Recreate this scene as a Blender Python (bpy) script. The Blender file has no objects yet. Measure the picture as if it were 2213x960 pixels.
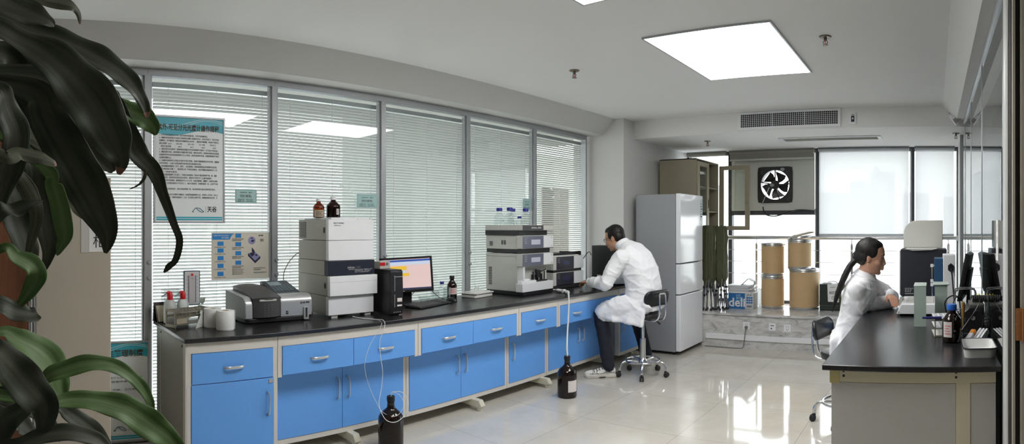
import bpy, bmesh, math, random
from mathutils import Vector, Matrix, Euler
random.seed(7)
SC = bpy.context.scene
COL = SC.collection
PI = math.pi
HC = 1.45            # eye height

# ------------------------------------------------------------------ helpers
def L(r, g, b):
    def c(u):
        u /= 255.0
        return u / 12.92 if u <= 0.04045 else ((u + 0.055) / 1.055) ** 2.4
    return (c(r), c(g), c(b), 1.0)

# parts of which every separate piece is an object of its own
EACH = {'foot', 'rubber_foot', 'latch', 'finger_recess', 'glass_tube', 'screw', 'syringe', 'knob_mark', 'capillary', 'front_port', 'lens', 'eye', 'eyebrow', 'earring',
        'laces', 'trim_line', 'front_dot', 'foot_rail', 'header_line', 'footer_band', 'seam', 'sticker', 'cooling_rib', 'side_clip', 'lip', 'rivet', 'print_line', 'rest'}
class M:
    """collects shapes and links them as ONE mesh object"""
    def __init__(s):
        s.v = []; s.f = []; s.mi = []; s.cur = 0; s.T = Matrix.Identity(4)
    def mat(s, i): s.cur = i; return s
    def xf(s, T=None): s.T = T if T is not None else Matrix.Identity(4); return s
    def add(s, vs, fs):
        o = len(s.v)
        s.v += [tuple(s.T @ Vector(p)) for p in vs]
        flip = s.T.determinant() < 0
        for f in fs:
            s.f.append([i + o for i in (reversed(f) if flip else f)]); s.mi.append(s.cur)
        return s
    def box(s, x0, x1, y0, y1, z0, z1):
        vs = [(x, y, z) for x in (x0, x1) for y in (y0, y1) for z in (z0, z1)]
        return s.add(vs, [(0,1,3,2),(4,6,7,5),(0,4,5,1),(2,3,7,6),(0,2,6,4),(1,5,7,3)])
    def obox(s, c, size, rz=0, rx=0, ry=0):
        T0 = s.T
        s.T = T0 @ Matrix.Translation(c) @ Euler((rx, ry, rz)).to_matrix().to_4x4()
        a, b, d = [u / 2 for u in size]
        s.box(-a, a, -b, b, -d, d); s.T = T0
        return s
    def prism(s, poly, axis, a0, a1):
        """poly: 2D outline in the other two axes (cyclic order), extruded along axis from a0 to a1"""
        def P(p, a):
            if axis == 'x': return (a, p[0], p[1])
            if axis == 'y': return (p[0], a, p[1])
            return (p[0], p[1], a)
        n = len(poly)
        area = sum(poly[i][0]*poly[(i+1)%n][1]-poly[(i+1)%n][0]*poly[i][1] for i in range(n))
        if (area < 0) != (axis == 'y'): poly = list(reversed(poly))
        if a1 < a0: a0, a1 = a1, a0
        vs = [P(p, a0) for p in poly] + [P(p, a1) for p in poly]
        fs = [tuple(range(n-1, -1, -1)), tuple(range(n, 2*n))]
        fs += [(i, (i+1) % n, n+(i+1) % n, n+i) for i in range(n)]
        return s.add(vs, fs)
    def ring(s, outer, inner, axis, a0, a1):
        """frame: outline outer with a hole inner (same vertex count), extruded"""
        def P(p, a):
            if axis == 'x': return (a, p[0], p[1])
            if axis == 'y': return (p[0], a, p[1])
            return (p[0], p[1], a)
        n = len(outer)
        vs = [P(p, a0) for p in outer]+[P(p, a0) for p in inner]+[P(p, a1) for p in outer]+[P(p, a1) for p in inner]
        fs = []
        for i in range(n):
            j = (i+1) % n
            fs += [(i, j, n+j, n+i), (2*n+i, 3*n+i, 3*n+j, 2*n+j), (i, 2*n+i, 2*n+j, j), (n+i, n+j, 3*n+j, 3*n+i)]
        return s.add(vs, fs)
    def tube(s, pts, r, n=8, caps=True, closed=False, flat=1.0):
        pts = [Vector(p) for p in pts]; k = len(pts)
        rs = r if isinstance(r, (list, tuple)) else [r]*k
        vs = []; up = None
        for i in range(k):
            if closed: t = pts[(i+1) % k]-pts[i-1]
            else: t = pts[min(i+1, k-1)]-pts[max(i-1, 0)]
            if t.length < 1e-9: t = Vector((0, 0, 1))
            t.normalize()
            if up is None:
                up = Vector((0, 0, 1)) if abs(t.z) < .9 else Vector((1, 0, 0))
            up = (up - t*up.dot(t))
            if up.length < 1e-6: up = t.orthogonal()
            up.normalize(); sd = t.cross(up)
            for j in range(n):
                a = 2*PI*j/n
                vs.append(tuple(pts[i]+(up*math.sin(a)*flat+sd*math.cos(a))*rs[i]))
        fs = []
        for i in range(k if closed else k-1):
            i2 = (i+1) % k
            for j in range(n):
                fs.append((i*n+j, i*n+(j+1) % n, i2*n+(j+1) % n, i2*n+j))
        if caps and not closed:
            fs.append(tuple(range(n-1, -1, -1))); fs.append(tuple((k-1)*n+j for j in range(n)))
        return s.add(vs, fs)
    def lathe(s, prof, c=(0, 0, 0), n=24, T=None):
        """prof: (radius, height) from bottom to top; radius 0 closes it"""
        T0 = s.T
        s.T = T0 @ Matrix.Translation(c) @ (T if T is not None else Matrix.Identity(4))
        vs = []; fs = []; rows = []
        for r, z in prof:
            if r <= 1e-6: rows.append([len(vs)]); vs.append((0, 0, z))
            else:
                rows.append(list(range(len(vs), len(vs)+n)))
                vs += [(r*math.cos(2*PI*j/n), r*math.sin(2*PI*j/n), z) for j in range(n)]
        for a, b in zip(rows, rows[1:]):
            for j in range(n):
                j2 = (j+1) % n
                if len(a) == 1 and len(b) == 1: continue
                if len(a) == 1: fs.append((a[0], b[j2], b[j]))
                elif len(b) == 1: fs.append((a[j], a[j2], b[0]))
                else: fs.append((a[j], a[j2], b[j2], b[j]))
        s.add(vs, fs); s.T = T0
        return s
    def cyl(s, p0, p1, r, n=16): return s.tube([p0, p1], r, n)
    def ball(s, c, rad, n=16, m=10, T=None):
        rx, ry, rz = rad if isinstance(rad, (tuple, list)) else (rad,)*3
        T0 = s.T
        s.T = T0 @ Matrix.Translation(c) @ (T if T is not None else Matrix.Identity(4)) @ Matrix.Diagonal((rx, ry, rz, 1))
        s.lathe([(math.sin(PI*i/m) if 0 < i < m else 0, -math.cos(PI*i/m)) for i in range(m+1)], n=n)
        s.T = T0
        return s
    def pieces(s):
        p = list(range(len(s.v)))
        def root(i):
            while p[i] != i: p[i] = p[p[i]]; i = p[i]
            return i
        for f in s.f:
            for i in f[1:]: p[root(i)] = root(f[0])
        out = {}
        for f, mi in zip(s.f, s.mi): out.setdefault(root(f[0]), []).append((f, mi))
        for fs in out.values():
            ids = sorted({i for f, _ in fs for i in f}); k = {i: n for n, i in enumerate(ids)}
            m = M(); m.v = [s.v[i] for i in ids]; m.f = [[k[i] for i in f] for f, _ in fs]; m.mi = [mi for _, mi in fs]
            yield m
    def build(s, name, mats, parent=None, bevel=0, ang=40, seg=2, smooth=True):
        if name in EACH:
            o = None
            for m in s.pieces(): o = m.build1(name, mats, parent, bevel, ang, seg, smooth)
            return o
        return s.build1(name, mats, parent, bevel, ang, seg, smooth)
    def build1(s, name, mats, parent=None, bevel=0, ang=40, seg=2, smooth=True):
        me = bpy.data.meshes.new(name)
        me.from_pydata(s.v, [], s.f)
        if not isinstance(mats, (list, tuple)): mats = [mats]
        for m in mats: me.materials.append(m)
        me.polygons.foreach_set('material_index', s.mi)
        if smooth:
            me.polygons.foreach_set('use_smooth', [True]*len(s.f))
            me.set_sharp_from_angle(angle=math.radians(ang))
        me.update()
        o = bpy.data.objects.new(name, me); COL.objects.link(o)
        if parent is not None: o.parent = parent
        if bevel:
            b = o.modifiers.new('bevel', 'BEVEL'); b.width = bevel; b.segments = seg
            b.limit_method = 'ANGLE'; b.angle_limit = math.radians(40); b.harden_normals = False
        return o

def tag(o, label=None, cat=None, group=None, kind=None):
    if label: o['label'] = label
    if cat: o['category'] = cat
    if group: o['group'] = group
    if kind: o['kind'] = kind
    return o
def thing(name, label, cat, loc=(0, 0, 0), rz=0, group=None):
    o = bpy.data.objects.new(name, None); COL.objects.link(o)
    o.empty_display_size = .05
    o.location = loc; o.rotation_euler = (0, 0, rz)
    return tag(o, label, cat, group)
def struct(name, m, mats, parent=None, **k):
    o = m.build(name, mats, parent, **k)
    if parent is None: o['kind'] = 'structure'
    return o
def sroot(name, loc=(0, 0, 0)):
    o = bpy.data.objects.new(name, None); COL.objects.link(o); o.location = loc; o['kind'] = 'structure'
    return o
def dup(root, loc, rz=None, label=None, group=None):
    r = root.copy(); COL.objects.link(r); r.location = loc
    if rz is not None: r.rotation_euler = (0, 0, rz)
    if label: r['label'] = label
    if group: r['group'] = group
    for ch in list(root.children):
        c = ch.copy(); COL.objects.link(c); c.parent = r
        for g in ch.children:
            d = g.copy(); COL.objects.link(d); d.parent = c
    return r
def spline(pts, n=6):
    P = [Vector(p) for p in pts]; out = []
    for i in range(len(P)-1):
        a, b, c, d = P[max(i-1, 0)], P[i], P[i+1], P[min(i+2, len(P)-1)]
        for k in range(n):
            t = k/n
            out.append(.5*((2*b)+(c-a)*t+(2*a-5*b+4*c-d)*t*t+(3*b-a-3*c+d)*t**3))
    out.append(P[-1]); return out
def rrect(w, h, r, n=4, cx=0, cy=0):
    out = []
    for sx, sy, a0 in ((1, 1, 0), (-1, 1, 90), (-1, -1, 180), (1, -1, 270)):
        for k in range(n+1):
            a = math.radians(a0+90*k/n)
            out.append((cx+sx*(w/2-r)+r*math.cos(a), cy+sy*(h/2-r)+r*math.sin(a)))
    return out
def FX(x, y, z):     # a plane facing +X: text runs along +Y
    return Matrix(((0, 0, 1, x), (1, 0, 0, y), (0, 1, 0, z), (0, 0, 0, 1)))
def FY(x, y, z):     # a plane facing -Y: text runs along +X
    return Matrix(((1, 0, 0, x), (0, 0, -1, y), (0, 1, 0, z), (0, 0, 0, 1)))
def text(s, size, m, parent, T, name='lettering', align='LEFT', ext=.0004, sp=1.0, shear=0, width=None, bold=0):
    cu = bpy.data.curves.new('t', 'FONT'); cu.body = s; cu.size = size; cu.align_x = align
    cu.extrude = ext; cu.resolution_u = 2; cu.space_line = sp; cu.shear = shear; cu.offset = bold
    ob = bpy.data.objects.new('t', cu); COL.objects.link(ob)
    dg = bpy.context.evaluated_depsgraph_get(); dg.update()
    me = bpy.data.meshes.new_from_object(ob.evaluated_get(dg))
    bpy.data.objects.remove(ob); bpy.data.curves.remove(cu)
    if width and len(me.vertices):
        xs = [v.co.x for v in me.vertices]; k = width/(max(xs)-min(xs))
        me.transform(Matrix.Diagonal((k, 1, 1, 1)))
    me.transform(T)
    me.materials.clear(); me.materials.append(m)
    o = bpy.data.objects.new(name, me); COL.objects.link(o); o.parent = parent
    return o

# ---------------------------------------------------------------- materials
MATS = {}
def mat(name, col, rough=.5, metal=0, spec=.5, bump=None, noise=None, emit=None, coat=0, trans=0, sheen=0):
    m = bpy.data.materials.new(name); m.use_nodes = True
    nt = m.node_tree; b = nt.nodes['Principled BSDF']
    b.inputs['Base Color'].default_value = col
    b.inputs['Roughness'].default_value = rough
    b.inputs['Metallic'].default_value = metal
    b.inputs['Specular IOR Level'].default_value = spec
    b.inputs['Coat Weight'].default_value = coat
    b.inputs['Transmission Weight'].default_value = trans
    b.inputs['Sheen Weight'].default_value = sheen
    if emit:
        b.inputs['Emission Color'].default_value = emit[0]; b.inputs['Emission Strength'].default_value = emit[1]
    tc = nt.nodes.new('ShaderNodeTexCoord')
    if noise:    # (scale, amount[, stretch])
        n = nt.nodes.new('ShaderNodeTexNoise'); n.inputs['Scale'].default_value = noise[0]; n.inputs['Detail'].default_value = 5
        src = tc.outputs['Object']
        if len(noise) > 2:
            mp = nt.nodes.new('ShaderNodeMapping'); mp.inputs['Scale'].default_value = noise[2]
            nt.links.new(src, mp.inputs['Vector']); src = mp.outputs['Vector']
        nt.links.new(src, n.inputs['Vector'])
        mx = nt.nodes.new('ShaderNodeMix'); mx.data_type = 'RGBA'
        a = noise[1]
        mx.inputs[6].default_value = tuple(max(0, c*(1-a)) for c in col[:3])+(1,)
        mx.inputs[7].default_value = tuple(min(1, c*(1+a)) for c in col[:3])+(1,)
        nt.links.new(n.outputs['Fac'], mx.inputs[0]); nt.links.new(mx.outputs[2], b.inputs['Base Color'])
    if bump:     # (scale, strength[, distance])
        n2 = nt.nodes.new('ShaderNodeTexNoise'); n2.inputs['Scale'].default_value = bump[0]; n2.inputs['Detail'].default_value = 4
        nt.links.new(tc.outputs['Object'], n2.inputs['Vector'])
        bp = nt.nodes.new('ShaderNodeBump'); bp.inputs['Strength'].default_value = bump[1]
        bp.inputs['Distance'].default_value = bump[2] if len(bump) > 2 else .002
        nt.links.new(n2.outputs['Fac'], bp.inputs['Height']); nt.links.new(bp.outputs['Normal'], b.inputs['Normal'])
    MATS[name] = m
    return m
def glassy(name, tint=(1, 1, 1, 1), ior=1.45, rough=0.0, body=None, bodymix=0):
    m = bpy.data.materials.new(name); m.use_nodes = True; nt = m.node_tree; nt.nodes.clear()
    out = nt.nodes.new('ShaderNodeOutputMaterial'); tr = nt.nodes.new('ShaderNodeBsdfTransparent')
    gl = nt.nodes.new('ShaderNodeBsdfGlossy'); fr = nt.nodes.new('ShaderNodeFresnel'); mx = nt.nodes.new('ShaderNodeMixShader')
    tr.inputs['Color'].default_value = tint; gl.inputs['Roughness'].default_value = rough; ge = nt.nodes.new('ShaderNodeNewGeometry'); ma = nt.nodes.new('ShaderNodeMath'); ma.operation = 'MULTIPLY_ADD'
    ma.inputs[1].default_value = 1/ior-ior; ma.inputs[2].default_value = ior
    nt.links.new(ge.outputs['Backfacing'], ma.inputs[0]); nt.links.new(ma.outputs[0], fr.inputs['IOR'])
    gl.inputs['Color'].default_value = (1, 1, 1, 1)
    src = tr.outputs[0]
    if body:
        df = nt.nodes.new('ShaderNodeBsdfDiffuse'); df.inputs['Color'].default_value = body
        m2 = nt.nodes.new('ShaderNodeMixShader'); m2.inputs[0].default_value = bodymix
        nt.links.new(src, m2.inputs[1]); nt.links.new(df.outputs[0], m2.inputs[2]); src = m2.outputs[0]
    nt.links.new(fr.outputs[0], mx.inputs[0]); nt.links.new(src, mx.inputs[1]); nt.links.new(gl.outputs[0], mx.inputs[2])
    nt.links.new(mx.outputs[0], out.inputs[0]); MATS[name] = m
    return m
def thin(name, col, transl=.4, transp=0.0):
    """thin sheet: diffuse + translucent (+ see-through weave)"""
    m = bpy.data.materials.new(name); m.use_nodes = True; nt = m.node_tree; nt.nodes.clear()
    out = nt.nodes.new('ShaderNodeOutputMaterial'); d = nt.nodes.new('ShaderNodeBsdfDiffuse'); t = nt.nodes.new('ShaderNodeBsdfTranslucent')
    mx = nt.nodes.new('ShaderNodeMixShader'); mx.inputs[0].default_value = transl
    d.inputs[0].default_value = col; t.inputs[0].default_value = col
    nt.links.new(d.outputs[0], mx.inputs[1]); nt.links.new(t.outputs[0], mx.inputs[2]); src = mx.outputs[0]
    if transp:
        tr = nt.nodes.new('ShaderNodeBsdfTransparent'); m2 = nt.nodes.new('ShaderNodeMixShader'); m2.inputs[0].default_value = transp
        nt.links.new(src, m2.inputs[1]); nt.links.new(tr.outputs[0], m2.inputs[2]); src = m2.outputs[0]
    nt.links.new(src, out.inputs[0]); MATS[name] = m
    return m
def emis(name, col, s):
    m = bpy.data.materials.new(name); m.use_nodes = True; nt = m.node_tree; nt.nodes.clear()
    out = nt.nodes.new('ShaderNodeOutputMaterial'); e = nt.nodes.new('ShaderNodeEmission')
    e.inputs[0].default_value = col; e.inputs[1].default_value = s
    nt.links.new(e.outputs[0], out.inputs[0]); MATS[name] = m
    return m

WALL = mat('wall_paint', (.70, .695, .68, 1), .85, noise=(3, .03), bump=(90, .05))
CEIL = mat('ceiling_paint', (.84, .835, .825, 1), .9, noise=(2, .02))
BLACKTOP = mat('black_phenolic', (.014, .014, .016, 1), .25, spec=.55, noise=(30, .25), bump=(260, .08, .001))
BLUE = mat('blue_laminate', L(102, 167, 243), .42, noise=(40, .05), bump=(300, .04, .001))
BEIGE = mat('beige_steel', L(212, 207, 186), .45, noise=(8, .03))
EDGE = mat('edge_strip', L(214, 210, 203), .45, noise=(10, .03))
GREYP = mat('grey_panel', L(150, 149, 142), .55, noise=(25, .05))
CHROME = mat('chrome', (.78, .78, .79, 1), .12, 1)
STEEL = mat('brushed_steel', (.62, .62, .62, 1), .28, 1, noise=(60, .12, (1, 1, 12)))
ALU = mat('aluminium', L(178, 181, 184), .38, .55, noise=(12, .05))
HANDLE = mat('satin_handle', L(214, 217, 220), .3, .6)
DARKF = mat('dark_frame', L(58, 60, 66), .45, noise=(20, .1))
WHITEPL = mat('white_plastic', L(236, 237, 240), .4, noise=(15, .02))
GREYPL = mat('grey_plastic', L(196, 197, 193), .45, noise=(15, .03))
LGREY = mat('instrument_grey', L(206, 206, 200), .45, noise=(20, .03))
BLACKPL = mat('black_plastic', (.012, .012, .014, 1), .38, noise=(40, .3), bump=(350, .05, .001))
DARKPL = mat('dark_grey_plastic', L(72, 70, 72), .42, noise=(60, .08))
SLATEPL = mat('slate_panel', L(104, 107, 124), .35, noise=(20, .05))
NAVYPL = mat('navy_panel', L(38, 41, 56), .3, noise=(20, .1))
SILVER = mat('silver_paint', L(196, 197, 198), .32, .5, noise=(50, .03))
RUBBER = mat('black_rubber', (.016, .016, .017, 1), .6, bump=(120, .1))
VINYL = mat('black_vinyl', (.013, .013, .014, 1), .33, bump=(160, .25, .001))
PAPER = mat('white_paper', L(236, 236, 234), .8, noise=(12, .02), bump=(40, .2, .001))
INK = mat('ink', L(34, 34, 38), .6, noise=(30, .1))
BROWNINK = mat('brown_ink', L(84, 66, 44), .6, noise=(30, .1))
RED = mat('red_plastic', L(206, 22, 34), .35, noise=(30, .05))
BLUECAP = mat('blue_cap', L(34, 40, 150), .4, noise=(30, .08))
BLUECAP2 = mat('bright_blue_cap', L(22, 96, 190), .4, noise=(30, .08))
MILKY = mat('milky_plastic', L(226, 228, 224), .4, trans=.35, noise=(10, .02))
GLASS = glassy('clear_glass', (.97, .985, .98, 1), 1.45)
PANE = glassy('window_pane', (.93, .955, .945, 1), 1.5)
WARE = glassy('glassware', (.90, .925, .92, 1), 1.5)
AMBER = glassy('amber_glass', (.40, .13, .035, 1), 1.5, body=(.035, .012, .005, 1), bodymix=.25)
DAMBER = glassy('dark_amber_glass', (.16, .04, .02, 1), 1.5, body=(.012, .005, .004, 1), bodymix=.5)
LIQUID = mat('dark_liquid', (.028, .008, .007, 1), .2)
LABEL = mat('printed_label', L(226, 218, 214), .6, noise=(60, .06))
CARTON = mat('kraft_board', L(206, 174, 130), .65, noise=(6, .06, (1, 1, 3)), bump=(120, .08, .001))
ORANGE = mat('orange_plastic', L(226, 142, 40), .4, noise=(30, .06))
YELLOW = mat('yellow_plastic', L(228, 212, 60), .45, noise=(30, .08))
# ------------------------------------------------------------ setting: room
def floor_mat():
    m = bpy.data.materials.new('polished_tiles'); m.use_nodes = True; nt = m.node_tree; b = nt.nodes['Principled BSDF']
    tc = nt.nodes.new('ShaderNodeTexCoord'); mp = nt.nodes.new('ShaderNodeMapping'); br = nt.nodes.new('ShaderNodeTexBrick')
    mp.inputs['Rotation'].default_value = (0, 0, 0); mp.inputs['Location'].default_value = (.12, .30, 0)
    br.offset = 0; br.inputs['Scale'].default_value = 1; br.inputs['Mortar Size'].default_value = .0016
    br.inputs['Brick Width'].default_value = .8; br.inputs['Row Height'].default_value = .8; br.inputs['Mortar Smooth'].default_value = .1
    br.inputs['Color1'].default_value = (.64, .61, .545, 1); br.inputs['Color2'].default_value = (.61, .58, .52, 1); br.inputs['Mortar'].default_value = (.33, .31, .28, 1)
    n = nt.nodes.new('ShaderNodeTexNoise'); n.inputs['Scale'].default_value = 3.5; n.inputs['Detail'].default_value = 8; n.inputs['Roughness'].default_value = .7
    mx = nt.nodes.new('ShaderNodeMix'); mx.data_type = 'RGBA'; mx.blend_type = 'MULTIPLY'; mx.inputs[0].default_value = .35
    cr = nt.nodes.new('ShaderNodeValToRGB'); cr.color_ramp.elements[0].position = .35; cr.color_ramp.elements[0].color = (.72, .70, .66, 1); cr.color_ramp.elements[1].position = .6
    nt.links.new(tc.outputs['Object'], mp.inputs[0]); nt.links.new(mp.outputs[0], br.inputs['Vector']); nt.links.new(tc.outputs['Object'], n.inputs['Vector'])
    nt.links.new(n.outputs['Fac'], cr.inputs[0]); nt.links.new(br.outputs['Color'], mx.inputs[6]); nt.links.new(cr.outputs[0], mx.inputs[7])
    nt.links.new(mx.outputs[2], b.inputs['Base Color'])
    b.inputs['Roughness'].default_value = .06; b.inputs['Specular IOR Level'].default_value = .8
    return m
def marble_mat():
    m = bpy.data.materials.new('grey_marble'); m.use_nodes = True; nt = m.node_tree; b = nt.nodes['Principled BSDF']
    tc = nt.nodes.new('ShaderNodeTexCoord'); mp = nt.nodes.new('ShaderNodeMapping'); mp.inputs['Rotation'].default_value = (.4, .7, .5); mp.inputs['Scale'].default_value = (1, 1, 2.6)
    n = nt.nodes.new('ShaderNodeTexNoise'); n.inputs['Scale'].default_value = 5; n.inputs['Detail'].default_value = 9; n.inputs['Roughness'].default_value = .65; n.inputs['Distortion'].default_value = 1.2
    cr = nt.nodes.new('ShaderNodeValToRGB'); e = cr.color_ramp.elements
    e[0].position = .30; e[0].color = (.30, .29, .28, 1); e[1].position = .56; e[1].color = (.66, .655, .645, 1)
    k = e.new(.44); k.color = (.52, .515, .51, 1)
    nt.links.new(tc.outputs['Object'], mp.inputs[0]); nt.links.new(mp.outputs[0], n.inputs['Vector']); nt.links.new(n.outputs['Fac'], cr.inputs[0]); nt.links.new(cr.outputs[0], b.inputs['Base Color'])
    b.inputs['Roughness'].default_value = .14
    return m
FLOOR = floor_mat(); MARBLE = marble_mat()
SLAT = thin('blind_slat', (.60, .61, .60, 1), .16)
SCREEN = thin('roller_screen', (.82, .825, .83, 1), .40, .23)
ROLLED = mat('rolled_fabric', L(150, 148, 142), .8, noise=(40, .05))
ZC, XG, YW = 2.69, -3.90, 7.66
SOF = 2.48

struct('floor', M().box(-4.6, 1.6, -2.6, 8.2, -.12, 0), FLOOR)
# main ceiling with the two coves along the long walls and the dropped beam at the end
struct('ceiling', M().box(-3.51, .094, -2.6, 6.11, ZC, ZC+.12), CEIL)
m = M()
m.prism([(-3.51, ZC), (-3.51, ZC+.12), (-4.1, ZC+.12), (-4.1, 2.517), (-3.687, 2.517)], 'y', -2.6, 5.86)
struct('trim_1', m, WALL)
m = M()
m.prism([(.094, ZC), (.094, ZC+.12), (.6, ZC+.12), (.6, 2.544), (.235, 2.544)], 'y', -2.6, 6.11)
struct('trim_2', m, WALL)
m = M(); m.box(-3.5, .6, 6.11, 8.0, SOF, ZC+.12)
struct('trim_3', m, CEIL)
GREYW0 = mat('shade_slab_grey', L(150, 150, 146), .85, noise=(3, .08))
# left window wall: below/behind it and the column at its end
m = M(); m.box(-4.1, -3.40, 5.86, 8.0, 0, ZC+.1)
struct('wall_left', m, WALL)
m = M(); m.box(-4.2, 1.6, -2.72, -2.6, 0, ZC+.12)
struct('wall_rear', m, WALL)
m = M(); m.box(-4.0, -3.86, -2.6, -.08, 0, 2.53)
struct('trim_4', m, WALL)
struct('added_shade_slab', M().box(-4.85, -4.1, -2.6, 6.4, 2.53, 2.75), GREYW0)  # unseen slab added outside to keep sky light off the upper slats
# wall beyond the glass partition and the short white return by the window
m = M(); m.box(.315, .45, 6.68, 8.0, 0, SOF+.1)
struct('wall_right', m, WALL)
GREYW = mat('corridor_wall', L(128, 130, 128), .8, noise=(3, .1))
m = M(); m.box(1.45, 1.6, -2.6, 8.0, 0, 2.8); m.box(.45, 1.5, 7.9, 8.0, 0, 2.8); m.box(.45, 1.5, -2.6, 8, 2.69, 2.8)
struct('wall_corridor', m, GREYW)
# marble platform under the end windows
m = M(); m.box(-3.40, .315, 6.65, 8.0, 0, .385)
struct('trim_5', m, MARBLE)
m = M(); m.box(-3.40, .315, 6.625, 7.98, .385, .412)
struct('trim_6', m, MARBLE, bevel=.004)
m = M(); m.box(-2.7, .30, 6.632, 6.65, .094, .156)
struct('baseboard_back', m, WHITEPL, bevel=.002)

# left window wall, six bays with venetian blinds behind the panes
MY = [-.05, .94, 1.886, 2.87, 3.845, 4.83, 5.83]
for i in range(6):
    a, b = MY[i], MY[i+1]
    w = sroot('window_%d' % (i+1), (XG, a, 0))
    m = M()
    m.box(-.035, .035, -.022, .022, .04, 2.475)                     # near mullion
    if i == 5: m.box(-.035, .035, b-a-.055, b-a-.03, .04, 2.475)
    m.box(-.034, .034, 0, b-a-(.03 if i == 5 else 0), 2.467, 2.517); m.box(-.034, .034, 0, b-a-(.03 if i == 5 else 0), 0, .06)
    m.box(-.022, .016, .022, .034, .06, 2.467); m.box(-.022, .016, b-a-.036, b-a-.022, .06, 2.467)
    struct('window_frame', m, ALU, w, bevel=.002)
    m = M(); m.box(-.004, .004, .03, b-a-.03, .06, 2.467)
    struct('pane', m, PANE, w)
    m = M()
    for z in (1.206, 1.10):
        m.cyl((.035, .012, z), (.047, .012, z), .014, 14)
    struct('latch', m, ALU, w, bevel=.002)
    tilt = -[.78, .80, .90, 1.02, 1.0, .66][i]
    d = ['leftmost', 'behind the large blue-topped notice', 'behind the tall white instrument tower', 'behind the computer monitor',
         'behind the row of blue-capped bottles', 'nearest the wall column'][i]
    bl = thing('venetian_blind', 'grey slatted blind in the window bay ' + d if i else 'grey slatted blind in the bay nearest the plant and tall beige cabinet', 'blind',
               (XG-.075, a+.057, 0), 0, 'venetian blinds in the long window wall')
    W = b-a-.003
    M().box(-.016, .016, 0, W, 2.415, 2.450).build('headrail', ALU, bl, bevel=.002)
    m = M(); z = 2.395; p = .0235; hw = .0125
    while z > .10:
        ca, sa = math.cos(tilt), math.sin(tilt)
        vs = []
        for u, h in ((-1, 0), (0, .0022), (1, 0)):
            for y in (0.004, W-.004):
                vs.append((u*hw*ca-h*sa, y, z-u*hw*sa+h*ca))
        m.add(vs, [(0, 1, 3, 2), (2, 3, 5, 4)])
        z -= p
    m.build('slats', SLAT, bl)
    M().box(-.011, .011, 0, W, .078, .096).build('bottom_rail', ALU, bl)
    for k in (.12, .5, .88):
        M().cyl((.0135, W*k, .09), (.0135, W*k, 2.42), .0016, 5).build('ladder_cord', WHITEPL, bl)

# end windows: dark mullions, transom, clear panes
BX = [-3.40, -2.755, -1.535, -.278, .315]
for i in range(4):
    a, b = BX[i], BX[i+1]
    w = sroot('window_%d' % (i+7), (a, YW, 0))
    W = b-a
    m = M(); m.box(-.028, .028, 0, .09, .412, SOF); m.box(0, W, .01, .08, SOF-.05, SOF); m.box(0, W, .01, .08, .412, .45)
    if i == 1: m.box(0, W, .0, .08, 1.60, 1.68)
    if i == 3: m.box(W-.02, W, 0, .09, .412, SOF)
    struct('window_frame', m, DARKF, w, bevel=.003)
    m = M(); m.box(.02, W-.02, .045, .051, .45, 1.60 if i == 1 else SOF-.05)
    struct('pane', m, GLASS, w)
# glass partition on the right, its posts and rails
GX = .315
for i, (a, b) in enumerate(((2.66, 3.85), (3.85, 4.98), (4.98, 5.9), (5.9, 6.64))):
    w = sroot('window_%d' % (i+11), (GX, a, 0))
    m = M(); m.box(-.004, .016, -.004, .004, .03, 2.50); m.box(-.012, .03, 0, b-a, 2.50, 2.544); m.box(-.012, .03, 0, b-a, 0, .05)
    if i == 3: m.box(-.02, .04, b-a-.0, b-a+.045, 0, 2.52)
    struct('window_frame', m, ALU, w, bevel=.002)
    m = M(); m.box(0, .012, .006, b-a-.006, .05, 2.50)
    struct('pane', m, glassy('partition_glass_%d' % i, (.66, .70, .69, 1), 1.62) if i == 0 else MATS['partition_glass_0'], w)

# door frame on the far right, close to the camera
m = M()
POSTM = mat('white_post', L(214, 214, 212), .35, noise=(6, .03))
m.prism([(.322+.017*math.cos(t*PI/8), 2.580+.034*math.sin(t*PI/8)) for t in range(16)], 'z', 0, 2.54)
struct('trim_7', m, POSTM)
DKW = mat('dark_gap', (.012, .010, .010, 1), .6)
CREAM = mat('cream_frame', L(186, 180, 168), .5, noise=(20, .05))
m = M(); m.box(.325, .60, 2.475, 2.545, 0, 2.54)  # shade of the gap in the door frame, put into a near-black box
struct('trim_8', m, DKW)
m = M(); m.box(.3286, .3396, 2.445, 2.475, 0, 2.54); m.box(.362, .42, 2.43, 2.475, 0, 2.54)
struct('trim_9', m, CREAM)
dr = sroot('door_1', (.40, 2.38, 0))
m = M(); m.box(-.012, .03, -.80, .0, .01, 2.2)
struct('door_leaf', m, mat('door_cream', L(176, 170, 158), .5, noise=(15, .05)), dr, bevel=.003)
m = M(); m.box(-.060, .0, .042, .049, .975, 1.108); m.cyl((-.030, .036, .97), (-.030, .036, 1.112), .007, 12)
for z in (.990, 1.042, 1.092):
    m.cyl((-.050, .039, z), (-.050, .043, z), .005, 10); m.cyl((-.010, .039, z), (-.010, .043, z), .005, 10)
struct('hinge', m, mat('copper_hinge', L(168, 112, 66), .4, .5, noise=(40, .1)), dr, bevel=.001)

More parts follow.
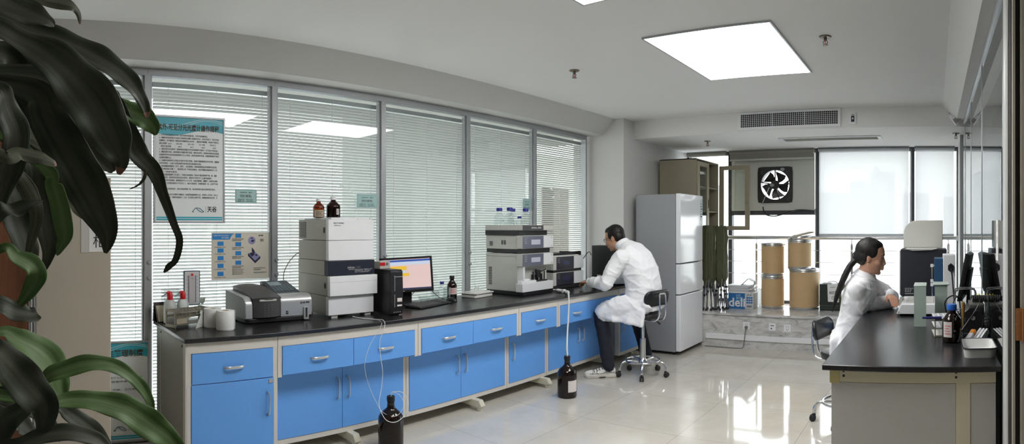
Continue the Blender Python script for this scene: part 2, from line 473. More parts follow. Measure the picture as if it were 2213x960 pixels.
# daylight and lamps
w = bpy.data.worlds.new('sky'); SC.world = w; w.use_nodes = True; nt = w.node_tree
bg = nt.nodes['Background']
tc = nt.nodes.new('ShaderNodeTexCoord'); sx = nt.nodes.new('ShaderNodeSeparateXYZ'); cr = nt.nodes.new('ShaderNodeValToRGB')
mr = nt.nodes.new('ShaderNodeMapRange'); mr.inputs[1].default_value = -1; mr.inputs[2].default_value = 1
e = cr.color_ramp.elements; e[0].position = .27; e[0].color = (.22, .22, .21, 1); e[1].position = .75; e[1].color = (.93, .97, 1, 1)
k = e.new(.45); k.color = (.80, .80, .79, 1)
k = e.new(.52); k.color = (.97, .985, 1, 1)
nt.links.new(tc.outputs['Generated'], sx.inputs[0]); nt.links.new(sx.outputs[2], mr.inputs[0]); nt.links.new(mr.outputs[0], cr.inputs[0]); nt.links.new(cr.outputs[0], bg.inputs[0])
bg.inputs[1].default_value = SKY = 2.6
PANEL = emis('light_panel', (1, .99, .97, 1), 6.5)
def panel(x0, x1, y0, y1, lab):
    t = thing('ceiling_light', lab, 'ceiling light', ((x0+x1)/2, (y0+y1)/2, ZC), 0, 'square light panels in the ceiling')
    a, b = (x1-x0)/2, (y1-y0)/2
    M().ring([(-a-.012, -b-.012), (a+.012, -b-.012), (a+.012, b+.012), (-a-.012, b+.012)], [(-a, -b), (a, -b), (a, b), (-a, b)], 'z', -.012, 0).build('frame', ALU, t)
    M().box(-a, a, -b, b, -.008, -.003).build('diffuser', PANEL, t)
panel(-1.83, -.98, 3.42, 4.61, 'large bright light panel recessed in the white ceiling near the air vent')
panel(-1.83, -.98, 1.53, 2.715, 'bright light panel at the top edge, only its far corner showing')

# far haze: ground and office blocks seen through the end windows
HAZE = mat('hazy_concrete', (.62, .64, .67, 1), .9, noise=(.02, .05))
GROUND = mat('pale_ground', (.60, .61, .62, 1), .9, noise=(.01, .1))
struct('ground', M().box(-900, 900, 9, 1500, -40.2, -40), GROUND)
def tower(x, y, w, d, top, lab, cap=None):
    m = M(); m.box(-w/2, w/2, -d/2, d/2, 0, top+40)
    t = thing('building', lab, 'building', (x, y, -40), 0, None)
    m.build('tower_block', HAZE, t)
    if cap:
        M().box(-w*cap[0], w*cap[1], -d*.3, d*.3, top+40, top+40+cap[2]).build('roof_plant_room', HAZE, t)
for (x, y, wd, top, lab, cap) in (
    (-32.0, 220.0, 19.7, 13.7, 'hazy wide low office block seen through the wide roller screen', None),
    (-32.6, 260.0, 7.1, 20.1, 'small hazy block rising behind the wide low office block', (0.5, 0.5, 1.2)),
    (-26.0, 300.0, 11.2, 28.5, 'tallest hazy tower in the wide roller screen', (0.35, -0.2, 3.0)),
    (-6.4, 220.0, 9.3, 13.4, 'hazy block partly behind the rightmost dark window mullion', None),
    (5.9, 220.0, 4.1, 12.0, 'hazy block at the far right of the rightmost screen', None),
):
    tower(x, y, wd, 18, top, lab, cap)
# the neighbouring building beyond the long window wall
nb = thing('building', 'grey-green neighbouring building with a brown pillar beyond the long window wall blinds', 'building', (-9.0, 0, -10))
M().box(-.4, 0, 6.0, 10.3, 0, 14).build('wall_block', mat('green_grey_render', L(150, 156, 150), .8, noise=(2, .08)), nb)
M().box(-.3, .35, 11.5, 12.15, 0, 12.4).build('pillar', mat('brown_render', L(72, 58, 42), .8, noise=(3, .1)), nb)
M().box(-.4, 0, 10.35, 24.0, 0, 13.2).build('pale_wall', mat('pale_render', L(176, 176, 166), .8, noise=(2, .06)), nb)
# ------------------------------------------------------ the long window bench
TOP = .82
wt = M().box(-3.845, -3.13, .972, 5.79, .794, TOP).build('worktop', BLACKTOP, None, bevel=.004)
tag(wt, 'long black worktop running below the blinds on blue drawer units', 'worktop')

def bow(m, T, ln, hor=True):
    """bow handle standing off a face at T (local: x along, y up, z out)"""
    T0 = m.T; m.T = T0 @ T
    h = ln/2
    pts = [(-h, 0, 0), (-h+.004, 0, .012), (-h+.022, 0, .024), (h-.022, 0, .024), (h-.004, 0, .012), (h, 0, 0)]
    if not hor: pts = [(y, x, z) for x, y, z in pts]
    m.tube(spline(pts, 3), .0085, 8, flat=.55)
    m.T = T0
def lab_unit(y0, y1, drawers, doors, lab, flush=False, feet=(), side=False, low=True):
    """drawer unit: body, drawers (> handle), doors (> handle), feet; front faces +X"""
    xd, xl = -3.150, (-3.150 if flush else -3.285)
    t = thing('drawer_cabinet', lab, 'cabinet', (-3.30, y0, 0), 0, 'blue fronted drawer units under the long black worktop')
    o = -3.30; W = y1-y0
    m = M()
    m.mat(0)
    m.box(-3.80-o, xd-.030-o, .0, .022, .545, .794); m.box(-3.80-o, xd-.030-o, W-.022, W, .545, .794)
    m.box(-3.80-o, xd-.035-o, .022, W-.022, .545, .556)
    m.box(-3.80-o, xd-.004-o, .0, W, .732, .794)                     # top rail
    m.box(xd-.035-o, xd-.006-o, 0, .027, .545, .732); m.box(xd-.035-o, xd-.006-o, W-.027, W, .545, .732)
    if low:
        m.box(-3.80-o, xl-.03-o, 0, .02, .118, .545); m.box(-3.80-o, xl-.03-o, W-.02, W, .118, .545); m.box(-3.80-o, -3.78-o, .02, W-.02, .118, .545)
        m.box(-3.80-o, xl-.004-o, 0, W, .085, .118)
        m.box(xl-.03-o, xl-.004-o, 0, .024, .118, .545); m.box(xl-.03-o, xl-.004-o, W-.024, W, .118, .545)
    if side:
        m.mat(1); m.box(-3.80-o, xd-.05-o, -.006, 0, .09, .79); m.mat(0)
        m.box(-3.705-o, -3.697-o, -.008, -.005, .09, .79); m.box(xd-.05-o, xd-.006-o, -.008, .0, .09, .794)
        m.mat(2); m.cyl((-3.69-o, -.006, .765), (-3.69-o, -.010, .765), .006, 10); m.cyl((-3.22-o, -.006, .765), (-3.22-o, -.010, .765), .006, 10)
    m.build('body', [EDGE, GREYP, INK], t)
    n = drawers; dw = (W-.056)/n
    for k in range(n):
        a = .028+k*dw+.0015; b = .028+(k+1)*dw-.0015
        d = M().box(xd-.020-o, xd-o, a, b, .557, .729).build('drawer', [BLUE], t, bevel=.0015)
        h = M(); bow(h, FX(xd-o, (a+b)/2, .640), .118); h.build('handle', HANDLE, d)
    if low:
        if not flush:
            M().box(xl-.35-o, xd-.02-o, .022, W-.022, .548, .556).build('drawer_bottom', BLUE, t)
        n = len(doors); dw = (W-.050)/n
        for k, hs in enumerate(doors):
            a = .025+k*dw+.0015; b = .025+(k+1)*dw-.0015
            d = M().box(xl-.018-o, xl-o, a, b, .120, .552 if flush else .546).build('door', [BLUE], t, bevel=.0015)
            yh = b-.040 if hs == 'r' else a+.040
            h = M(); bow(h, FX(xl-o, yh, .405 if flush else .385), .135, False); h.build('handle', HANDLE, d)
            if flush:
                M().box(xl-o, xl+.004-o, b-.034, b-.008, .522, .546).build('lock', ALU, d, bevel=.001)
    for fy in feet:
        m = M(); m.prism([(-3.76-o, .030), (-3.20-o, .030), (-3.185-o, .040), (-3.215-o, .085), (-3.76-o, .085)], 'y', fy-y0-.025, fy-y0+.025)
        m.cyl((-3.225-o, fy-y0, 0), (-3.225-o, fy-y0, .032), .022, 12); m.cyl((-3.70-o, fy-y0, 0), (-3.70-o, fy-y0, .032), .022, 12)
        m.build('foot', BEIGE, t, bevel=.004)
    return t
lab_unit(.992, 1.556, 1, ['r'], 'blue unit at the near end of the long bench, grey side showing', flush=True, side=True, feet=(1.08, 1.5))
lab_unit(1.560, 2.638, 2, ['r', 'l'], 'two-drawer blue unit behind the nearer brown floor jug', feet=(2.16,))
lab_unit(2.642, 3.720, 2, ['r', 'l'], 'two-drawer blue unit in mid bench with a bare foot showing below', feet=(3.33,))
lab_unit(3.724, 4.268, 1, ['l'], 'narrow one-drawer blue unit left of the tubed brown jug', feet=(4.2,))
lab_unit(4.272, 5.330, 2, ['r', 'l'], 'two-drawer blue unit behind the tubed jug and the seated man', feet=(5.2,))
lab_unit(5.342, 5.790, 1, ['l'], 'last blue unit at the bench end beyond the seated man', flush=True, side=True, feet=(5.7,))

# ------------------------------------------------------- notices on the panes
SIGNW = mat('sign_white', L(246, 251, 252), .35, noise=(3, .03))
SIGNT = mat('sign_teal', L(66, 186, 208), .35, noise=(5, .04))
SIGNK = mat('sign_print', L(70, 70, 76), .6, noise=(30, .05))
SIGNL = mat('sign_line', L(190, 228, 236), .4, noise=(5, .03))
def notice(name, lab, y0, y1, z0, z1, title, lines, logo, x=XG+.006, tsize=.047, thick=.012, crest=.75):
    t = thing(name, lab, 'notice', (x, y0, z0))
    W, H = y1-y0, z1-z0
    M().ring([(0, 0), (W, 0), (W, H), (0, H)], [(.013, .013), (W-.013, .013), (W-.013, H-.013), (.013, H-.013)], 'x', 0, thick+.006).build('frame', ALU, t, bevel=.002)
    M().box(0, thick, .012, W-.012, .012, H-.012).build('board', SIGNW, t)
    a, b = .014, W-.014
    f = lambda u, k: H-.080+k*(.022*math.sin((u-crest+.25)*2*PI*.92))
    N = 24
    def wave(k0, k1, off0, off1, xx, mt, nm):
        m = M(); top = []; bot = []
        for i in range(N+1):
            u = i/N; y = a+(b-a)*u
            top.append((y, H-.014 if off1 is None else f(u, k1)+off1)); bot.append((y, f(u, k0)+off0))
        vs = []; fs = []
        for q in (xx-.0008, xx):
            vs += [(q, y, z) for y, z in bot]+[(q, y, z) for y, z in top]
        n = N+1
        for i in range(N):
            fs.append((2*n+i, 2*n+i+1, 2*n+n+i+1, 2*n+n+i))
        m.add(vs, fs); m.build(nm, mt, t)
    wave(1, 1, -.035, None, thick+.001, SIGNT, 'header_band')
    wave(1.25, 1.25, .034, .039, thick+.0015, SIGNL, 'header_line'); wave(1.45, 1.45, .020, .024, thick+.0015, SIGNL, 'header_line')
    text(title, tsize, BROWNINK, t, FX(thick+.002, .028, H-.098), width=W-.075, ext=.0008, bold=.0008)
    z = H-.140
    for ln in lines:
        if ln: text(ln[1], .0135, SIGNK, t, FX(thick+.0012, .040, z), width=min(ln[0], 1)*(W-.085), ext=.0003)
        z -= (H-.275)/max(len(lines), 1)
    if logo:
        m = M(); m.box(thick, thick+.0012, .02, W-.02, .036, .046); m.box(thick, thick+.0010, .02, W-.02, .022, .032)
        m.build('footer_band', SIGNT, t)
        m = M()
        for p, q in (((.28, .082), (.302, .108)), ((.302, .108), (.330, .085)), ((.308, .107), (.332, .105)), ((.332, .105), (.362, .082)), ((.330, .085), (.352, .077)), ((.352, .077), (.362, .082)), ((.276, .080), (.288, .079))):
            m.tube([(thick+.001, p[0]*W/.52, p[1]), (thick+.001, q[0]*W/.52, q[1])], .0022, 5)
        m.build('logo', mat('logo_teal', L(52, 116, 138), .5), t)
        text('天谷', .042, INK, t, FX(thick+.0012, W*.745, .083), name='logo_name', width=W*.135, ext=.0005, bold=.0008)
        M().box(thick, thick+.001, W*.725, W*.727, .075, .12).build('logo_rule', INK, t)
    return t
LN = [(.8, '1、打开仪器电源预热15分钟，执行系统自检通过后，方可开始测量样品。'),
      (1, '2、测量时应先选定波长与光度方式再把样品池推入光路进行校正，具体方法如下：每次开机后'),
      (1, '应调零点，空气做空白（换波长时须重新校正100%线），稳定后开始测量，样品应不要超过。'),
      (.95, '波长范围（nm）      220-340           341-750          751-900          900以上'),
      (.92, '   吸收池误差            ±0.5               ±0.2              ±0.3              ±0.5'),
      (.98, '3、测定时取出内池附件，把被测样品溶液与空白溶液放置于光路中，在方格中不得有误。'),
      (1, '4、测定结果打印后，池用蒸馏水冲洗数次晾干备用，测定有机样时，应使用石英吸收池并加盖'),
      (1, '仪器使用完毕应依次关闭电源其大约1小时后，应将仪器罩好存放，仪器室要保持干燥并'),
      (.2, '注意防潮防尘。'),
      (1, '5、仪器所有部位的工作面大约每半年进行校准，如波长精度超差应及时处理，测量值'),
      (.7, '应符合规定，以减少误差因素的影响对样品质量的误差。'),
      (.96, '6、每次测量应调零两次（空气、溶剂），应在用前后，用擦镜纸把样品池外壁擦净并放平稳'),
      (.97, '将空白吸收池放入光路（），然后再放入另一只装有待测样品，样品不得超过池高的四分之三处'),
      (.3, '用干一块绒布擦拭。'),
      (.96, '7、仪器应置在稳固的工作台面上，环境应无强电磁场，室内应干燥无腐蚀性气体。温、湿度'),
      (.88, '应符合标准，如开机时间较长应先预热，测定时不得打开了上盖中途操作。'),
      (.97, '8、测定完毕后关机取出，整理吸收池于0.1-0.7之间，以保证精密度，测量时，先做空白溶液'),
      (.98, '调零值，二次读数误差应小于百分之二，做好记录备查，如需要重测一次，以求平均值'),
      (.1, '。'),
      (.94, '9、仪器及量具使用完毕，须与仪器说明相一致，务必做到每天清洁台面并登记签名。'),
      (.1, '签字。'),
      (.98, '10、仪器每年由专门工程师 定期检定，有故障请通知维修人员，非维修人员勿动，防止人'),
      (.97, '为损坏和自行拆卸，调整时请使用专一工具，并注意防止静电干扰，如遇紧急情况应立即，并'),
      (.12, '报告室长。')]
notice('framed_notice', 'large framed notice with a blue wave header on the window pane', .983, 1.502, 1.469, 2.209, '紫外-可见分光光度计操作规程', LN, True)
LN3 = [None, None, (.62, '一、实验室卫生管理制度'), None, (.98, '1、实验室人员必须做到个人及本岗位的卫生'), (1, '清洁，每日做好实验室环境卫生工作'), None,
       (1, '2、每天做好清洁工作服，工作服经常'), (.4, '清洗。'), None, (.5, '3、试剂放在固定处'), (1, '4、试验后器皿及时用清洁剂洗净晾'), None, (.98, '5、保持实验区域和实验用具，无灰'), (.3, '尘。')]
notice('framed_notice', 'framed hygiene notice standing on the floor between the beige cabinet and the bench', .43, .948, .01, .684, '实验室卫生管理制度', LN3, True, x=-3.862, tsize=.05)
TAGG = mat('pale_green_card', L(178, 212, 210), .5, noise=(5, .03))
def card(y0, y1, z0, z1, big, lab):
    t = thing('window_card', lab, 'card', (XG+.005, y0, z0), 0, 'pale green status cards on the window panes')
    W, H = y1-y0, z1-z0
    M().box(0, .002, 0, W, 0, H).build('card_sheet', TAGG, t)
    m = M().ring([(.006, .006), (W-.006, .006), (W-.006, H-.006), (.006, H-.006)], [(.008, .008), (W-.008, .008), (W-.008, H-.008), (.008, H-.008)], 'x', .002, .0024)
    m.build('border_line', mat('card_line', L(120, 168, 166), .6), t)
    text('设备状态   编号', .010, INK, t, FX(.0024, W*.22, H*.72), width=W*.56, ext=.0003)
    text(big, .022, INK, t, FX(.0024, W*.22, H*.42), width=W*.52, ext=.0004)
    text('仪器名称    检定日期', .009, INK, t, FX(.0024, W*.12, H*.22), width=W*.68, ext=.0003)
    text('管理人员    有效期至', .009, INK, t, FX(.0024, W*.12, H*.10), width=W*.72, ext=.0003)
card(1.584, 1.754, 1.616, 1.716, '完好(使用)', 'small pale green card between the big notice and the white instrument tower')
card(2.622, 2.826, 1.601, 1.706, '完好(使用)', 'small pale green card just right of the two amber bottles')
card(4.656, 4.79, 1.617, 1.731, '完好', 'small pale green card behind the blue-capped bottles')
# the instruction sheet with blue screens
t = thing('instruction_poster', 'cream instruction poster with blue squares above the spectrophotometer', 'poster', (XG+.005, 1.405, 1.072))
W, H = .449, .333
CREAMP = mat('cream_poster', L(222, 216, 202), .4, noise=(4, .03))
PB = mat('poster_blue', L(40, 140, 214), .45, noise=(40, .08)); PV = mat('poster_violet', L(150, 150, 190), .5, noise=(60, .15)); PD = mat('poster_navy', L(38, 36, 70), .5, noise=(60, .15))
M().box(0, .003, 0, W, 0, H).build('sheet', CREAMP, t)
m = M(); m.prism([(.006, H-.050), (.138, H-.050), (.142, H-.040), (.152, H-.022), (.172, H-.008), (.006, H-.008)], 'x', .003, .0036); m.build('title_block', PB, t)
text('T6紫外可见分光光度计', .011, PAPER, t, FX(.0038, .012, H-.026), width=.12, ext=.0003)
text('操作流程图', .012, PAPER, t, FX(.0038, .075, H-.042), width=.055, ext=.0003)
for k, zz in enumerate((.255, .207, .153, .099, .042)):
    M().box(.003, .0036, .045, .091, zz-.016, zz+.014).build('screen_square', PB, t)
    text('按下确认键进入主菜单', .0085, INK, t, FX(.0034, .022, zz-.029), width=.085, ext=.0002)
for k, zz in enumerate((.311, .250, .186, .118)):
    M().box(.003, .0036, .181, .226, zz-.016, zz+.014).build('screen_square', PB, t)
    for q in range(2): text('选择光度测量输入波长数值后按确认', .0085, INK, t, FX(.0034, .156, zz-.028-.011*q), width=.09-.02*q, ext=.0002)
for q in range(4): text('测量完成后取出比色皿关机', .008, INK, t, FX(.0034, .156, .066-.011*q), width=.09-.01*(q % 2), ext=.0002)
m = M(); m.lathe([(0, 0), (.029, 0), (.029, .0008), (0, .0008)], n=28, T=FX(.003, .309, .275)); m.build('picture_disc', PV, t)
m = M()
m.prism([(.300, .268), (.312, .282), (.330, .276), (.318, .262)], 'x', .0038, .0042); m.prism([(.296, .290), (.310, .296), (.322, .292), (.308, .287)], 'x', .0038, .0042)
m.prism([(.279, .165), (.336, .110), (.376, .145), (.376, .158), (.330, .192), (.279, .182)], 'x', .003, .0036); m.build('picture_base', PD, t)
m = M(); m.prism([(.283, .180), (.334, .128), (.374, .160), (.330, .196)], 'x', .0036, .0042); m.build('picture_body', PV, t)
m = M(); m.prism([(.290, .178), (.312, .158), (.332, .176), (.312, .192)], 'x', .0042, .0046); m.prism([(.333, .170), (.344, .160), (.354, .168), (.343, .177)], 'x', .0042, .0046)
m.prism([(.308, .196), (.332, .178), (.330, .200), (.310, .226)], 'x', .0042, .0046); m.build('picture_dark', PD, t)
text('普析通用', .010, INK, t, FX(.0034, .362, H-.026), width=.036, ext=.0003, bold=.0005)
for zz, ww in ((.072, .095), (.060, .060), (.040, .10), (.268, .03), (.278, .03)): text('北京普析通用仪器有限责任公司', .009, INK, t, FX(.0034, .322 if zz < .2 else .374, zz), width=ww, ext=.0002)
# ----------------------------------------------------- things on the window bench
# tent-shaped folder
t = thing('tent_folder', 'small dark brown tent-shaped folder with cream pages at the near back corner of the bench', 'folder', (-3.785, 1.005, TOP), .35)
BRN = mat('dark_brown_board', L(44, 36, 32), .5, noise=(30, .1))
M().prism([(-.035, 0), (-.020, .125), (-.012, .125), (-.018, 0)], 'y', -.04, .04).build('cover', BRN, t)
M().prism([(.026, 0), (-.010, .125), (-.006, .125), (.032, 0)], 'y', -.04, .04).build('cover', BRN, t)
m = M()
for k in range(5): m.prism([(.028+k*.004, .004), (-.004+k*.004, .11-k*.006), (-.002+k*.004, .11-k*.006), (.030+k*.004, .004)], 'y', -.036, .036)
m.build('pages', mat('cream_pages', L(214, 206, 184), .8, noise=(20, .05)), t)
# clear box
t = thing('clear_box', 'clear plastic box standing behind the two red-capped wash bottles', 'box', (-3.80, 1.085, TOP))
CLEARP = glassy('clear_plastic', (.92, .94, .94, 1), 1.45, body=(.7, .74, .74, 1), bodymix=.22)
m = M()
for a in ((-.035, -.032, -.06, .06), (.032, .035, -.06, .06)): m.box(a[0], a[1], a[2], a[3], 0, .205)
for b in (-.06, .057): m.box(-.032, .032, b, b+.003, 0, .205)
m.box(-.032, .032, -.057, .057, 0, .003); m.build('shell', CLEARP, t)
M().ring([(-.036, -.061), (.036, -.061), (.036, .061), (-.036, .061)], [(-.032, -.057), (.032, -.057), (.032, .057), (-.032, .057)], 'z', .2035, .2065).build('rim', WHITEPL, t)
# wash bottles
def wash(x, y, lab, s=1.0, rz=0):
    t = thing('wash_bottle', lab, 'bottle', (x, y, TOP), rz, 'red-capped plastic wash bottles')
    M().lathe([(0, 0), (.036*s, 0), (.041*s, .004), (.042*s, .02), (.042*s, .105*s), (.038*s, .130*s), (.028*s, .146*s), (.018*s, .153*s), (.018*s, .158*s), (0, .158*s)], n=28).build('body', MILKY, t)
    m = M().lathe([(0, .150*s), (.0195, .150*s), (.0195, .186*s), (.016, .192*s), (.014, .200*s), (.009, .206*s), (0, .208*s)], n=20)
    m.tube(spline([(0, 0, .199*s), (.003, -.012, .200*s), (.008, -.024, .194*s)], 4), [.0095, .0095, .0095, .0095, .009, .009, .008, .008, .007][:9], 10)
    m.build('cap', RED, t)
    M().tube(spline([(.008, -.022, .194*s), (.014, -.042, .184*s), (.018, -.062, .170*s)], 4), [.0045]*5+[.004, .003, .0025, .002], 8).build('spout', mat('grey_spout', L(120, 122, 122), .4), t)
wash(-3.69, 1.045, 'left red-capped wash bottle, in front of the clear plastic box')
wash(-3.745, 1.150, 'right red-capped wash bottle, just left of the thermometer board', .97)
# thermometer board on the pane
t = thing('thermo_hygrometer', 'white thermometer board with a dark blue edge on the window pane', 'thermometer', (XG+.005, 1.198, .905))
M().prism(rrect(.118, .238, .006, 2, .059, .119), 'x', 0, .018).build('back_board', mat('dark_blue_case', L(40, 58, 76), .4, noise=(20, .1)), t)
M().prism(rrect(.106, .226, .004, 2, .059, .119), 'x', .018, .020).build('scale_plate', mat('scale_white', L(222, 222, 224), .45, noise=(20, .02)), t)
M().box(.020, .022, .037, .081, .014, .205).build('centre_plate', mat('scale_grey', L(206, 200, 202), .45), t)
m = M()
for y in (.033, .085):
    m.tube([(.023, y, .02), (.023, y, .205)], .0022, 6)
m.build('glass_tube', mat('thermo_tube', L(150, 160, 172), .2, .4), t)
m = M()
for k in range(8):
    for y in (.020, .094): m.box(.020, .0206, y, y+.006, .022+k*.025, .0245+k*.025)
for y in (.028, .088): 
    for k in range(24): m.box(.020, .0206, y, y+.003, .022+k*.0078, .0228+k*.0078)
m.build('scale_marks', INK, t)
text('℃', .016, INK, t, FX(.0224, .052, .178), ext=.0002)
m = M().lathe([(0, 0), (.009, 0), (.009, .0006), (0, .0006)], n=16, T=FX(.022, .059, .21)); m.build('emblem', RED, t)
# glass dropper bottle with bulb stopper
t = thing('glass_dropper', 'small clear glass bottle with a bulb stopper right of the thermometer board', 'bottle', (-3.745, 1.285, TOP))
M().lathe([(0, 0), (.032, 0), (.034, .006), (.033, .05), (.016, .085), (.012, .105), (.011, .118)], n=20).build('flask', WARE, t)
M().lathe([(.010, .112), (.017, .122), (.022, .142), (.023, .150), (.018, .152), (.010, .150)], n=20).build('collar', mat('frosted_glass', L(196, 202, 190), .5, trans=.5), t)
M().lathe([(.006, .146), (.010, .16), (.018, .176), (.0205, .194), (.015, .210), (.006, .217), (0, .219)], n=20).build('bulb_stopper', WARE, t)
# test tube rack
t = thing('test_tube_rack', 'worn grey metal test tube rack by the near edge of the bench', 'rack', (-3.565, 1.125, TOP), math.radians(22))
WORN = mat('worn_rack_metal', L(142, 136, 120), .45, .35, noise=(25, .35), bump=(60, .2, .001))
Wd, Dp = .27, .10
for sy in (-1, 1):
    y = sy*Wd/2
    m = M(); m.ring([(-Dp/2, 0), (Dp/2, 0), (Dp/2, .112), (-Dp/2, .112)], [(-Dp/2+.012, .022), (Dp/2-.012, .022), (Dp/2-.012, .100), (-Dp/2+.012, .100)], 'y', y-.003, y+.003)
    m.build('end_plate', WORN, t, bevel=.001)
for z, nm in ((.022, 'bottom_shelf'), (.074, 'middle_shelf'), (.108, 'top_shelf')):
    m = M()
    if z < .03: m.box(-Dp/2, Dp/2, -Wd/2, Wd/2, z-.003, z)
    else:
        for k in range(4): 
            x = -Dp/2+(Dp-.006)*k/3; m.box(x, x+.006, -Wd/2, Wd/2, z-.003, z)
        for k in range(10):
            y = -Wd/2+(Wd-.008)*k/9; m.box(-Dp/2, Dp/2, y, y+.008, z-.0035, z-.0005)
        m.box(Dp/2-.002, Dp/2, -Wd/2, Wd/2, z-.014, z); m.box(-Dp/2, -Dp/2+.002, -Wd/2, Wd/2, z-.014, z)
    m.build(nm, WORN, t)
M().box(Dp/2-.004, Dp/2-.002, -.125, -.04, .026, .070).build('card_strip', mat('aged_card', L(168, 160, 140), .7, noise=(30, .1)), t)
# paper rolls
def roll(x, y, lab, sheet):
    t = thing('paper_roll', lab, 'paper roll', (x, y, TOP), 0, 'white paper rolls on the near bench end')
    m = M().lathe([(.021, 0), (.054, 0), (.056, .003), (.056, .014), (.0555, .016), (.056, .018), (.056, .113), (.054, .116), (.021, .116), (.021, 0)], n=40)
    m.build('roll', PAPER, t)
    M().lathe([(.019, .001), (.021, .001), (.021, .114), (.019, .114), (.019, .001)], n=24).build('core', CARTON, t)
    if sheet:
        m = M(); vs = []
        P = [((-.030, -.047, .115), (-.030, -.047, .002)), ((-.005, -.070, .098), (-.005, -.070, .002)), ((.022, -.100, .050), (.022, -.100, .002)), ((.045, -.128, .004), (.045, -.128, .001))]
        for a, b in P: vs += [a, b]
        for a, b in P: vs += [(a[0]+.001, a[1], a[2]), (b[0]+.001, b[1], b[2])]
        m.add(vs, [(2*i, 2*i+1, 2*i+3, 2*i+2) for i in range(3)]+[(8+2*i, 8+2*i+2, 8+2*i+3, 8+2*i+1) for i in range(3)])
        m.build('loose_sheet', PAPER, t)
    else:
        m = M(); 
        for k in range(2): m.tube(spline([(.0, .055, .112-.1*k), (.02, .058, .112-.1*k)], 3), .001, 4)
        m.add([(-.02, .053, .116), (-.02, .053, .0), (.012, .060, .0), (.012, .060, .116), (-.02, .0545, .116), (-.02, .0545, 0), (.012, .0615, 0), (.012, .0615, .116)], [(0, 1, 2, 3), (7, 6, 5, 4), (0, 4, 5, 1), (3, 2, 6, 7), (0, 3, 7, 4)])
        m.build('loose_sheet', PAPER, t)
roll(-3.355, 1.300, 'front white paper roll near the spectrophotometer', False)
roll(-3.475, 1.262, 'rear white paper roll with its sheet unrolled down to the worktop', True)
# spectrophotometer
t = thing('spectrophotometer', 'grey and silver benchtop spectrophotometer with a dark curved lid', 'lab instrument', (-3.63, 1.478, TOP))
DW = .488
M().prism(rrect(.335, DW-.01, .03, 3, .005, DW/2), 'z', .006, .034).build('base', BLACKPL, t, bevel=.004)
m = M()
for x in (-.12, .13):
    for y in (.05, DW-.05): m.cyl((x, y, 0), (x, y, .008), .016, 10)
m.build('rubber_foot', RUBBER, t)
prof = [(-.170, .034), (-.170, .192)]+[(.150-.06+.06*math.cos(a)+.02, .172-.055+.055*math.sin(a)) for a in (PI/2, PI*.4, PI*.3, PI*.2, PI*.1, 0)]+[(.172, .034)]
M().prism(prof, 'y', .0, .052).build('left_cheek', SILVER, t, bevel=.005)
M().prism([(x*.985-.003, z*.985+.001) for x, z in prof], 'y', -.0025, .0).build('side_plate', mat('cheek_grey', L(128, 130, 128), .6, noise=(30, .04)), t)
# curved dark sample compartment
N = 10; vs = []; fs = []
arc = [(.172+.030*math.sin(PI*i/N), .052+.198*i/N) for i in range(N+1)]
pl = [(-.165, .052)]+arc+[(-.165, .250)]
M().prism(pl, 'z', .040, .158).build('compartment_front', DARKPL, t, bevel=.003)
m = M()                                                            # domed lid
rows = []
for i in range(9):
    u = i/8; x = -.168+u*.342
    h = .158+.052*math.sin(PI*(.50+.5*u)) if u > .0 else .210
    h = .164+.052*math.cos(u*PI/2)
    row = []
    for j in range(9):
        v = j/8; y = .050+.204*v
        bulge = .030*math.sin(PI*v)*u
        row.append((x+bulge, y, h+.008*math.sin(PI*v)))
    rows.append(row)
vs = [p for r in rows for p in r]; fs = [(i*9+j, (i+1)*9+j, (i+1)*9+j+1, i*9+j+1) for i in range(8) for j in range(8)]
nb_ = len(vs); vs += [(p[0], p[1], .157) for p in vs]
fs += [(nb_+i*9+j, nb_+i*9+j+1, nb_+(i+1)*9+j+1, nb_+(i+1)*9+j) for i in range(8) for j in range(8)]
edge = [(0, j) for j in range(9)]+[(i, 8) for i in range(1, 9)]+[(8, j) for j in range(7, -1, -1)]+[(i, 0) for i in range(7, 0, -1)]
for k in range(len(edge)):
    a = edge[k][0]*9+edge[k][1]; b = edge[(k+1) % len(edge)]; b = b[0]*9+b[1]
    fs.append((b, a, nb_+a, nb_+b))
lid = m.add(vs, fs).build('lid', DARKPL, t, bevel=.002)
m = M(); m.prism([(.203+.0-.004*abs(u), .150+u*.06) for u in (-1, -.5, 0, .5, 1)]+[(.185, .21), (.185, .09)], 'z', .146, .158); m.build('lid_grip', GREYPL, lid, bevel=.002)
m = M()
for k in range(3):
    for q in range(5): m.ball((.2035-.002*abs(k-1), .125+k*.025, .055+q*.017), .0016, 6, 4)
m.build('vent_dots', GREYPL, t)
prof2 = [(-.170, .034), (-.170, .176)]+[(.120-.0+.052*math.cos(a), .124+.052*math.sin(a)) for a in (PI/2, PI*.42, PI*.33, PI*.25, PI*.17, PI*.08, 0)]+[(.172, .034)]
M().prism(prof2, 'y', .252, DW).build('right_body', SILVER, t, bevel=.004)
m = M(); m.prism([(-.172, .176), (-.172, .240), (-.155, .240), (.060, .180), (.060, .174)], 'y', .258, DW-.030); pan = m.build('control_panel', mat('panel_dark', L(58, 66, 74), .4, noise=(20, .06)), t, bevel=.003)
sl = Matrix.Translation((-.155, .258, .240)) @ Matrix(((math.cos(math.atan2(.06, .215)), 0, math.sin(math.atan2(.06, .215)), 0), (0, 1, 0, 0), (-math.sin(math.atan2(.06, .215)), 0, math.cos(math.atan2(.06, .215)), 0), (0, 0, 0, 1)))
m = M().xf(sl); m.box(.020, .090, .030, .125, .0005, .002); m.build('display', mat('lcd', L(150, 168, 176), .25), pan)
m = M().xf(sl)
for i in range(5):
    for j in range(6): m.box(.104+i*.019, .116+i*.019, .020+j*.025, .039+j*.025, .0005, .003)
m.build('keypad', mat('key_grey', L(110, 124, 134), .4), pan)
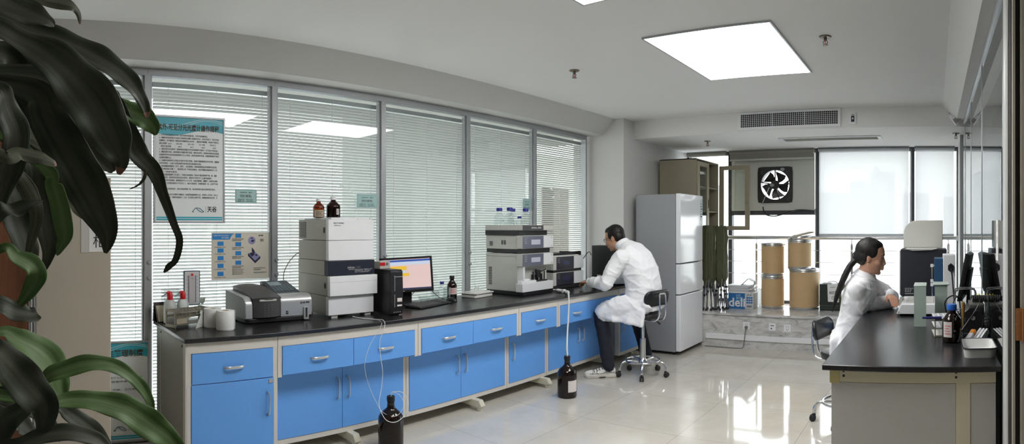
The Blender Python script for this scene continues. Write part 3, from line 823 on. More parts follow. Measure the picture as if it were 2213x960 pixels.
M().box(.1725, .1735, .370, .375, .040, .125).build('seam', mat('seam_grey', L(130, 130, 130), .5), t) if False else None
M().box(.165, .182, .420, .458, .008, .092).build('slot_plate', SILVER, t, bevel=.002)
M().box(.1822, .1836, .433, .446, .022, .086).build('slot', INK, t)
m = M().box(.1722, .173, .290, .308, .050, .072); m.build('check_badge', INK, t)
m = M(); m.tube([(.1735, .293, .064), (.1735, .298, .059), (.1735, .306, .069)], .0012, 5); m.build('check_mark', WHITEPL, t)
m = M().ring([(.398, .112), (.412, .112), (.412, .126), (.398, .126)], [(.4005, .1145), (.4095, .1145), (.4095, .1235), (.4005, .1235)], 'x', .1722, .173); m.box(.1722, .173, .404, .406, .1145, .1235); m.box(.1722, .173, .4005, .4095, .118, .120); m.build('maker_logo', INK, t)
text('普析通用', .013, INK, t, FX(.1725, .416, .115), width=.05, ext=.0004, bold=.0006)

# tall white instrument tower
t = thing('chromatograph', 'tall white stacked instrument tower with a dark band, amber bottles on top', 'lab instrument', (-3.645, 2.078, TOP))
W = .378; X0, X1 = -.215, .215; t_hplc = t
def block(z0, z1, nm='module', x1=X1, y0=0, y1=W, x0=X0, mt=WHITEPL, mt2=GREYPL, bev=.004):
    m = M(); m.mat(0).box(x1-.035, x1, y0, y1, z0, z1); m.mat(1).box(x0, x1-.0355, y0+.001, y1-.001, z0, z1)
    return m.build(nm, [mt, mt2], t, bevel=bev)
TG = mat('tower_side', L(176, 172, 160), .5, noise=(25, .03))
b0 = block(.018, .150, mt2=TG); b1 = block(.152, .288, 'tray_module', x1=X1+.030, y0=-.006, y1=W+.012, x0=X1-.10, mt2=TG)
M().box(X0, X1-.10, .001, W-.001, .152, .288).build('rear_body', TG, t)
b2 = block(.290, .390, 'dark_band', x1=X1+.006, y0=-.004, y1=W+.004, x0=X1-.05, mt=NAVYPL, mt2=NAVYPL, bev=.002)
M().box(X0, X1-.05, .001, W-.001, .290, .390).build('rear_body', TG, t)
b3 = block(.392, .530, mt2=TG); b4 = block(.532, .676, mt2=TG)
m = M(); m.mat(0).box(X0+.04, X1-.012, .03, W-.02, .676, .690); m.mat(0).box(X1-.05, X1-.008, W-.13, W-.01, .676, .688); m.build('top_tray', WHITEPL, t, bevel=.002)
M().cyl((X1-.007, W-.03, .683), (X1-.006, W-.03, .683), .003, 8).build('lock_dot', INK, t)
M().box(X1+.030, X1+.031, .0, W+.006, .246, .248).build('seam', GREYPL, t)
m = M()
for k in range(11): m.box(X0+.02, X0+.115, -.0015, .004, .548+k*.0105, .553+k*.0105)
m.build('vent_slots', INK, t)
m = M()
for z, x in ((.602, X1-.055), (.222, X1-.032)): m.lathe([(0, 0), (.016, 0), (.016, .003), (0, .003)], n=18, T=Matrix.Translation((x, -.0005 if z > .5 else -.0065, z)) @ Matrix.Rotation(PI/2, 4, 'X') @ Matrix.Diagonal((.62, 1.25, 1, 1)))
m.build('finger_recess', INK, t)
m = M()
for k in range(12): m.box(X0+.18, X0+.182+.004, -.001, .003, .030+k*.010, .035+k*.010)
m.build('vent_slots', INK, t)
m = M()
for x in (X0+.03, X1-.05):
    for y in (.03, W-.07): m.box(x, x+.04, y, y+.05, 0, .019)
m.build('foot', GREYPL, t)
text('Agilent Technologies', .013, INK, t, FX(X1+.001, .040, .648), width=.085, ext=.0004)
text('1200 Series', .010, INK, t, FX(X1+.001, .042, .632), width=.055, ext=.0003)
text('Infinity', .022, GREYPL, b2, FX(X1+.007, .150, .336), width=.060, ext=.0003, shear=.15)
text('1260', .020, SLATEPL, b2, FX(X1+.007, .215, .337), width=.040, ext=.0003)
for k, s_ in enumerate(('Binary pump, degasser  LC', 'Infinitely better  1260 Series', 'Better chromatography system')):
    text(s_, .0075, WHITEPL, b2, FX(X1+.007, .212, .326-k*.009), width=.145-.012*k, ext=.0002)
text('Infinitely Better', .007, WHITEPL, b2, FX(X1+.007, .160, .327), width=.045, ext=.0002)

def reagent(x, y, z, r, h, glass, cap, lab, labelmat=None, lz=(.1, .45), fill=None, name='reagent_bottle', capw=.46, rz=0, group=None, arc=(-.9, 1.2), neck=.72):
    """round-shouldered screw-cap bottle; the label faces +X by default"""
    t = thing(name, lab, 'bottle', (x, y, z), rz, group)
    nr = r*capw*.84
    M().lathe([(0, .002), (r*.9, 0), (r, .006), (r, h*.52), (r*.95, h*.60), (r*.7, h*.69), (nr, h*.78), (nr, h*.86), (0, h*.86)], n=30).build('body', glass, t)
    M().lathe([(0, h*.85), (r*capw, h*.85), (r*capw, h*.985), (r*capw*.92, h), (0, h)], n=24).build('cap', cap, t)
    if fill: M().lathe([(0, .004), (r*.88, .003), (r*.965, .008), (r*.965, h*fill), (0, h*fill)], n=30).build('contents', LIQUID, t)
    if labelmat:
        m = M(); k = 10; vs = []
        for i in range(k+1):
            a = arc[0]+(arc[1]-arc[0])*i/k
            for rr in (r+.0006, r+.0012):
                for zz in lz: vs.append((rr*math.cos(a), rr*math.sin(a), zz*h))
        fs = []
        for i in range(k):
            a, b = i*4, i*4+4
            fs += [(a+2, b+2, b+3, a+3), (a, a+1, b+1, b)]
        m.add(vs, fs); m.build('label', labelmat, t)
        m = M()
        for q in range(4):
            zz = (lz[0]+(lz[1]-lz[0])*(.2+.17*q))*h
            for i in range(2, k-1-(q % 3)):
                a0 = arc[0]+(arc[1]-arc[0])*i/k; a1 = arc[0]+(arc[1]-arc[0])*(i+.8)/k
                vs = [((r+.0014)*math.cos(a), (r+.0014)*math.sin(a), z_) for a in (a0, a1) for z_ in (zz, zz+.004)]
                m.add(vs, [(0, 2, 3, 1)])
        m.build('label_print', INK if 'red' not in labelmat.name else RED, t)
    return t
TAN = mat('tan_label', L(190, 172, 150), .6, noise=(60, .1)); LRED = mat('red_white_label', L(224, 214, 210), .6, noise=(40, .05))
zt = TOP+.690
reagent(-3.62, 2.112, zt, .041, .136, AMBER, WHITEPL, 'smaller amber bottle with white cap on the tall white instrument tower', TAN, (.04, .40), .22, arc=(-1.3, .5))
reagent(-3.60, 2.222, zt, .051, .150, DAMBER, WHITEPL, 'larger dark amber bottle with white cap on the tall white instrument tower', LABEL, (.15, .42), .50, arc=(-.1, .35))
ln = M().tube(spline([(-3.60, 2.215, zt+.15), (-3.60, 2.22, zt+.19), (-3.62, 2.27, zt+.225), (-3.64, 2.33, zt+.235), (-3.64, 2.40, zt+.205), (-3.62, 2.425, zt+.12), (-3.60, 2.42, zt+.0015)], 6), .0016, 6).build('solvent_tube', WHITEPL)
tag(ln, 'thin clear tube arching out of the dark amber bottle on the instrument tower', 'tube')
M().xf(Matrix.Translation(-Vector(t_hplc.location))).tube(spline([(-3.86, 2.090, 1.255), (-3.872, 2.05, 1.23), (-3.875, 1.99, 1.16), (-3.872, 1.96, 1.07), (-3.845, 1.985, TOP+.10), (-3.83, 2.02, TOP+.006)], 6), .0035, 6).build('power_cord', mat('grey_cord', L(120, 120, 108), .5), t_hplc)

# black computer tower with a small carton on it
def pc(name, lab, x, y, w, d, h, rz=0):
    t = thing(name, lab, 'computer', (x, y, TOP), rz)
    M().box(-d, -.012, 0, w, .008, h).build('case', BLACKPL, t, bevel=.004)
    M().prism([(-.012, .004), (.0, .02), (.006, h*.5), (.0, h-.012), (-.012, h)], 'y', -.001, w+.001).build('front_bezel', BLACKPL, t, bevel=.003)
    M().box(.003, .0055, w*.28, w*.32, .06, h*.88).build('front_strip', ALU, t)
    m = M(); m.box(.0045, .0075, w*.5, w*.9, h*.30, h*.38); m.box(.0045, .0075, w*.5, w*.9, h*.2, h*.235); m.build('sticker', LABEL, t)
    M().box(.0, .004, w*.35, w*.98, h*.84, h*.855).build('drive_line', ALU, t)
    m = M()
    for k in range(4): m.cyl((-.003, w*(.25+.17*k), .024), (.006, w*(.25+.17*k), .024), .004, 8)
    m.build('front_port', ALU, t)
    m = M()
    for q in (-d+.03, -.05): m.box(q, q+.02, .01, w-.01, 0, .009)
    m.build('foot', RUBBER, t)
    return t
pc('computer_tower', 'black slim computer tower between the white instrument tower and the monitor', -3.285, 2.500, .105, .40, .322)
t = thing('small_carton', 'small carton with a red panel lying on the black computer tower', 'box', (-3.47, 2.505, TOP+.322))
m = M().mat(0).box(-.06, .05, 0, .092, 0, .052); m.build('carton', mat('carton_grey', L(190, 186, 180), .6, noise=(20, .05)), t, bevel=.002)
M().box(.050, .0508, .0, .046, .022, .046).build('red_panel', RED, t)
m = M(); 
for k in range(6): m.box(.0502, .0508, .052+k*.004, .054+k*.004, .024, .044)
m.build('barcode', INK, t)

# monitor facing the camera
scr = Vector((.80, -.60, 0)).normalized()
rzm = math.atan2(scr.y, scr.x)
t = thing('monitor', 'black computer monitor showing a pink and yellow spreadsheet on the long bench', 'monitor', (-3.715, 2.985, TOP), rzm)
tilt_ = Matrix.Rotation(math.radians(3.2), 4, 'X') @ Matrix.Rotation(math.radians(-4), 4, 'Y')
Tm = Matrix.Translation((0, 0, .238)) @ tilt_
w2, h2 = .213, .142
m = M().xf(Tm); m.ring([(-w2, -h2), (w2, -h2), (w2, h2), (-w2, h2)], [(-w2+.017, -h2+.024), (w2-.017, -h2+.024), (w2-.017, h2-.017), (-w2+.017, h2-.017)], 'x', 0, .024); m.build('bezel', BLACKPL, t, bevel=.004)
m = M().xf(Tm); m.box(-.02, .010, -w2+.004, w2-.004, -h2+.004, h2-.004); m.box(-.05, -.02, -.12, .12, -.09, .09); m.build('back_shell', BLACKPL, t, bevel=.005)
def scrm(n, c, s=.42):
    return emis('screen_'+n, c, s)
S0 = scrm('pink', L(236, 208, 204)); S1 = scrm('yellow', L(246, 202, 70)); S2 = scrm('bluebar', L(66, 96, 176)); S3 = scrm('pale', L(208, 220, 238)); S4 = scrm('grid', L(206, 160, 130)); S5 = scrm('task', L(60, 66, 96))
a, b, c, d = -w2+.017, w2-.017, -h2+.024, h2-.017
m = M().xf(Tm); m.box(.010, .0115, a, b, c, d); sc = m.build('screen', S0, t)
m = M().xf(Tm); m.box(.0115, .012, a, b, d-.020, d-.004); m.build('title_bar', S2, sc)
m = M().xf(Tm); m.box(.0115, .012, a, b, d-.046, d-.020); m.box(.0115, .012, a+.07, a+.19, d-.11, d-.088); m.build('tool_bar', S3, sc)
m = M().xf(Tm); m.box(.0115, .012, a+.06, a+.20, d-.088, d-.055); m.box(.0115, .012, a+.09, a+.22, d-.136, d-.112); m.build('yellow_cells', S1, sc)
m = M().xf(Tm)
for k in range(9): m.box(.012, .0123, a+.06, a+.21, d-.060-k*.014, d-.0595-k*.014)
for k in range(9): m.box(.012, .0123, a+.075+k*.017, a+.0755+k*.017, d-.215, d-.055)
m.build('grid_lines', S4, sc)
m = M().xf(Tm); m.box(.0115, .012, a, b, c, c+.012); m.build('task_bar', S5, sc)
M().xf(Tm).box(.024, .025, -.06, -.02, -h2+.008, -h2+.014).build('button_strip', GREYPL, t)
m = M(); m.prism([(-.05, .012), (-.02, .012), (-.026, .20), (-.05, .20)], 'y', -.045, .045); m.build('stand', BLACKPL, t, bevel=.004)
M().lathe([(0, 0), (.10, 0), (.105, .004), (.10, .010), (.05, .016), (0, .016)], n=28, T=Matrix.Translation((-.02, 0, 0)) @ Matrix.Diagonal((.8, 1.15, 1, 1))).build('foot', BLACKPL, t)
# keyboard and mouse
t = thing('keyboard', 'black keyboard lying in front of the spreadsheet monitor', 'keyboard', (-3.535, 3.075, TOP), math.radians(14.5))
M().prism([(-.075, 0), (.075, 0), (.078, .010), (-.078, .024)], 'y', -.225, .225).build('base', BLACKPL, t, bevel=.003)
m = M(); sl = math.atan2(-.014, .156)
for i in range(5):
    x = -.058+i*.026
    for j in range(14 if i < 4 else 8):
        y = -.205+j*.0222 if i < 4 else -.205+j*.04
        z = .0235-(x+.078)*.014/.156*1.0
        m.obox((x, y+.008, z), (.020, .0185 if i < 4 else .034, .010), ry=-sl)
for i in range(5):
    for j in range(4):
        x = -.058+i*.026; m.obox((x, .135+j*.0222, .0235-(x+.078)*.09), (.020, .0185, .010), ry=-sl)
m.build('keys', DARKPL, t)
t = thing('computer_mouse', 'black computer mouse at the right end of the keyboard', 'mouse', (-3.60, 3.375, TOP), math.radians(10))
m = M(); m.ball((0, 0, .004), (.055, .031, .032), 18, 10)
for i, p in enumerate(m.v):
    if p[2] < 0: m.v[i] = (p[0], p[1], 0)
m.build('shell', BLACKPL, t); M().cyl((.030, -.003, .027), (.030, .003, .027), .008, 10).build('wheel', RUBBER, t)
cb = M().tube(spline([(-3.655, 3.365, TOP+.012), (-3.72, 3.34, TOP+.03), (-3.78, 3.27, TOP+.11), (-3.80, 3.20, TOP+.125), (-3.80, 3.10, TOP+.05), (-3.79, 3.00, TOP+.012), (-3.77, 2.93, TOP+.006)], 6), .003, 6).build('mouse_cable', BLACKPL)
tag(cb, 'thin black cable looping from the mouse up behind the monitor', 'cable')
# glassware by the window
t = thing('glass_bowl', 'shallow clear glass bowl between the keyboard and the window', 'bowl', (-3.775, 3.225, TOP))
M().lathe([(0, .002), (.028, 0), (.034, .004), (.058, .032), (.062, .042), (.059, .042), (.054, .032), (.030, .007), (0, .006)], n=30).build('bowl', WARE, t)
def beaker(x, y, r, h, lab):
    t = thing('glass_beaker', lab, 'beaker', (x, y, TOP), 0, 'clear glass beakers by the brown bottle')
    M().lathe([(0, .001), (r*.93, 0), (r, .006), (r, h-.006), (r+.004, h), (r-.001, h-.003), (r-.003, h-.010), (r-.003, .008), (0, .004)], n=28).build('beaker', WARE, t)
    m = M()
    for k in range(4): m.box(r-.0005, r+.0004, -.006, .006+.004*(k % 2), h*(.25+.15*k), h*(.25+.15*k)+.0015)
    m.build('scale_marks', WHITEPL, t)
beaker(-3.775, 3.345, .038, .085, 'left clear glass beaker behind the mouse')
beaker(-3.715, 3.425, .034, .105, 'right clear glass beaker in front of the brown bottle')
reagent(-3.795, 3.445, TOP, .030, .150, WARE, BLUECAP, 'small clear bottle with a blue cap behind the glass beakers', None, capw=.6, name='clear_bottle')
reagent(-3.785, 3.555, TOP, .044, .195, DAMBER, BLACKPL, 'brown reagent bottle with an orange-printed label left of the lidded tray', LRED, (.18, .46), .42, capw=.5, arc=(-1.4, .5))
# lidded white tray
t = thing('lidded_tray', 'white enamel tray with a lid and loop handle on the long bench', 'tray', (-3.69, 3.775, TOP), math.radians(8))
ENAM = mat('white_enamel', L(232, 232, 230), .22, noise=(15, .02), coat=.3)
M().prism(rrect(.175, .27, .03, 4), 'z', .0, .034).build('tray', ENAM, t, bevel=.006)
m = M(); m.prism(rrect(.195, .29, .03, 4), 'z', .034, .042); m.prism(rrect(.15, .24, .03, 4), 'z', .042, .050); m.build('lid', ENAM, t, bevel=.004)
m = M(); m.tube(spline([(0, -.024, .050), (0, -.026, .07), (0, -.012, .086), (0, .012, .086), (0, .026, .07), (0, .024, .050)], 4), .006, 8); m.build('handle', ENAM, t)

# stacked grey instrument with blue-capped bottles
t = thing('chromatograph', 'grey stacked instrument with two lilac displays and an open sampler bay', 'lab instrument', (-3.615, 4.045, TOP), math.radians(2))
W = .475; X0, X1 = -.225, .225
def side_block(z0, z1, y0=.012, y1=W-.012, x1=X1-.07, nm='side_body'):
    return M().box(X0, x1, y0, y1, z0, z1).build(nm, LGREY, t, bevel=.003)
def front(z0, z1, x1=X1, panel_mat=SLATEPL, disp=True, nm='front_module'):
    m = M(); m.box(X1-.072, x1, 0, W, z0, z1); f = m.build(nm, LGREY, t, bevel=.003)
    M().box(x1-.002, x1+.003, .0, W*.66, z0+.004, z1-.004).build('front_panel', panel_mat, f)
    M().box(x1-.002, x1+.0025, W*.66, W-.004, z0+.006, z1-.006).build('door_panel', WHITEPL, f)
    if disp:
        M().box(x1+.003, x1+.0045, W*.26, W*.55, z0+(z1-z0)*.30, z0+(z1-z0)*.68).build('display', mat('lilac_display', L(196, 198, 214), .25), f)
        for k in range(4): text(('Detector', 'Status', 'Lamp', 'Ready')[k], .010, GREYPL, f, FX(x1+.0033, W*.05, z1-.022-k*.016), width=.035+.012*(k == 0), ext=.0002)
    m = M()
    for z in (z0+.02, z1-.022): m.cyl((x1+.0025, W-.03, z), (x1+.004, W-.03, z), .008, 10)
    m.build('knob_mark', GREYPL, f)
    return f
M().box(X0+.01, X1-.005, .01, W-.01, 0, .036).build('base', BLACKPL, t, bevel=.005)
side_block(.036, .380)
side_block(.385, .420, y0=.02, y1=W-.02, nm='black_shelf').data.materials[0] = BLACKPL
side_block(.420, .545); side_block(.545, .592, y0=.0, y1=W-.03, x1=X1-.05, nm='black_shelf').data.materials[0] = BLACKPL
front(.265, .380, x1=X1); front(.425, .545, x1=X1)
M().box(X1-.06, X1-.02, .0, W-.03, .382, .424).build('black_shelf', BLACKPL, t)
m = M(); m.ring([(X0+.0, .0), (X1, .0), (X1, W), (X0+.0, W)], [(X0+.014, .014), (X1-.014, .014), (X1-.014, W-.014), (X0+.014, W-.014)], 'z', .600, .640); m.box(X0, X1, 0, W, .592, .602); m.build('top_tray', LGREY, t, bevel=.003)
M().box(X1-.002, X1+.002, .0, W*.66, .594, .638).build('name_panel', DARKPL, t)
text('UltiMate 3000', .022, WHITEPL, t, FX(X1+.0024, W*.26, .608), width=.15, ext=.0004)
# sampler bay
M().box(X1-.20, X1-.075, .03, W-.03, .09, .262).build('bay_back', INK, t)
m = M(); m.box(X1-.072, X1-.01, .02, .045, .11, .266); m.box(X1-.072, X1-.04, .05, .16, .12, .15); m.build('bay_frame', WHITEPL, t, bevel=.002)
m = M(); m.box(X1-.072, X1+.008, -.012, W-.01, .034, .112); m.box(X1-.06, X1-.01, .0, .22, .112, .132); m.build('drip_tray', WHITEPL, t, bevel=.004)
m = M()
for k in range(7): m.cyl((X1-.05-.01*(k % 2), .20+k*.033, .115), (X1-.05-.01*(k % 2), .20+k*.033, .18+.06*((k*37 % 5)/5)), .006+.003*(k % 2), 8)
m.box(X1-.08, X1-.03, .18, .42, .10, .125); m.cyl((X1-.04, .27, .19), (X1-.035, .40, .22), .006, 8); m.box(X1-.06, X1-.03, .26, .30, .15, .22); m.build('needle_unit', BLACKPL, t, bevel=.001)
m = M()
for k in range(4): m.cyl((X1-.034, .055+.022*k, .16), (X1-.034, .055+.022*k, .235), .007, 10)
m.build('syringe', GLASS, t)
m = M()
for k in range(4): m.tube(spline([(X1-.03, .06+.02*k, .24), (X1-.02, .12+.03*k, .20+.01*k), (X1-.045, .2+.03*k, .17)], 5), .0014, 5)
m.build('capillary', CHROME, t)
m = M()
for k in range(11): m.box(X0+.035, X0+.075, .010, .0125, .085+k*.0155, .093+k*.0155)
m.build('vent_slots', INK, t)
m = M()
for k in range(4): m.box(X0+.045, X0+.085, .010, .0125, .448+k*.011, .454+k*.011)
for k in range(2):
    for q in range(5): m.box(X0+.19+.03*k, X0+.212+.03*k, .010, .0125, .462+q*.008, .467+q*.008)
m.build('side_label', INK, t)
M().box(X0, X1-.072, .010, .0122, .352, .354).build('seam', GREYP, t)
zt = TOP+.602
def bb(x, y, r, h, lab, s=None):
    tt = reagent(x, y, zt, r, h, WARE, BLUECAP, lab, None, capw=.56, name='clear_bottle', group='blue-capped clear bottles on the grey instrument')
    M().lathe([(0, .004), (r*.9, .004), (r*.93, .01), (r*.93, h*.16), (0, h*.16)], n=24).build('contents', glassy('clear_water', (.93, .95, .95, 1), 1.33) if 'clear_water' not in MATS else MATS['clear_water'], tt)
    if s: text(s, .022, INK, tt, FX(r+.001, -.006, h*.36), name='marker_letter', ext=.0003)
bb(-3.735, 4.120, .050, .200, 'leftmost blue-capped clear bottle, lettered A', 'A')
bb(-3.70, 4.228, .050, .205, 'second blue-capped clear bottle from the left, lettered B', 'B')
bb(-3.765, 4.345, .048, .200, 'third blue-capped clear bottle, standing behind the small one')
bb(-3.645, 4.400, .050, .200, 'rightmost blue-capped clear bottle')
bb(-3.60, 4.255, .035, .120, 'small short blue-capped bottle in front of the tall ones')

# lower dark-fronted instrument stack
t = thing('chromatograph', 'lower two-tier instrument with dark blue fronts beside the seated man', 'lab instrument', (-3.675, 4.655, TOP))
W = .525; X0, X1 = -.16, .175
M().box(X0, X1-.005, .01, W-.01, 0, .034).build('base', BLACKPL, t, bevel=.005)
for z0, z1 in ((.036, .165), (.192, .325)):
    M().box(X0, X1-.03, .01, W-.01, z0, z1).build('side_body', LGREY, t, bevel=.003)
    f = M().box(X1-.03, X1, .0, W, z0, z1).build('front_module', LGREY, t, bevel=.003)
    M().box(X1-.002, X1+.004, .05, W*.66, z0+.003, z1-.003).build('front_panel', NAVYPL, f)
    M().box(X1-.002, X1+.003, W*.66, W-.004, z0+.004, z1-.004).build('door_panel', WHITEPL, f)
    M().box(X1+.004, X1+.005, W*.30, W*.52, z0+.045, z0+.085).build('display', mat('navy_display', L(52, 60, 96), .2), f)
    for k in range(3): text(('Pump', 'Status', 'Ready')[k], .010, GREYPL, f, FX(X1+.0044, .065, z1-.024-k*.018), width=.035, ext=.0002)
M().box(X0, X1-.012, .012, W-.02, .166, .191).build('black_shelf', BLACKPL, t)
m = M(); m.box(X0+.02, X1-.02, .02, W-.06, .326, .334); m.build('paper_sheet', PAPER, t)
m = M(); m.box(X0+.05, X1-.01, W-.04, W-.025, .326, .362); m.tube([(X1-.03, .03, .348), (X1-.02, W-.03, .364)], .008, 8); m.tube([(X1-.02, W-.03, .364), (X1-.02, W-.03, .33)], .007, 8); m.box(X0, X1-.05, .0, W-.03, .334, .345); m.build('top_frame', BLACKPL, t)
# computer behind the man
t = pc('computer_tower', 'black computer case standing at the column behind the seated man', -3.19, 5.44, .18, .372, .418)
M().box(-.300, -.250, -.002, .001, .070, .098).build('sticker', LABEL, t)
cb = M().tube(spline([(-3.70, 5.64, TOP+.30), (-3.78, 5.70, TOP+.33), (-3.83, 5.60, TOP+.20), (-3.83, 5.45, TOP+.08), (-3.80, 5.38, TOP+.006)], 6), .005, 6).build('power_cable', BLACKPL)
tag(cb, 'black cable looped by the wall between the instrument and the black computer case', 'cable')
m = M().tube(spline([(-3.82, 5.38, TOP+.07), (-3.80, 5.41, TOP+.115), (-3.76, 5.39, TOP+.115), (-3.745, 5.37, TOP+.07), (-3.76, 5.38, TOP+.02), (-3.80, 5.40, TOP+.008)], 5), .004, 6, closed=False).build('power_cable', BLACKPL)
tag(m, 'small loop of black cable on the worktop beside the black computer case', 'cable')

# hoses and floor jugs
def jug(x, y, lab, fill, lbl, rz=0):
    t = thing('amber_jug', lab, 'bottle', (x, y, 0), rz, 'large amber floor jugs')
    r, h = .083, .345
    M().lathe([(0, .003), (.072, 0), (.081, .006), (r, .02), (r, .195), (.080, .215), (.066, .237), (.040, .258), (.026, .272), (.023, .300), (.024, .302), (.024, .308), (.021, .310), (.021, .315)], n=36).build('body', DAMBER, t)
    M().lathe([(.012, .316), (.026, .316), (.027, .314), (.027, .342), (.025, .345), (.012, .345), (.012, .316)], n=24).build('cap_ring', BLACKPL, t)
    M().lathe([(0, .006), (.070, .004), (.079, .01), (.0805, .02), (.0805, fill), (0, fill)], n=36).build('contents', LIQUID, t)
    if lbl:
        m = M(); vs = []
        for i in range(9):
            a = -.75+1.1*i/8
            for rr in (r+.0006, r+.0012):
                for z in (.055, .15): vs.append((rr*math.cos(a), rr*math.sin(a), z))
        m.add(vs, [f for i in range(8) for f in ((i*4+2, i*4+6, i*4+7, i*4+3), (i*4, i*4+1, i*4+5, i*4+4))]); m.build('label', LABEL, t)
    return t
jug(-3.055, 2.325, 'large amber jug with thin white tubes in the near foreground', .12, False)
jug(-2.925, 4.085, 'large amber jug with a white hose rising to the bench', .085, True, rz=-.1)
zc = TOP
WT = mat('white_tubing', L(226, 228, 228), .35, noise=(30, .03))
m = M().tube(spline([(-3.40, 2.255, TOP+.006), (-3.33, 2.265, TOP+.004), (-3.22, 2.315, TOP+.004), (-3.142, 2.330, TOP+.004), (-3.118, 2.320, .78), (-3.12, 2.285, .70), (-3.10, 2.275, .60), (-3.09, 2.285, .50),
                     (-3.085, 2.27, .39), (-3.06, 2.235, .30), (-2.99, 2.235, .225), (-2.965, 2.30, .205), (-2.963, 2.37, .24), (-2.972, 2.40, .31), (-3.0, 2.385, .365), (-3.03, 2.345, .375), (-3.055, 2.326, .352), (-3.055, 2.325, .20)], 7), .0022, 6).build('drain_tube', WT)
tag(m, 'thin white tube from the tall white tower down into the near amber jug', 'tube')
m = M().tube(spline([(-3.38, 2.245, TOP+.006), (-3.28, 2.28, TOP+.003), (-3.155, 2.31, TOP+.0035), (-3.122, 2.29, .785), (-3.126, 2.21, .68), (-3.128, 2.17, .56), (-3.122, 2.19, .44), (-3.10, 2.24, .31), (-3.05, 2.26, .25), (-2.985, 2.30, .235), (-2.972, 2.345, .26), (-2.975, 2.37, .31), (-3.01, 2.355, .36), (-3.05, 2.330, .355), (-3.053, 2.328, .22)], 7), .0015, 5).build('drain_tube', WT)
tag(m, 'second, thinner tube hanging slack beside the white one over the near amber jug', 'tube')
t = thing('waste_hose', 'thick white hose from the grey instrument down into the farther amber jug', 'hose')
M().tube(spline([(-3.40, 4.52, TOP+.020), (-3.30, 4.50, TOP+.022), (-3.20, 4.46, TOP+.018), (-3.128, 4.39, TOP+.012), (-3.09, 4.34, .74), (-3.06, 4.29, .62), (-3.00, 4.19, .48), (-2.945, 4.11, .40), (-2.925, 4.087, .36), (-2.925, 4.085, .25)], 6), .0075, 8).build('hose', mat('milky_hose', L(214, 216, 214), .4, noise=(40, .04)), t)
m = M(); m.cyl((-3.345, 4.512, TOP+.021), (-3.265, 4.488, TOP+.021), .014, 10); m.cyl((-3.20, 4.462, TOP+.016), (-3.172, 4.445, TOP+.016), .017, 10); m.cyl((-3.255, 4.47, TOP+.02), (-3.245, 4.50, TOP+.02), .018, 10); m.build('fitting', WHITEPL, t)
# -------------------------------------------------------------- far end of the room
PZ = .412
# refrigerator
t = thing('refrigerator', 'tall grey three-door refrigerator with glossy white door faces', 'refrigerator', (-3.02, 5.985, 0))
FG = mat('fridge_grey', L(158, 160, 164), .45, noise=(60, .02)); FW = mat('fridge_white', L(246, 248, 252), .16, noise=(6, .01), coat=.25)
M().box(-.29, .215, .0, .66, .035, 1.812).build('body', FG, t, bevel=.006)
for z0, z1, nm in ((.045, .672, 'lower_door'), (.684, 1.022, 'middle_door'), (1.034, 1.818, 'upper_door')):
    d = M().box(.222, .278, .0, .655, z0, z1).build(nm, [FW], t, bevel=.008, seg=3)
m = M(); m.box(.212, .224, .006, .65, .06, 1.80); m.build('door_gasket', mat('gasket', L(120, 122, 126), .6), t)
m = M()
for x in (-.25, .18):
    for y in (.05, .60): m.cyl((x, y, 0), (x, y, .037), .02, 12)
m.build('foot', RUBBER, t)
M().box(.278, .2795, .575, .640, 1.52, 1.77).build('energy_label', mat('energy_label', L(196, 206, 214), .4, noise=(90, .15)), t)
m = M()
for k in range(6): m.box(.2795, .2800, .585, .63-.012*(k % 3), 1.56+.03*k, 1.572+.03*k)
m.build('energy_bars', INK, t)
# tall glass-fronted cabinet with one door swung open
t = thing('glass_cabinet', 'tall beige cabinet behind the refrigerator with one glass door swung open', 'cabinet', (-3.06, 6.70, PZ))
CB = mat('cabinet_beige', L(166, 158, 138), .5, noise=(15, .03))
D0, D1, CW, CH = -.30, .21, .76, 1.88
m = M(); m.box(D0, D1, 0, .012, 0, CH); m.box(D0, D1, CW-.012, CW, 0, CH); m.box(D0, D0+.01, .012, CW-.012, 0, CH); m.box(D0, D1, 0, CW, CH-.012, CH); m.box(D0, D1, 0, CW, .0, .05)
for x in (-.20, -.05): m.box(x, x+.003, -.001, .0, .05, CH-.02)
m.build('carcass', CB, t, bevel=.002)
for z in (.45, .92, 1.22, 1.53): M().box(D0+.01, D1-.01, .012, CW-.012, z, z+.012).build('shelf', CB, t)
def cab_door(nm, T, w_, h_):
    m = M().xf(T); m.ring([(0, 0), (w_, 0), (w_, h_), (0, h_)], [(.07, .055), (w_-.07, .055), (w_-.07, h_-.055), (.07, h_-.055)], 'x', -.018, .0); d = m.build(nm, CB, t, bevel=.003)
    m = M().xf(T); m.box(-.011, -.007, .065, w_-.065, .05, h_-.05); m.build('glass', GLASS, d)
    return d
Tn = Matrix.Translation((D1+.018, .004, .985))
d = cab_door('glass_door', Tn, CW/2-.006, .86)
m = M().xf(Tn); m.prism(rrect(.022, .11, .010, 4, CW/2-.034, .34), 'x', .0, .003); m.build('recessed_pull', INK, d)
To = Matrix.Translation((D1+.018, CW-.004, .985)) @ Matrix.Rotation(math.radians(-97), 4, 'Z') @ Matrix.Diagonal((-1, 1, 1, 1)) @ Matrix.Translation((0, 0, 0))
d = cab_door('open_glass_door', To, CW/2+.075, .86)
m = M().xf(To); m.lathe([(.010, 0), (.016, 0), (.016, .006), (.010, .006), (.010, 0)], n=16, T=Matrix.Translation((-.018, CW/2+.040, .36)) @ Matrix.Rotation(-PI/2, 4, 'Y')); m.build('lock_ring', CHROME, d)
M().box(D1, D1+.018, .004, CW-.004, .055, .97).build('lower_door', CB, t, bevel=.003)
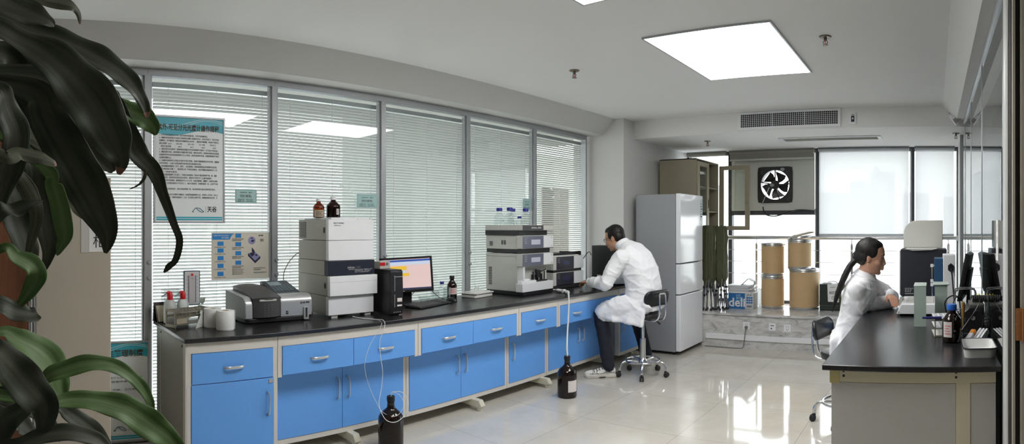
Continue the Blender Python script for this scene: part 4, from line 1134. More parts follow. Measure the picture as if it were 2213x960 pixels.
for i, (y, z, r_, h_, mt) in enumerate(((.12, 1.545, .035, .14, WARE), (.22, 1.545, .03, .2, WARE), (.30, 1.235, .04, .12, WARE), (.16, 1.235, .05, .1, MILKY), (.26, .935, .05, .14, AMBER), (.14, .935, .04, .18, WARE))):
    tt = thing('stored_bottle', 'bottle standing on a shelf inside the glass cabinet', 'bottle', (-3.06+.06-.03*(i % 2), 6.70+y, PZ+z-.003), 0, 'bottles inside the glass cabinet')
    M().lathe([(0, 0), (r_, 0), (r_, h_*.6), (r_*.45, h_*.8), (r_*.45, h_), (0, h_)], n=16).build('body', mt, tt)
# folded camp chairs against the cabinet
OLIVE = mat('olive_canvas', L(78, 80, 56), .85, noise=(14, .2), bump=(60, .5, .004)); OLIVE2 = mat('olive_piping', L(112, 114, 92), .8, noise=(30, .1))
LEG = mat('chair_tube', L(150, 150, 154), .3, .7, noise=(30, .1))
def camp(lab, x, y, rz, s):
    t = thing('folding_chair', lab, 'folding chair', (x, y, PZ), rz, 'folded olive camp chairs')
    random.seed(s)
    m = M(); R = []; n = 20
    # bundled canvas: pleated tube hanging from the top of the legs
    for k, (z, rx, ry) in enumerate(((.285, .020, .020), (.31, .050, .042), (.40, .082, .066), (.56, .080, .066), (.74, .072, .058), (.92, .076, .054), (1.02, .080, .050), (1.035, .074, .044))):
        row = []
        for j in range(n):
            a = 2*PI*j/n; w = 1+.16*math.sin(5*a+k*.7+s)+.06*math.sin(9*a-k)
            row.append((rx*w*math.cos(a), ry*w*math.sin(a), z+.015*math.sin(3*a+s)))
        R.append(row)
    vs = [p for r_ in R for p in r_]
    fs = [(i*n+j, i*n+(j+1) % n, (i+1)*n+(j+1) % n, (i+1)*n+j) for i in range(len(R)-1) for j in range(n)]
    fs += [tuple(range(n-1, -1, -1)), tuple((len(R)-1)*n+j for j in range(n))]
    m.add(vs, fs); m.build('canvas', OLIVE, t, ang=70)
    for q in range(3):
        a = -1.9+.9*q+.2*s
        m = M(); m.tube(spline([(.080*math.cos(a)*(.9+.2*(k % 2)), .066*math.sin(a)*(.9+.2*(k % 2))-.006, 1.0-.12*k) for k in range(6)], 4), .006, 6, flat=.6); m.build('piping', OLIVE2, t)
    for q in range(10):
        a = 2*PI*q/10+.2*s; b = a+.5+.2*random.random()
        p0 = (.050*math.cos(b), .040*math.sin(b), .50); p1 = (.092*math.cos(a), .074*math.sin(a), .016)
        lg = M().tube([p0, p1], .0085, 8).build('leg', LEG, t)
        m = M(); m.lathe([(0, 0), (.016, 0), (.018, .004), (.013, .022), (.009, .026), (0, .026)], c=(p1[0], p1[1], 0), n=12)
        f = .35+.1*(q % 3); c = [p1[i]+(p0[i]-p1[i])*f for i in range(3)]
        m.box(c[0]-.012, c[0]+.012, c[1]-.012, c[1]+.012, c[2]-.014, c[2]+.014); m.build('joint', RUBBER, lg)
camp('folded olive camp chair standing nearest the refrigerator', -2.722, 6.80, .3, 0)
camp('folded olive camp chair standing nearest the blue printed box', -2.60, 6.90, 1.0, 1)
# printed box with magazines
t = thing('printed_box', 'blue and white printed cardboard box on the marble platform', 'box', (-2.385, 7.12, PZ), .04)
BXB = mat('box_blue', L(40, 112, 176), .5, noise=(20, .04)); BXW = mat('box_white', L(206, 210, 212), .55, noise=(20, .03))
m = M(); m.mat(0).box(-.165, .055, -.11, .11, 0, .196); m.mat(1).box(.055, .165, -.11, .11, 0, .196); m.build('carton', [BXB, BXW], t, bevel=.003)
text('deli', .150, PAPER, t, FY(-.160, -.1106, .030), width=.215, ext=.0006, bold=.003)
text('打印\n复印纸', .032, SIGNL, t, FY(-.06, -.1106, .155), width=.085, ext=.0004)
M().box(-.06, .04, -.1112, -.110, .100, .106).build('print_rule', SIGNL, t)
m = M()
for k in range(3):
    for q in range(3): m.box(.075+q*.028, .098+q*.028, -.1112, -.110, .070+k*.030, .092+k*.030)
m.build('print_table', BXB, t); m = M()
for k in range(7): m.box(.080+k*.010, .084+k*.010+.003*(k % 2), -.1112, -.110, .022, .046)
m.build('barcode', INK, t)
text('A4', .03, INK, t, FY(.08, -.1106, .166), width=.06, ext=.0004)
zz = PZ+.197
MAGB = mat('magazine_blue', L(52, 72, 128), .45, noise=(20, .1)); MAGW = mat('magazine_white', L(222, 224, 226), .6, noise=(20, .03))
for k, (h_, a_, dx, cm, lab) in enumerate(((.022, .02, .0, MAGW, 'lowest magazine of the stack on the blue printed box'), (.020, -.05, -.012, MAGB, 'second magazine from the bottom, dark blue spine'), (.018, .06, .006, MAGW, 'third magazine from the bottom, white cover'),
                                        (.022, -.02, -.02, MAGB, 'dark blue magazine second from the top of the stack'), (.016, .03, -.015, MAGW, 'white magazine on top of the stack on the printed box'))):
    t = thing('magazine', lab, 'magazine', (-2.395+dx, 7.11, zz), a_, 'magazines stacked on the printed box')
    m = M(); m.box(-.148, .148, -.105, .105, 0, .003); m.box(-.148, .148, -.105, .105, h_-.003, h_); m.box(-.148, .148, .102, .105, .003, h_-.003); m.build('cover', cm, t)
    M().box(-.144, .144, -.102, .102, .003, h_-.003).build('pages', PAPER, t); zz += h_
t = thing('folded_card', 'grey folded card propped open on top of the magazine stack', 'card', (-2.305, 7.10, zz), .1)
m = M(); m.prism([(-.09, 0), (.0, .085), (.003, .083), (-.085, 0)], 'y', -.07, .07); m.prism([(.0, .085), (.085, .045), (.084, .041), (-.001, .081)], 'y', -.07, .07); m.prism([(.080, .0), (.085, .045), (.082, .045), (.076, 0)], 'y', -.07, .07); m.build('sheet', mat('grey_card', L(186, 186, 192), .6, noise=(20, .05)), t)
t = thing('plastic_bag', 'crumpled white plastic bag between the printed box and the drums', 'bag', (-2.225, 7.36, PZ))
m = M(); n = 14
random.seed(3); R = []
for z, r_ in ((0, .03), (.04, .040), (.10, .040), (.16, .034), (.20, .044), (.225, .035)):
    R.append([((r_+.010*(random.random()-.5))*math.cos(2*PI*j/n), (r_+.018*(random.random()-.5))*math.sin(2*PI*j/n), z+.02*(random.random()-.5)*(z > 0)) for j in range(n)])
vs = [p for r_ in R for p in r_]; fs = [(i*n+j, i*n+(j+1) % n, (i+1)*n+(j+1) % n, (i+1)*n+j) for i in range(5) for j in range(n)]+[tuple(range(n-1, -1, -1)), tuple(5*n+j for j in range(n))]
m.add(vs, fs).build('bag', thin('bag_film', (.86, .88, .88, 1), .5, .1), t, ang=80)
# fibre drums
def drum(x, y, z, r, h, lab, rz=0, mark=None):
    t = thing('fibre_drum', lab, 'drum', (x, y, z), rz, 'brown fibre drums on the platform')
    M().lathe([(0, .004), (r*.985, .004), (r*.985, h-.008), (0, h-.008)], n=44).build('body', CARTON, t)
    M().lathe([(r*.93, 0), (r*1.0, 0), (r*1.012, .006), (r*1.0, .013), (r*1.012, .026), (r*.99, .030), (r*.985, .030)], n=44).build('bottom_hoop', STEEL, t)
    M().lathe([(r*.985, h-.040), (r*1.0, h-.040), (r*1.012, h-.034), (r*1.0, h-.028)], n=44).build('top_hoop', STEEL, t)
    M().lathe([(0, h-.008), (r*.90, h-.008), (r*.93, h), (r*1.01, h), (r*1.03, h-.006), (r*1.03, h-.022), (r*1.0, h-.024)], n=44).build('lid', STEEL, t)
    m = M(); m.box(r*1.02, r*1.07, -.035, .035, h-.030, h-.008); m.build('clasp', STEEL, t, bevel=.003)
    if mark:
        for k, s_ in enumerate(mark): text(s_, .055, BROWNINK, t, Matrix.Rotation(-PI/2-.45+.24*k, 4, 'Z') @ Matrix.Rotation(PI/2, 4, 'Z') @ FX(r*.986, 0, h*.74-.02*(k % 2)), name='marker_writing', ext=.0004)
    return t
drum(-2.035, 7.27, PZ, .149, .412, 'lower drum of the left stack of fibre drums', -.6)
drum(-2.035, 7.27, PZ+.412, .149, .410, 'upper drum of the left stack of fibre drums', .2)
drum(-1.622, 7.275, PZ, .192, .505, 'widest fibre drum, lower one of the right stack with marker writing', .5, '279,1')
drum(-1.675, 7.24, PZ+.505, .150, .365, 'fibre drum on the wide one, with a lid and board lying askew on top', .9)
t = thing('loose_drum_lid', 'loose steel drum lid lying tilted on the right drum stack', 'lid', (-1.675, 7.24, PZ+.505+.366), .2)
Tt = Matrix.Translation((0, 0, .028)) @ Matrix.Rotation(math.radians(-9), 4, 'Y')
M().xf(Tt).lathe([(0, .0), (.135, .0), (.145, .010), (.152, .010), (.156, -.002), (.156, -.016), (.150, -.018), (.150, .004), (.142, .003), (.134, -.006), (0, -.006)], n=40).build('lid', STEEL, t)
t = thing('folded_board', 'pale flat board lying askew on top of the tilted drum lid', 'board', (-1.655, 7.22, PZ+.505+.390), .5)
m = M().xf(Matrix.Translation((0, 0, .034)) @ Matrix.Rotation(math.radians(-13), 4, 'Y')); m.box(-.13, .15, -.10, .10, -.006, .0); m.box(-.11, .15, -.09, .08, .0, .008); m.box(-.09, .14, -.08, .09, .008, .014); m.build('board', mat('pale_board', L(206, 196, 180), .6, noise=(20, .05)), t, bevel=.002)
# green gift bag
t = thing('gift_box', 'dark green box with a white hand-lettered label beside the widest drum', 'box', (-1.215, 7.22, PZ), .05)
GRN = mat('dark_green', L(28, 40, 34), .5, noise=(20, .1)); OLV = mat('olive_print', L(78, 78, 52), .6, noise=(60, .5))
m = M(); m.mat(0).box(-.185, .06, -.10, .10, 0, .325); m.mat(1).box(.0605, .19, -.098, .10, .07, .322); m.mat(0).box(.0605, .19, -.098, .10, .0, .07); m.build('box', [GRN, OLV], t, bevel=.003)
m = M(); m.box(-.17, .18, -.1006, -.099, .058, .064); m.box(-.17, .18, -.1006, -.099, .030, .034); m.build('print_line', mat('green_line', L(84, 96, 88), .5), t)
m = M(); m.prism([(-.080, .112), (.055, .106), (.055, .316), (.052, .326), (-.088, .326)], 'y', -.103, -.1012); m.build('paper_label', PAPER, t)
text('AII3支', .050, INK, t, FY(-.066, -.1034, .205), width=.10, ext=.0004, bold=.0008)
text('检验样品', .016, INK, t, FY(-.05, -.1034, .282), width=.06, ext=.0003)
m = M(); m.lathe([(.016, 0), (.024, 0), (.024, .0006), (.016, .0006), (.016, 0)], n=20, T=FY(-.012, -.1032, .160)); m.box(-.02, -.004, -.1038, -.1030, .155, .166); m.build('round_stamp', GREYP, t)
m = M(); m.tube(spline([(-.10, 0, .322), (-.09, 0, .345), (-.03, 0, .352), (.01, 0, .345), (.03, 0, .322)], 5), .006, 6); m.box(-.15, -.05, -.05, .05, .326, .340); m.build('top_flap', PAPER, t)
# stainless railing before the end windows
YR = 7.545
t = thing('stainless_railing', 'stainless steel railing with thin wires before the end windows', 'railing', (0, YR, PZ))
M().tube([(-2.84, 0, .885), (.285, 0, .885)], .027, 14).build('handrail', STEEL, t)
for z in (.245, .405, .565, .72): M().tube([(-2.84, 0, z), (.285, 0, z)], .004, 6).build('wire', STEEL, t)
for x in (-2.335, -1.055, .185):
    p = M().cyl((x, 0, 0), (x, 0, .80), .018, 12).build('post', STEEL, t)
    m = M(); m.cyl((x, 0, .80), (x, 0, .865), .007, 8); m.lathe([(.018, .795), (.024, .80), (.010, .815), (.007, .82)], c=(x, 0, 0), n=12); m.lathe([(.045, 0), (.045, .006), (.018, .010)], c=(x, 0, 0), n=16)
    for z in (.245, .405, .565, .72): m.ball((x, -.018, z), .013, 10, 6)
    m.build('fitting', CHROME, p)
m = M(); m.lathe([(0, 0), (.04, 0), (.04, .02), (0, .02)], n=16, T=Matrix.Translation((.285, 0, .885)) @ Matrix.Rotation(PI/2, 4, 'Y')); m.build('wall_flange', CHROME, t)
# opaque panel with the extractor fan
XP0, XP1 = -2.725, -1.565
cx, cz, s2 = -2.105, 2.005, .243
t = thing('vent_panel', 'pale grey panel filling the upper window, holding the black extractor fan', 'panel', (0, YW-.006, 0))
PNL = mat('vent_panel_grey', L(204, 206, 200), .6, noise=(4, .04))
m = M(); m.ring([(XP0, 1.665), (XP1, 1.665), (XP1, 2.42), (XP0, 2.42)], [(cx-s2+.02, cz-s2+.02), (cx+s2-.02, cz-s2+.02), (cx+s2-.02, cz+s2-.02), (cx-s2+.02, cz+s2-.02)], 'y', -.006, .006); m.build('sheet', PNL, t)
m = M(); m.ring([(XP0, 1.66), (XP1, 1.66), (XP1, 2.42), (XP0, 2.42)], [(XP0+.05, 1.675), (XP1-.03, 1.675), (XP1-.03, 2.40), (XP0+.05, 2.40)], 'y', -.012, -.006); m.build('edge_strip', PNL, t)
t = thing('extractor_fan', 'square black extractor fan with daylight showing between its blades', 'fan', (cx, YW-.02, cz))
n = 40
def sq(k, n, h, r):
    a = 2*PI*k/n; c_, s_ = math.cos(a), math.sin(a)
    m_ = max(abs(c_), abs(s_)); p = (h*c_/m_, h*s_/m_)
    # rounded corners
    q = h-r; px_, py_ = p
    if abs(px_) > q and abs(py_) > q:
        sx_, sy_ = math.copysign(1, px_), math.copysign(1, py_)
        dx_, dy_ = abs(px_)-q, abs(py_)-q; l_ = math.hypot(dx_, dy_) or 1
        px_, py_ = sx_*(q+r*dx_/l_), sy_*(q+r*dy_/l_)
    return (px_, py_)
circ = [(.198*math.cos(2*PI*k/n), .198*math.sin(2*PI*k/n)) for k in range(n)]
FB = mat('fan_black', (.012, .012, .012, 1), .35, noise=(20, .2))
M().ring([sq(k, n, s2, .03) for k in range(n)], circ, 'y', -.014, 0).build('frame_plate', FB, t, bevel=.003)
M().ring([(p[0]*1.02, p[1]*1.02) for p in circ], circ, 'y', -.001, .10).build('shroud', FB, t)
M().lathe([(0, -.03), (.05, -.03), (.062, -.018), (.062, .05), (0, .05)], n=24, T=Matrix.Rotation(-PI/2, 4, 'X')).build('motor', FB, t)
for k in range(5):
    a = 2*PI*k/5+.95; m = M(); vs = []
    for r_, w_, sk in ((.045, .26, -.1), (.10, .48, 0.0), (.15, .52, .12), (.190, .46, .22)):
        for q in (-1, 1):
            b = a+sk+q*w_; vs.append((r_*math.cos(b), .045+.018*q, r_*math.sin(b)))
    vs += [(x, y+.003, z) for x, y, z in vs]
    fs = []
    for i in range(3): fs += [(2*i, 2*i+2, 2*i+3, 2*i+1), (8+2*i, 8+2*i+1, 8+2*i+3, 8+2*i+2)]
    e_ = [0, 2, 4, 6, 7, 5, 3, 1]
    for i in range(8): fs.append((e_[i], 8+e_[i], 8+e_[(i+1) % 8], e_[(i+1) % 8]))
    m.add(vs, fs).build('blade', FB, t)
for k, a in enumerate((PI/2, 0.05, -PI/2+.3, PI-.2)):
    M().tube([(.05*math.cos(a), .0, .05*math.sin(a)), (.205*math.cos(a), .0, .205*math.sin(a))], .009, 6).build('bracket_arm', FB, t)
m = M()
for x, z in ((.17, .17), (-.19, .175), (.175, -.19), (-.185, -.18)):
    for q in ((0, 0), (.022, .01), (.008, -.02)): m.ball((x+q[0], -.015, z+q[1]), .004, 6, 4)
m.build('rivet', CHROME, t)
for x, z in ((.105, .205), (-.035, -.005)):
    m = M(); m.lathe([(0, 0), (.03, 0), (.03, .002), (0, .002)], n=20, T=Matrix.Translation((x, -.015 if z > .1 else -.032, z)) @ Matrix.Rotation(PI/2, 4, 'X') @ Matrix.Diagonal((1, .72, 1, 1))); m.build('round_label', mat('fan_label', L(150, 154, 158), .4), t)
t = thing('fan_cord', 'black cord hanging from the fan and along the window transom', 'cord')
M().tube(spline([(-2.18, YW-.05, 1.97), (-2.23, YW-.045, 1.86), (-2.275, YW-.04, 1.765)], 5), .004, 6).build('white_lead', WHITEPL, t)
M().tube(spline([(-2.275, YW-.035, 1.72), (-2.255, YW-.036, 1.64), (-2.22, YW-.036, 1.60), (-2.10, YW-.038, 1.585), (-1.95, YW-.038, 1.62), (-1.78, YW-.038, 1.665), (-1.55, YW-.04, 1.650)], 6), .008, 8).build('cord', RUBBER, t)
m = M(); m.box(-2.285, -2.265, YW-.05, YW-.024, 1.71, 1.735); m.lathe([(.008, 0), (.014, 0), (.014, .006), (.008, .006), (.008, 0)], n=14, T=Matrix.Translation((-2.29, YW-.02, 1.735)) @ Matrix.Rotation(PI/2, 4, 'X')); m.build('plug', CHROME, t)
# roller blinds
def roller(x0, x1, zb, lab, full):
    t = thing('roller_blind', lab, 'blind', ((x0+x1)/2, YW-.07, 0), 0, 'roller blinds along the end windows')
    w_ = (x1-x0)/2
    tb = M().cyl((-w_, 0, 2.448), (w_, 0, 2.448), .022 if full else .030, 16).build('roller_tube', ROLLED if not full else ALU, t)
    M().box(-w_, w_, -.03, .03, 2.471, 2.48).build('head_rail', ALU, t)
    if full: M().box(-w_+.01, w_-.01, .019, .0205, zb, 2.445).build('screen', SCREEN, t)
    elif zb: M().box(-w_+.01, w_-.01, -.022, -.018, zb, 2.445).build('screen', ROLLED, t)
    if zb: M().prism(rrect(.016, .026, .006, 3, .02 if full else -.02, zb), 'x', -w_+.008, w_-.008).build('hem_bar', ALU if full else GREYPL, t)
    for k, xx in enumerate((w_+.008, w_+.024)):
        M().cyl((xx, -.012, 1.10 if full else .95), (xx, -.012, 2.45), .0032, 5).build('bead_chain', mat('bead_chain', L(150, 152, 150), .4) if 'bead_chain' not in MATS else MATS['bead_chain'], t)
roller(-3.37, -2.79, 0, 'roller blind fully rolled up over the window behind the glass cabinet', False)
roller(-2.735, -1.56, 2.345, 'grey roller blind rolled up above the extractor fan', False)
roller(-1.505, -.315, 1.335, 'wide white roller blind drawn down with hazy towers behind', True)
roller(-.245, .270, 1.335, 'narrow white roller blind drawn down at the right end of the windows', True)
# air grille, switch, slot diffuser, sprinklers, detector
t = thing('air_vent', 'rectangular white air vent with a dark grid above the end windows', 'vent', (-1.535, 6.11, 0))
GW, z0, z1 = .565, 2.495, 2.688
M().ring([(-GW, z0), (GW, z0), (GW, z1), (-GW, z1)], [(-GW+.03, z0+.03), (GW-.03, z0+.03), (GW-.03, z1-.025), (-GW+.03, z1-.025)], 'y', -.016, 0).build('frame', WHITEPL, t, bevel=.003)
M().box(-GW+.03, GW-.03, -.004, -.002, z0+.03, z1-.025).build('duct_opening', INK, t)
m = M()
for k in range(49): x = -GW+.03+(2*GW-.06)*k/48; m.box(x-.0016, x+.0016, -.013, -.005, z0+.03, z1-.025)
m.build('vertical_bars', WHITEPL, t); m = M()
for k in range(1, 7): z = z0+.03+(z1-z0-.055)*k/7; m.box(-GW+.03, GW-.03, -.011, -.006, z-.0013, z+.0013)
for k in (1, 2): x = -GW+.03+(2*GW-.06)*k/3; m.box(x-.004, x+.004, -.014, -.004, z0+.03, z1-.025)
m.build('horizontal_bars', WHITEPL, t)
t = thing('wall_switch', 'small white control plate with a dark display right of the air vent', 'switch', (-.842, 6.11, 2.575))
M().prism(rrect(.072, .128, .006, 2), 'y', -.010, 0).build('plate', WHITEPL, t, bevel=.002)
M().box(-.018, .016, -.012, -.009, -.035, .028).build('display', INK, t); M().box(-.014, .012, -.0125, -.0118, .034, .044).build('legend', GREYP, t); M().box(-.008, .006, -.013, -.0118, -.01, .01).build('indicator', WHITEPL, t)
t = thing('slot_diffuser', 'long slim slotted diffuser in the dropped ceiling before the windows', 'vent', (-1.20, 6.78, SOF))
M().ring([(-.60, -.13), (.60, -.13), (.60, .13), (-.60, .13)], [(-.555, -.10), (.555, -.10), (.555, .10), (-.555, .10)], 'z', -.014, 0).build('frame', WHITEPL, t, bevel=.004)
m = M()
for k in range(9): y = -.095+k*.0235; m.prism([(y, -.012), (y+.018, -.004), (y+.018, -.002), (y, -.010)], 'x', -.555, .555)
m.build('slats', LGREY, t)
def sprinkler(x, y, z, lab):
    t = thing('sprinkler', lab, 'sprinkler', (x, y, z), 0, 'ceiling sprinklers')
    BR = MATS.get('dull_brass') or mat('dull_brass', L(120, 112, 100), .4, .7)
    M().lathe([(.012, -.010), (.036, -.008), (.042, -.001), (.042, 0), (0, 0)], n=22).build('escutcheon', BR, t)
    m = M(); m.cyl((0, 0, -.03), (0, 0, 0), .011, 12); m.tube(spline([(-.008, 0, -.028), (-.015, 0, -.04), (-.005, 0, -.058)], 4), .003, 6); m.tube(spline([(.008, 0, -.028), (.015, 0, -.04), (.005, 0, -.058)], 4), .003, 6); m.build('yoke', BR, t)
    M().lathe([(0, -.062), (.020, -.061), (.021, -.058), (0, -.058)], n=16).build('deflector', BR, t)
    M().cyl((0, 0, -.055), (0, 0, -.03), .003, 6).build('glass_bulb', RED, t)
sprinkler(-2.686, 3.85, ZC, 'sprinkler in the ceiling left of the large light panel')
sprinkler(-.705, 3.79, ZC, 'sprinkler in the ceiling right of the large light panel')
sprinkler(-2.67, 6.62, SOF, 'sprinkler above the glass cabinet in the dropped ceiling')
sprinkler(.245, 6.53, SOF, 'sprinkler in the right corner by the white detector')
t = thing('motion_detector', 'white tilted motion detector in the upper right corner', 'detector', (.215, 6.105, 2.545))
m = M(); m.tube(spline([(-.075, -.005, .085), (-.05, -.03, .05), (-.02, -.05, .03)], 4), .006, 6); m.box(-.09, -.065, -.012, .005, .06, .10); m.build('bracket', WHITEPL, t)
m = M().xf(Matrix.Translation((.0, -.06, 0)) @ Matrix.Rotation(math.radians(-35), 4, 'Y') @ Matrix.Rotation(math.radians(-12), 4, 'X')); m.prism(rrect(.062, .13, .014, 4), 'y', -.028, .02); hd = m.build('head', WHITEPL, t, bevel=.008)
m = M().xf(Matrix.Translation((.0, -.06, 0)) @ Matrix.Rotation(math.radians(-35), 4, 'Y') @ Matrix.Rotation(math.radians(-12), 4, 'X')); m.box(-.022, .022, -.033, -.027, -.055, .0); m.build('lens', GREYP, hd)
# sockets on the platform riser and the refrigerator plug
def socket(x, z, lab, kind):
    t = thing('wall_socket', lab, 'socket', (x, 6.65, z), 0, 'sockets on the marble riser')
    M().prism(rrect(.086, .086, .006, 2), 'y', -.008, 0).build('plate', WHITEPL, t, bevel=.002)
    m = M()
    if kind: 
        for dx, dz in ((-.011, .018), (.011, .018), (-.012, -.012), (.012, -.012), (0, -.024)): m.box(dx-.002, dx+.002, -.0095, -.0075, dz-.006, dz+.006)
    else: m.box(-.022, .022, -.0095, -.0075, .014, .022); m.box(-.018, -.004, -.0095, -.0075, -.024, -.008)
    m.build('holes', INK, t)
socket(-2.182, .270, 'left socket on the marble riser, with the grey plug in it', True)
socket(-1.865, .268, 'middle socket plate on the marble riser, with a slot', False)
socket(-1.683, .262, 'right empty socket on the marble riser', True)
t = thing('plug_and_cord', 'grey plug with its cord running down the riser towards the refrigerator', 'cord', (0, 0, 0))
CORD = mat('grey_cable', L(112, 110, 106), .55, noise=(30, .1))
m = M(); m.lathe([(0, 0), (.012, 0), (.020, .008), (.020, .022), (.012, .03), (0, .03)], n=14, T=Matrix.Translation((-2.182, 6.641, .252)) @ Matrix.Rotation(PI/2, 4, 'X')); m.build('plug', CORD, t)
M().tube(spline([(-2.182, 6.605, .24), (-2.19, 6.604, .17), (-2.20, 6.604, .08), (-2.215, 6.60, .02), (-2.26, 6.60, .0055), (-2.45, 6.60, .005), (-2.70, 6.60, .005)], 7), .005, 6).build('cord', CORD, t)
# ------------------------------------------------------------ bench on the right
wt = M().box(-.506, .305, 2.635, 5.72, .794, TOP).build('worktop', BLACKTOP, None, bevel=.004)
tag(wt, 'black worktop of the right-hand bench in front of the seated woman', 'worktop')
YEL = mat('yellowed_steel', L(196, 184, 128), .5, noise=(12, .08)); BEI2 = mat('bench_beige', L(204, 197, 172), .5, noise=(12, .05)); GRP2 = mat('end_panel_grey', L(184, 183, 179), .55, noise=(25, .04))
def side_unit(y0, y1, lab, end):
    t = thing('drawer_cabinet', lab, 'cabinet', (-.10, y0, 0)); o = -.10; W = y1-y0
    m = M(); m.box(-.40-o, .283-o, .012, W, .732, .794); m.box(-.40-o, -.38-o, .012, .04, .09, .732); m.box(-.40-o, -.38-o, W-.03, W, .09, .732); m.box(-.40-o, .28-o, .02, W-.02, .09, .105); m.box(.26-o, .283-o, .012, W, .09, .732)
    m.box(-.40-o, .28-o, W-.015, W, .09, .732); m.build('body', BEI2, t)
    n = 2; dw = (W-.08)/n
    for k in range(n):
        a, b = .042+dw*k, .042+dw*(k+1)-.004
        d = M().box(-.405-o-.015, -.402-o, a, b, .56, .73).build('drawer', BLUE, t, bevel=.0015)
        h = M(); bow(h, Matrix.Translation((-.42-o, (a+b)/2, .645)) @ Matrix(((0, 0, -1, 0), (-1, 0, 0, 0), (0, 1, 0, 0), (0, 0, 0, 1))), .118); h.build('handle', HANDLE, d)
        d = M().box(-.39-o, -.38-o, a, b, .11, .552).build('door', BLUE, t, bevel=.0015)
        h = M(); bow(h, Matrix.Translation((-.39-o, b-.04 if k == 0 else a+.04, .40)) @ Matrix(((0, 0, -1, 0), (-1, 0, 0, 0), (0, 1, 0, 0), (0, 0, 0, 1))), .13, False); h.build('handle', HANDLE, d)
    if end:
        M().box(-.470-o, .100-o, 0, .012, .06, .733).build('end_panel', GRP2, t, bevel=.001)
        M().box(.167-o, .283-o, 0, .012, .06, .733).build('end_panel', GRP2, t, bevel=.001)
        m = M(); m.box(.101-o, .166-o, -.004, .012, .06, .79); m.box(-.432-o, .283-o, -.005, .012, .736, .792); m.build('end_frame', BEI2, t, bevel=.001)
        M().box(-.477-o, -.432-o, -.006, .03, .729, .792).build('rail_end', YEL, t, bevel=.001)
        for x in (-.412, .101):
            for z in (.764, .786): 
                m = M(); m.lathe([(.0028, 0), (.0062, 0), (.0062, .0015), (.0028, .003), (0, .0015)], n=12, T=Matrix.Translation((x-o, -.005, z)) @ Matrix.Rotation(PI/2, 4, 'X')); m.build('screw', INK, t)
    M().box(.284-o, .304-o, .03, W, .02, .792).build('shadow_gap_strip', INK, t)  # black strip standing in for the shadow gap beside the wall
    m = M()
    for y in (.12, W-.12): m.box(-.36-o, .27-o, y-.025, y+.025, .035, .09); m.cyl((-.30-o, y, 0), (-.30-o, y, .036), .022, 12); m.cyl((.22-o, y, 0), (.22-o, y, .036), .022, 12)
    m.build('foot_rail', BEIGE, t)
side_unit(2.68, 3.86, 'grey-ended bench unit nearest the camera under the right worktop', True)
side_unit(4.86, 5.70, 'far bench unit under the right worktop beyond the seated woman', False)

# tall black-backed instrument with its pale hood and the papers on it
t = thing('black_instrument', 'tall black instrument cabinet on the right bench, seen from the back', 'lab instrument', (-.09, 5.22, TOP))
m = M(); m.box(-.205, .205, 0, .36, .012, .425); m.build('case', mat('slate_black', L(40, 42, 50), .5, noise=(30, .06)), t, bevel=.004)
m = M(); m.box(-.215, -.205, .02, .34, .02, .41); m.box(-.19, .19, .03, .33, 0, .014); m.build('side_trim', GREYPL, t)
m = M()
for k in range(3):
    for q in range(7-k): m.box(-.165+.011*q, -.157+.011*q-.003*(q % 2), -.001, 0, .075-.014*k, .082-.014*k)
m.build('rating_marks', GREYPL, t)
m = M().box(-.165, -.09, -.001, 0, .030, .036); m.build('plate_line', GREYPL, t)
t = thing('paper_sheets', 'loose white paper sheets lying on the black instrument', 'paper', (-.10, 5.225, TOP+.4255))
m = M()
for k in range(4):
    a = .05*(k-1.5)
    m.add([(-.155+.02*k, -.012-.006*k, .0-.004*k), (.125-.012*k, -.014-.004*k, .003-.003*k), (.13, .17, .001+.0015*k), (-.15, .17, .001+.0015*k), (-.155+.02*k, -.012-.006*k, .0012-.004*k), (.125-.012*k, -.014-.004*k, .0042-.003*k), (.13, .17, .0022+.0015*k), (-.15, .17, .0022+.0015*k)],
          [(3, 2, 1, 0), (4, 5, 6, 7), (0, 1, 5, 4), (1, 2, 6, 5), (2, 3, 7, 6), (3, 0, 4, 7)])
for i, p in enumerate(m.v):
    if p[2] < 0 and p[1] > -.004: m.v[i] = (p[0], p[1], 0)
m.build('sheets', PAPER, t)
t = thing('white_hood', 'pale round-cornered hood standing on the black instrument', 'hood', (-.09, 5.27, TOP+.4255))
pr = [(-.188, .006), (.172, .006), (.172, .258)]+[(-.188+.12-.12*math.sin(a), .14+.118*math.cos(a)-.002) for a in [PI/2*k/8 for k in range(9)]]
M().prism(pr, 'y', 0.14, .29).build('shell', mat('hood_white', L(216, 216, 208), .4, noise=(10, .02)), t, bevel=.006)
# blue and white supply unit with a power inlet
t = thing('power_unit', 'white box with a blue side panel and a black power inlet behind the glass tanks', 'lab instrument', (.085, 4.62, TOP))
m = M().box(-.012, .085, 0, .24, .012, .405); m.build('case', WHITEPL, t, bevel=.004)
M().box(-.080, -.013, .004, .24, .012, .375).build('blue_panel', mat('deep_blue', L(44, 84, 122), .4, noise=(20, .06)), t, bevel=.003)
m = M(); m.prism([(.048+.026*math.cos(PI/6+PI/3*k), .305+.036*math.sin(PI/6+PI/3*k)) for k in range(6)], 'y', -.012, 0); m.build('power_inlet', BLACKPL, t, bevel=.002)
m = M(); m.box(-.07, .08, .02, .22, 0, .013); m.build('foot', RUBBER, t)
m = M()
for z in (.06, .34): m.cyl((-.02, -.0, z), (-.02, .006, z), .004, 8)
m.build('screw', CHROME, t)
cb = M().tube(spline([(.135, 4.606, TOP+.30), (.142, 4.54, TOP+.24), (.150, 4.45, TOP+.12), (.160, 4.38, TOP+.03), (.18, 4.22, TOP+.006)], 6), .006, 6).build('power_cable', BLACKPL); tag(cb, 'black cable hanging from the power inlet of the white and blue box', 'cable')
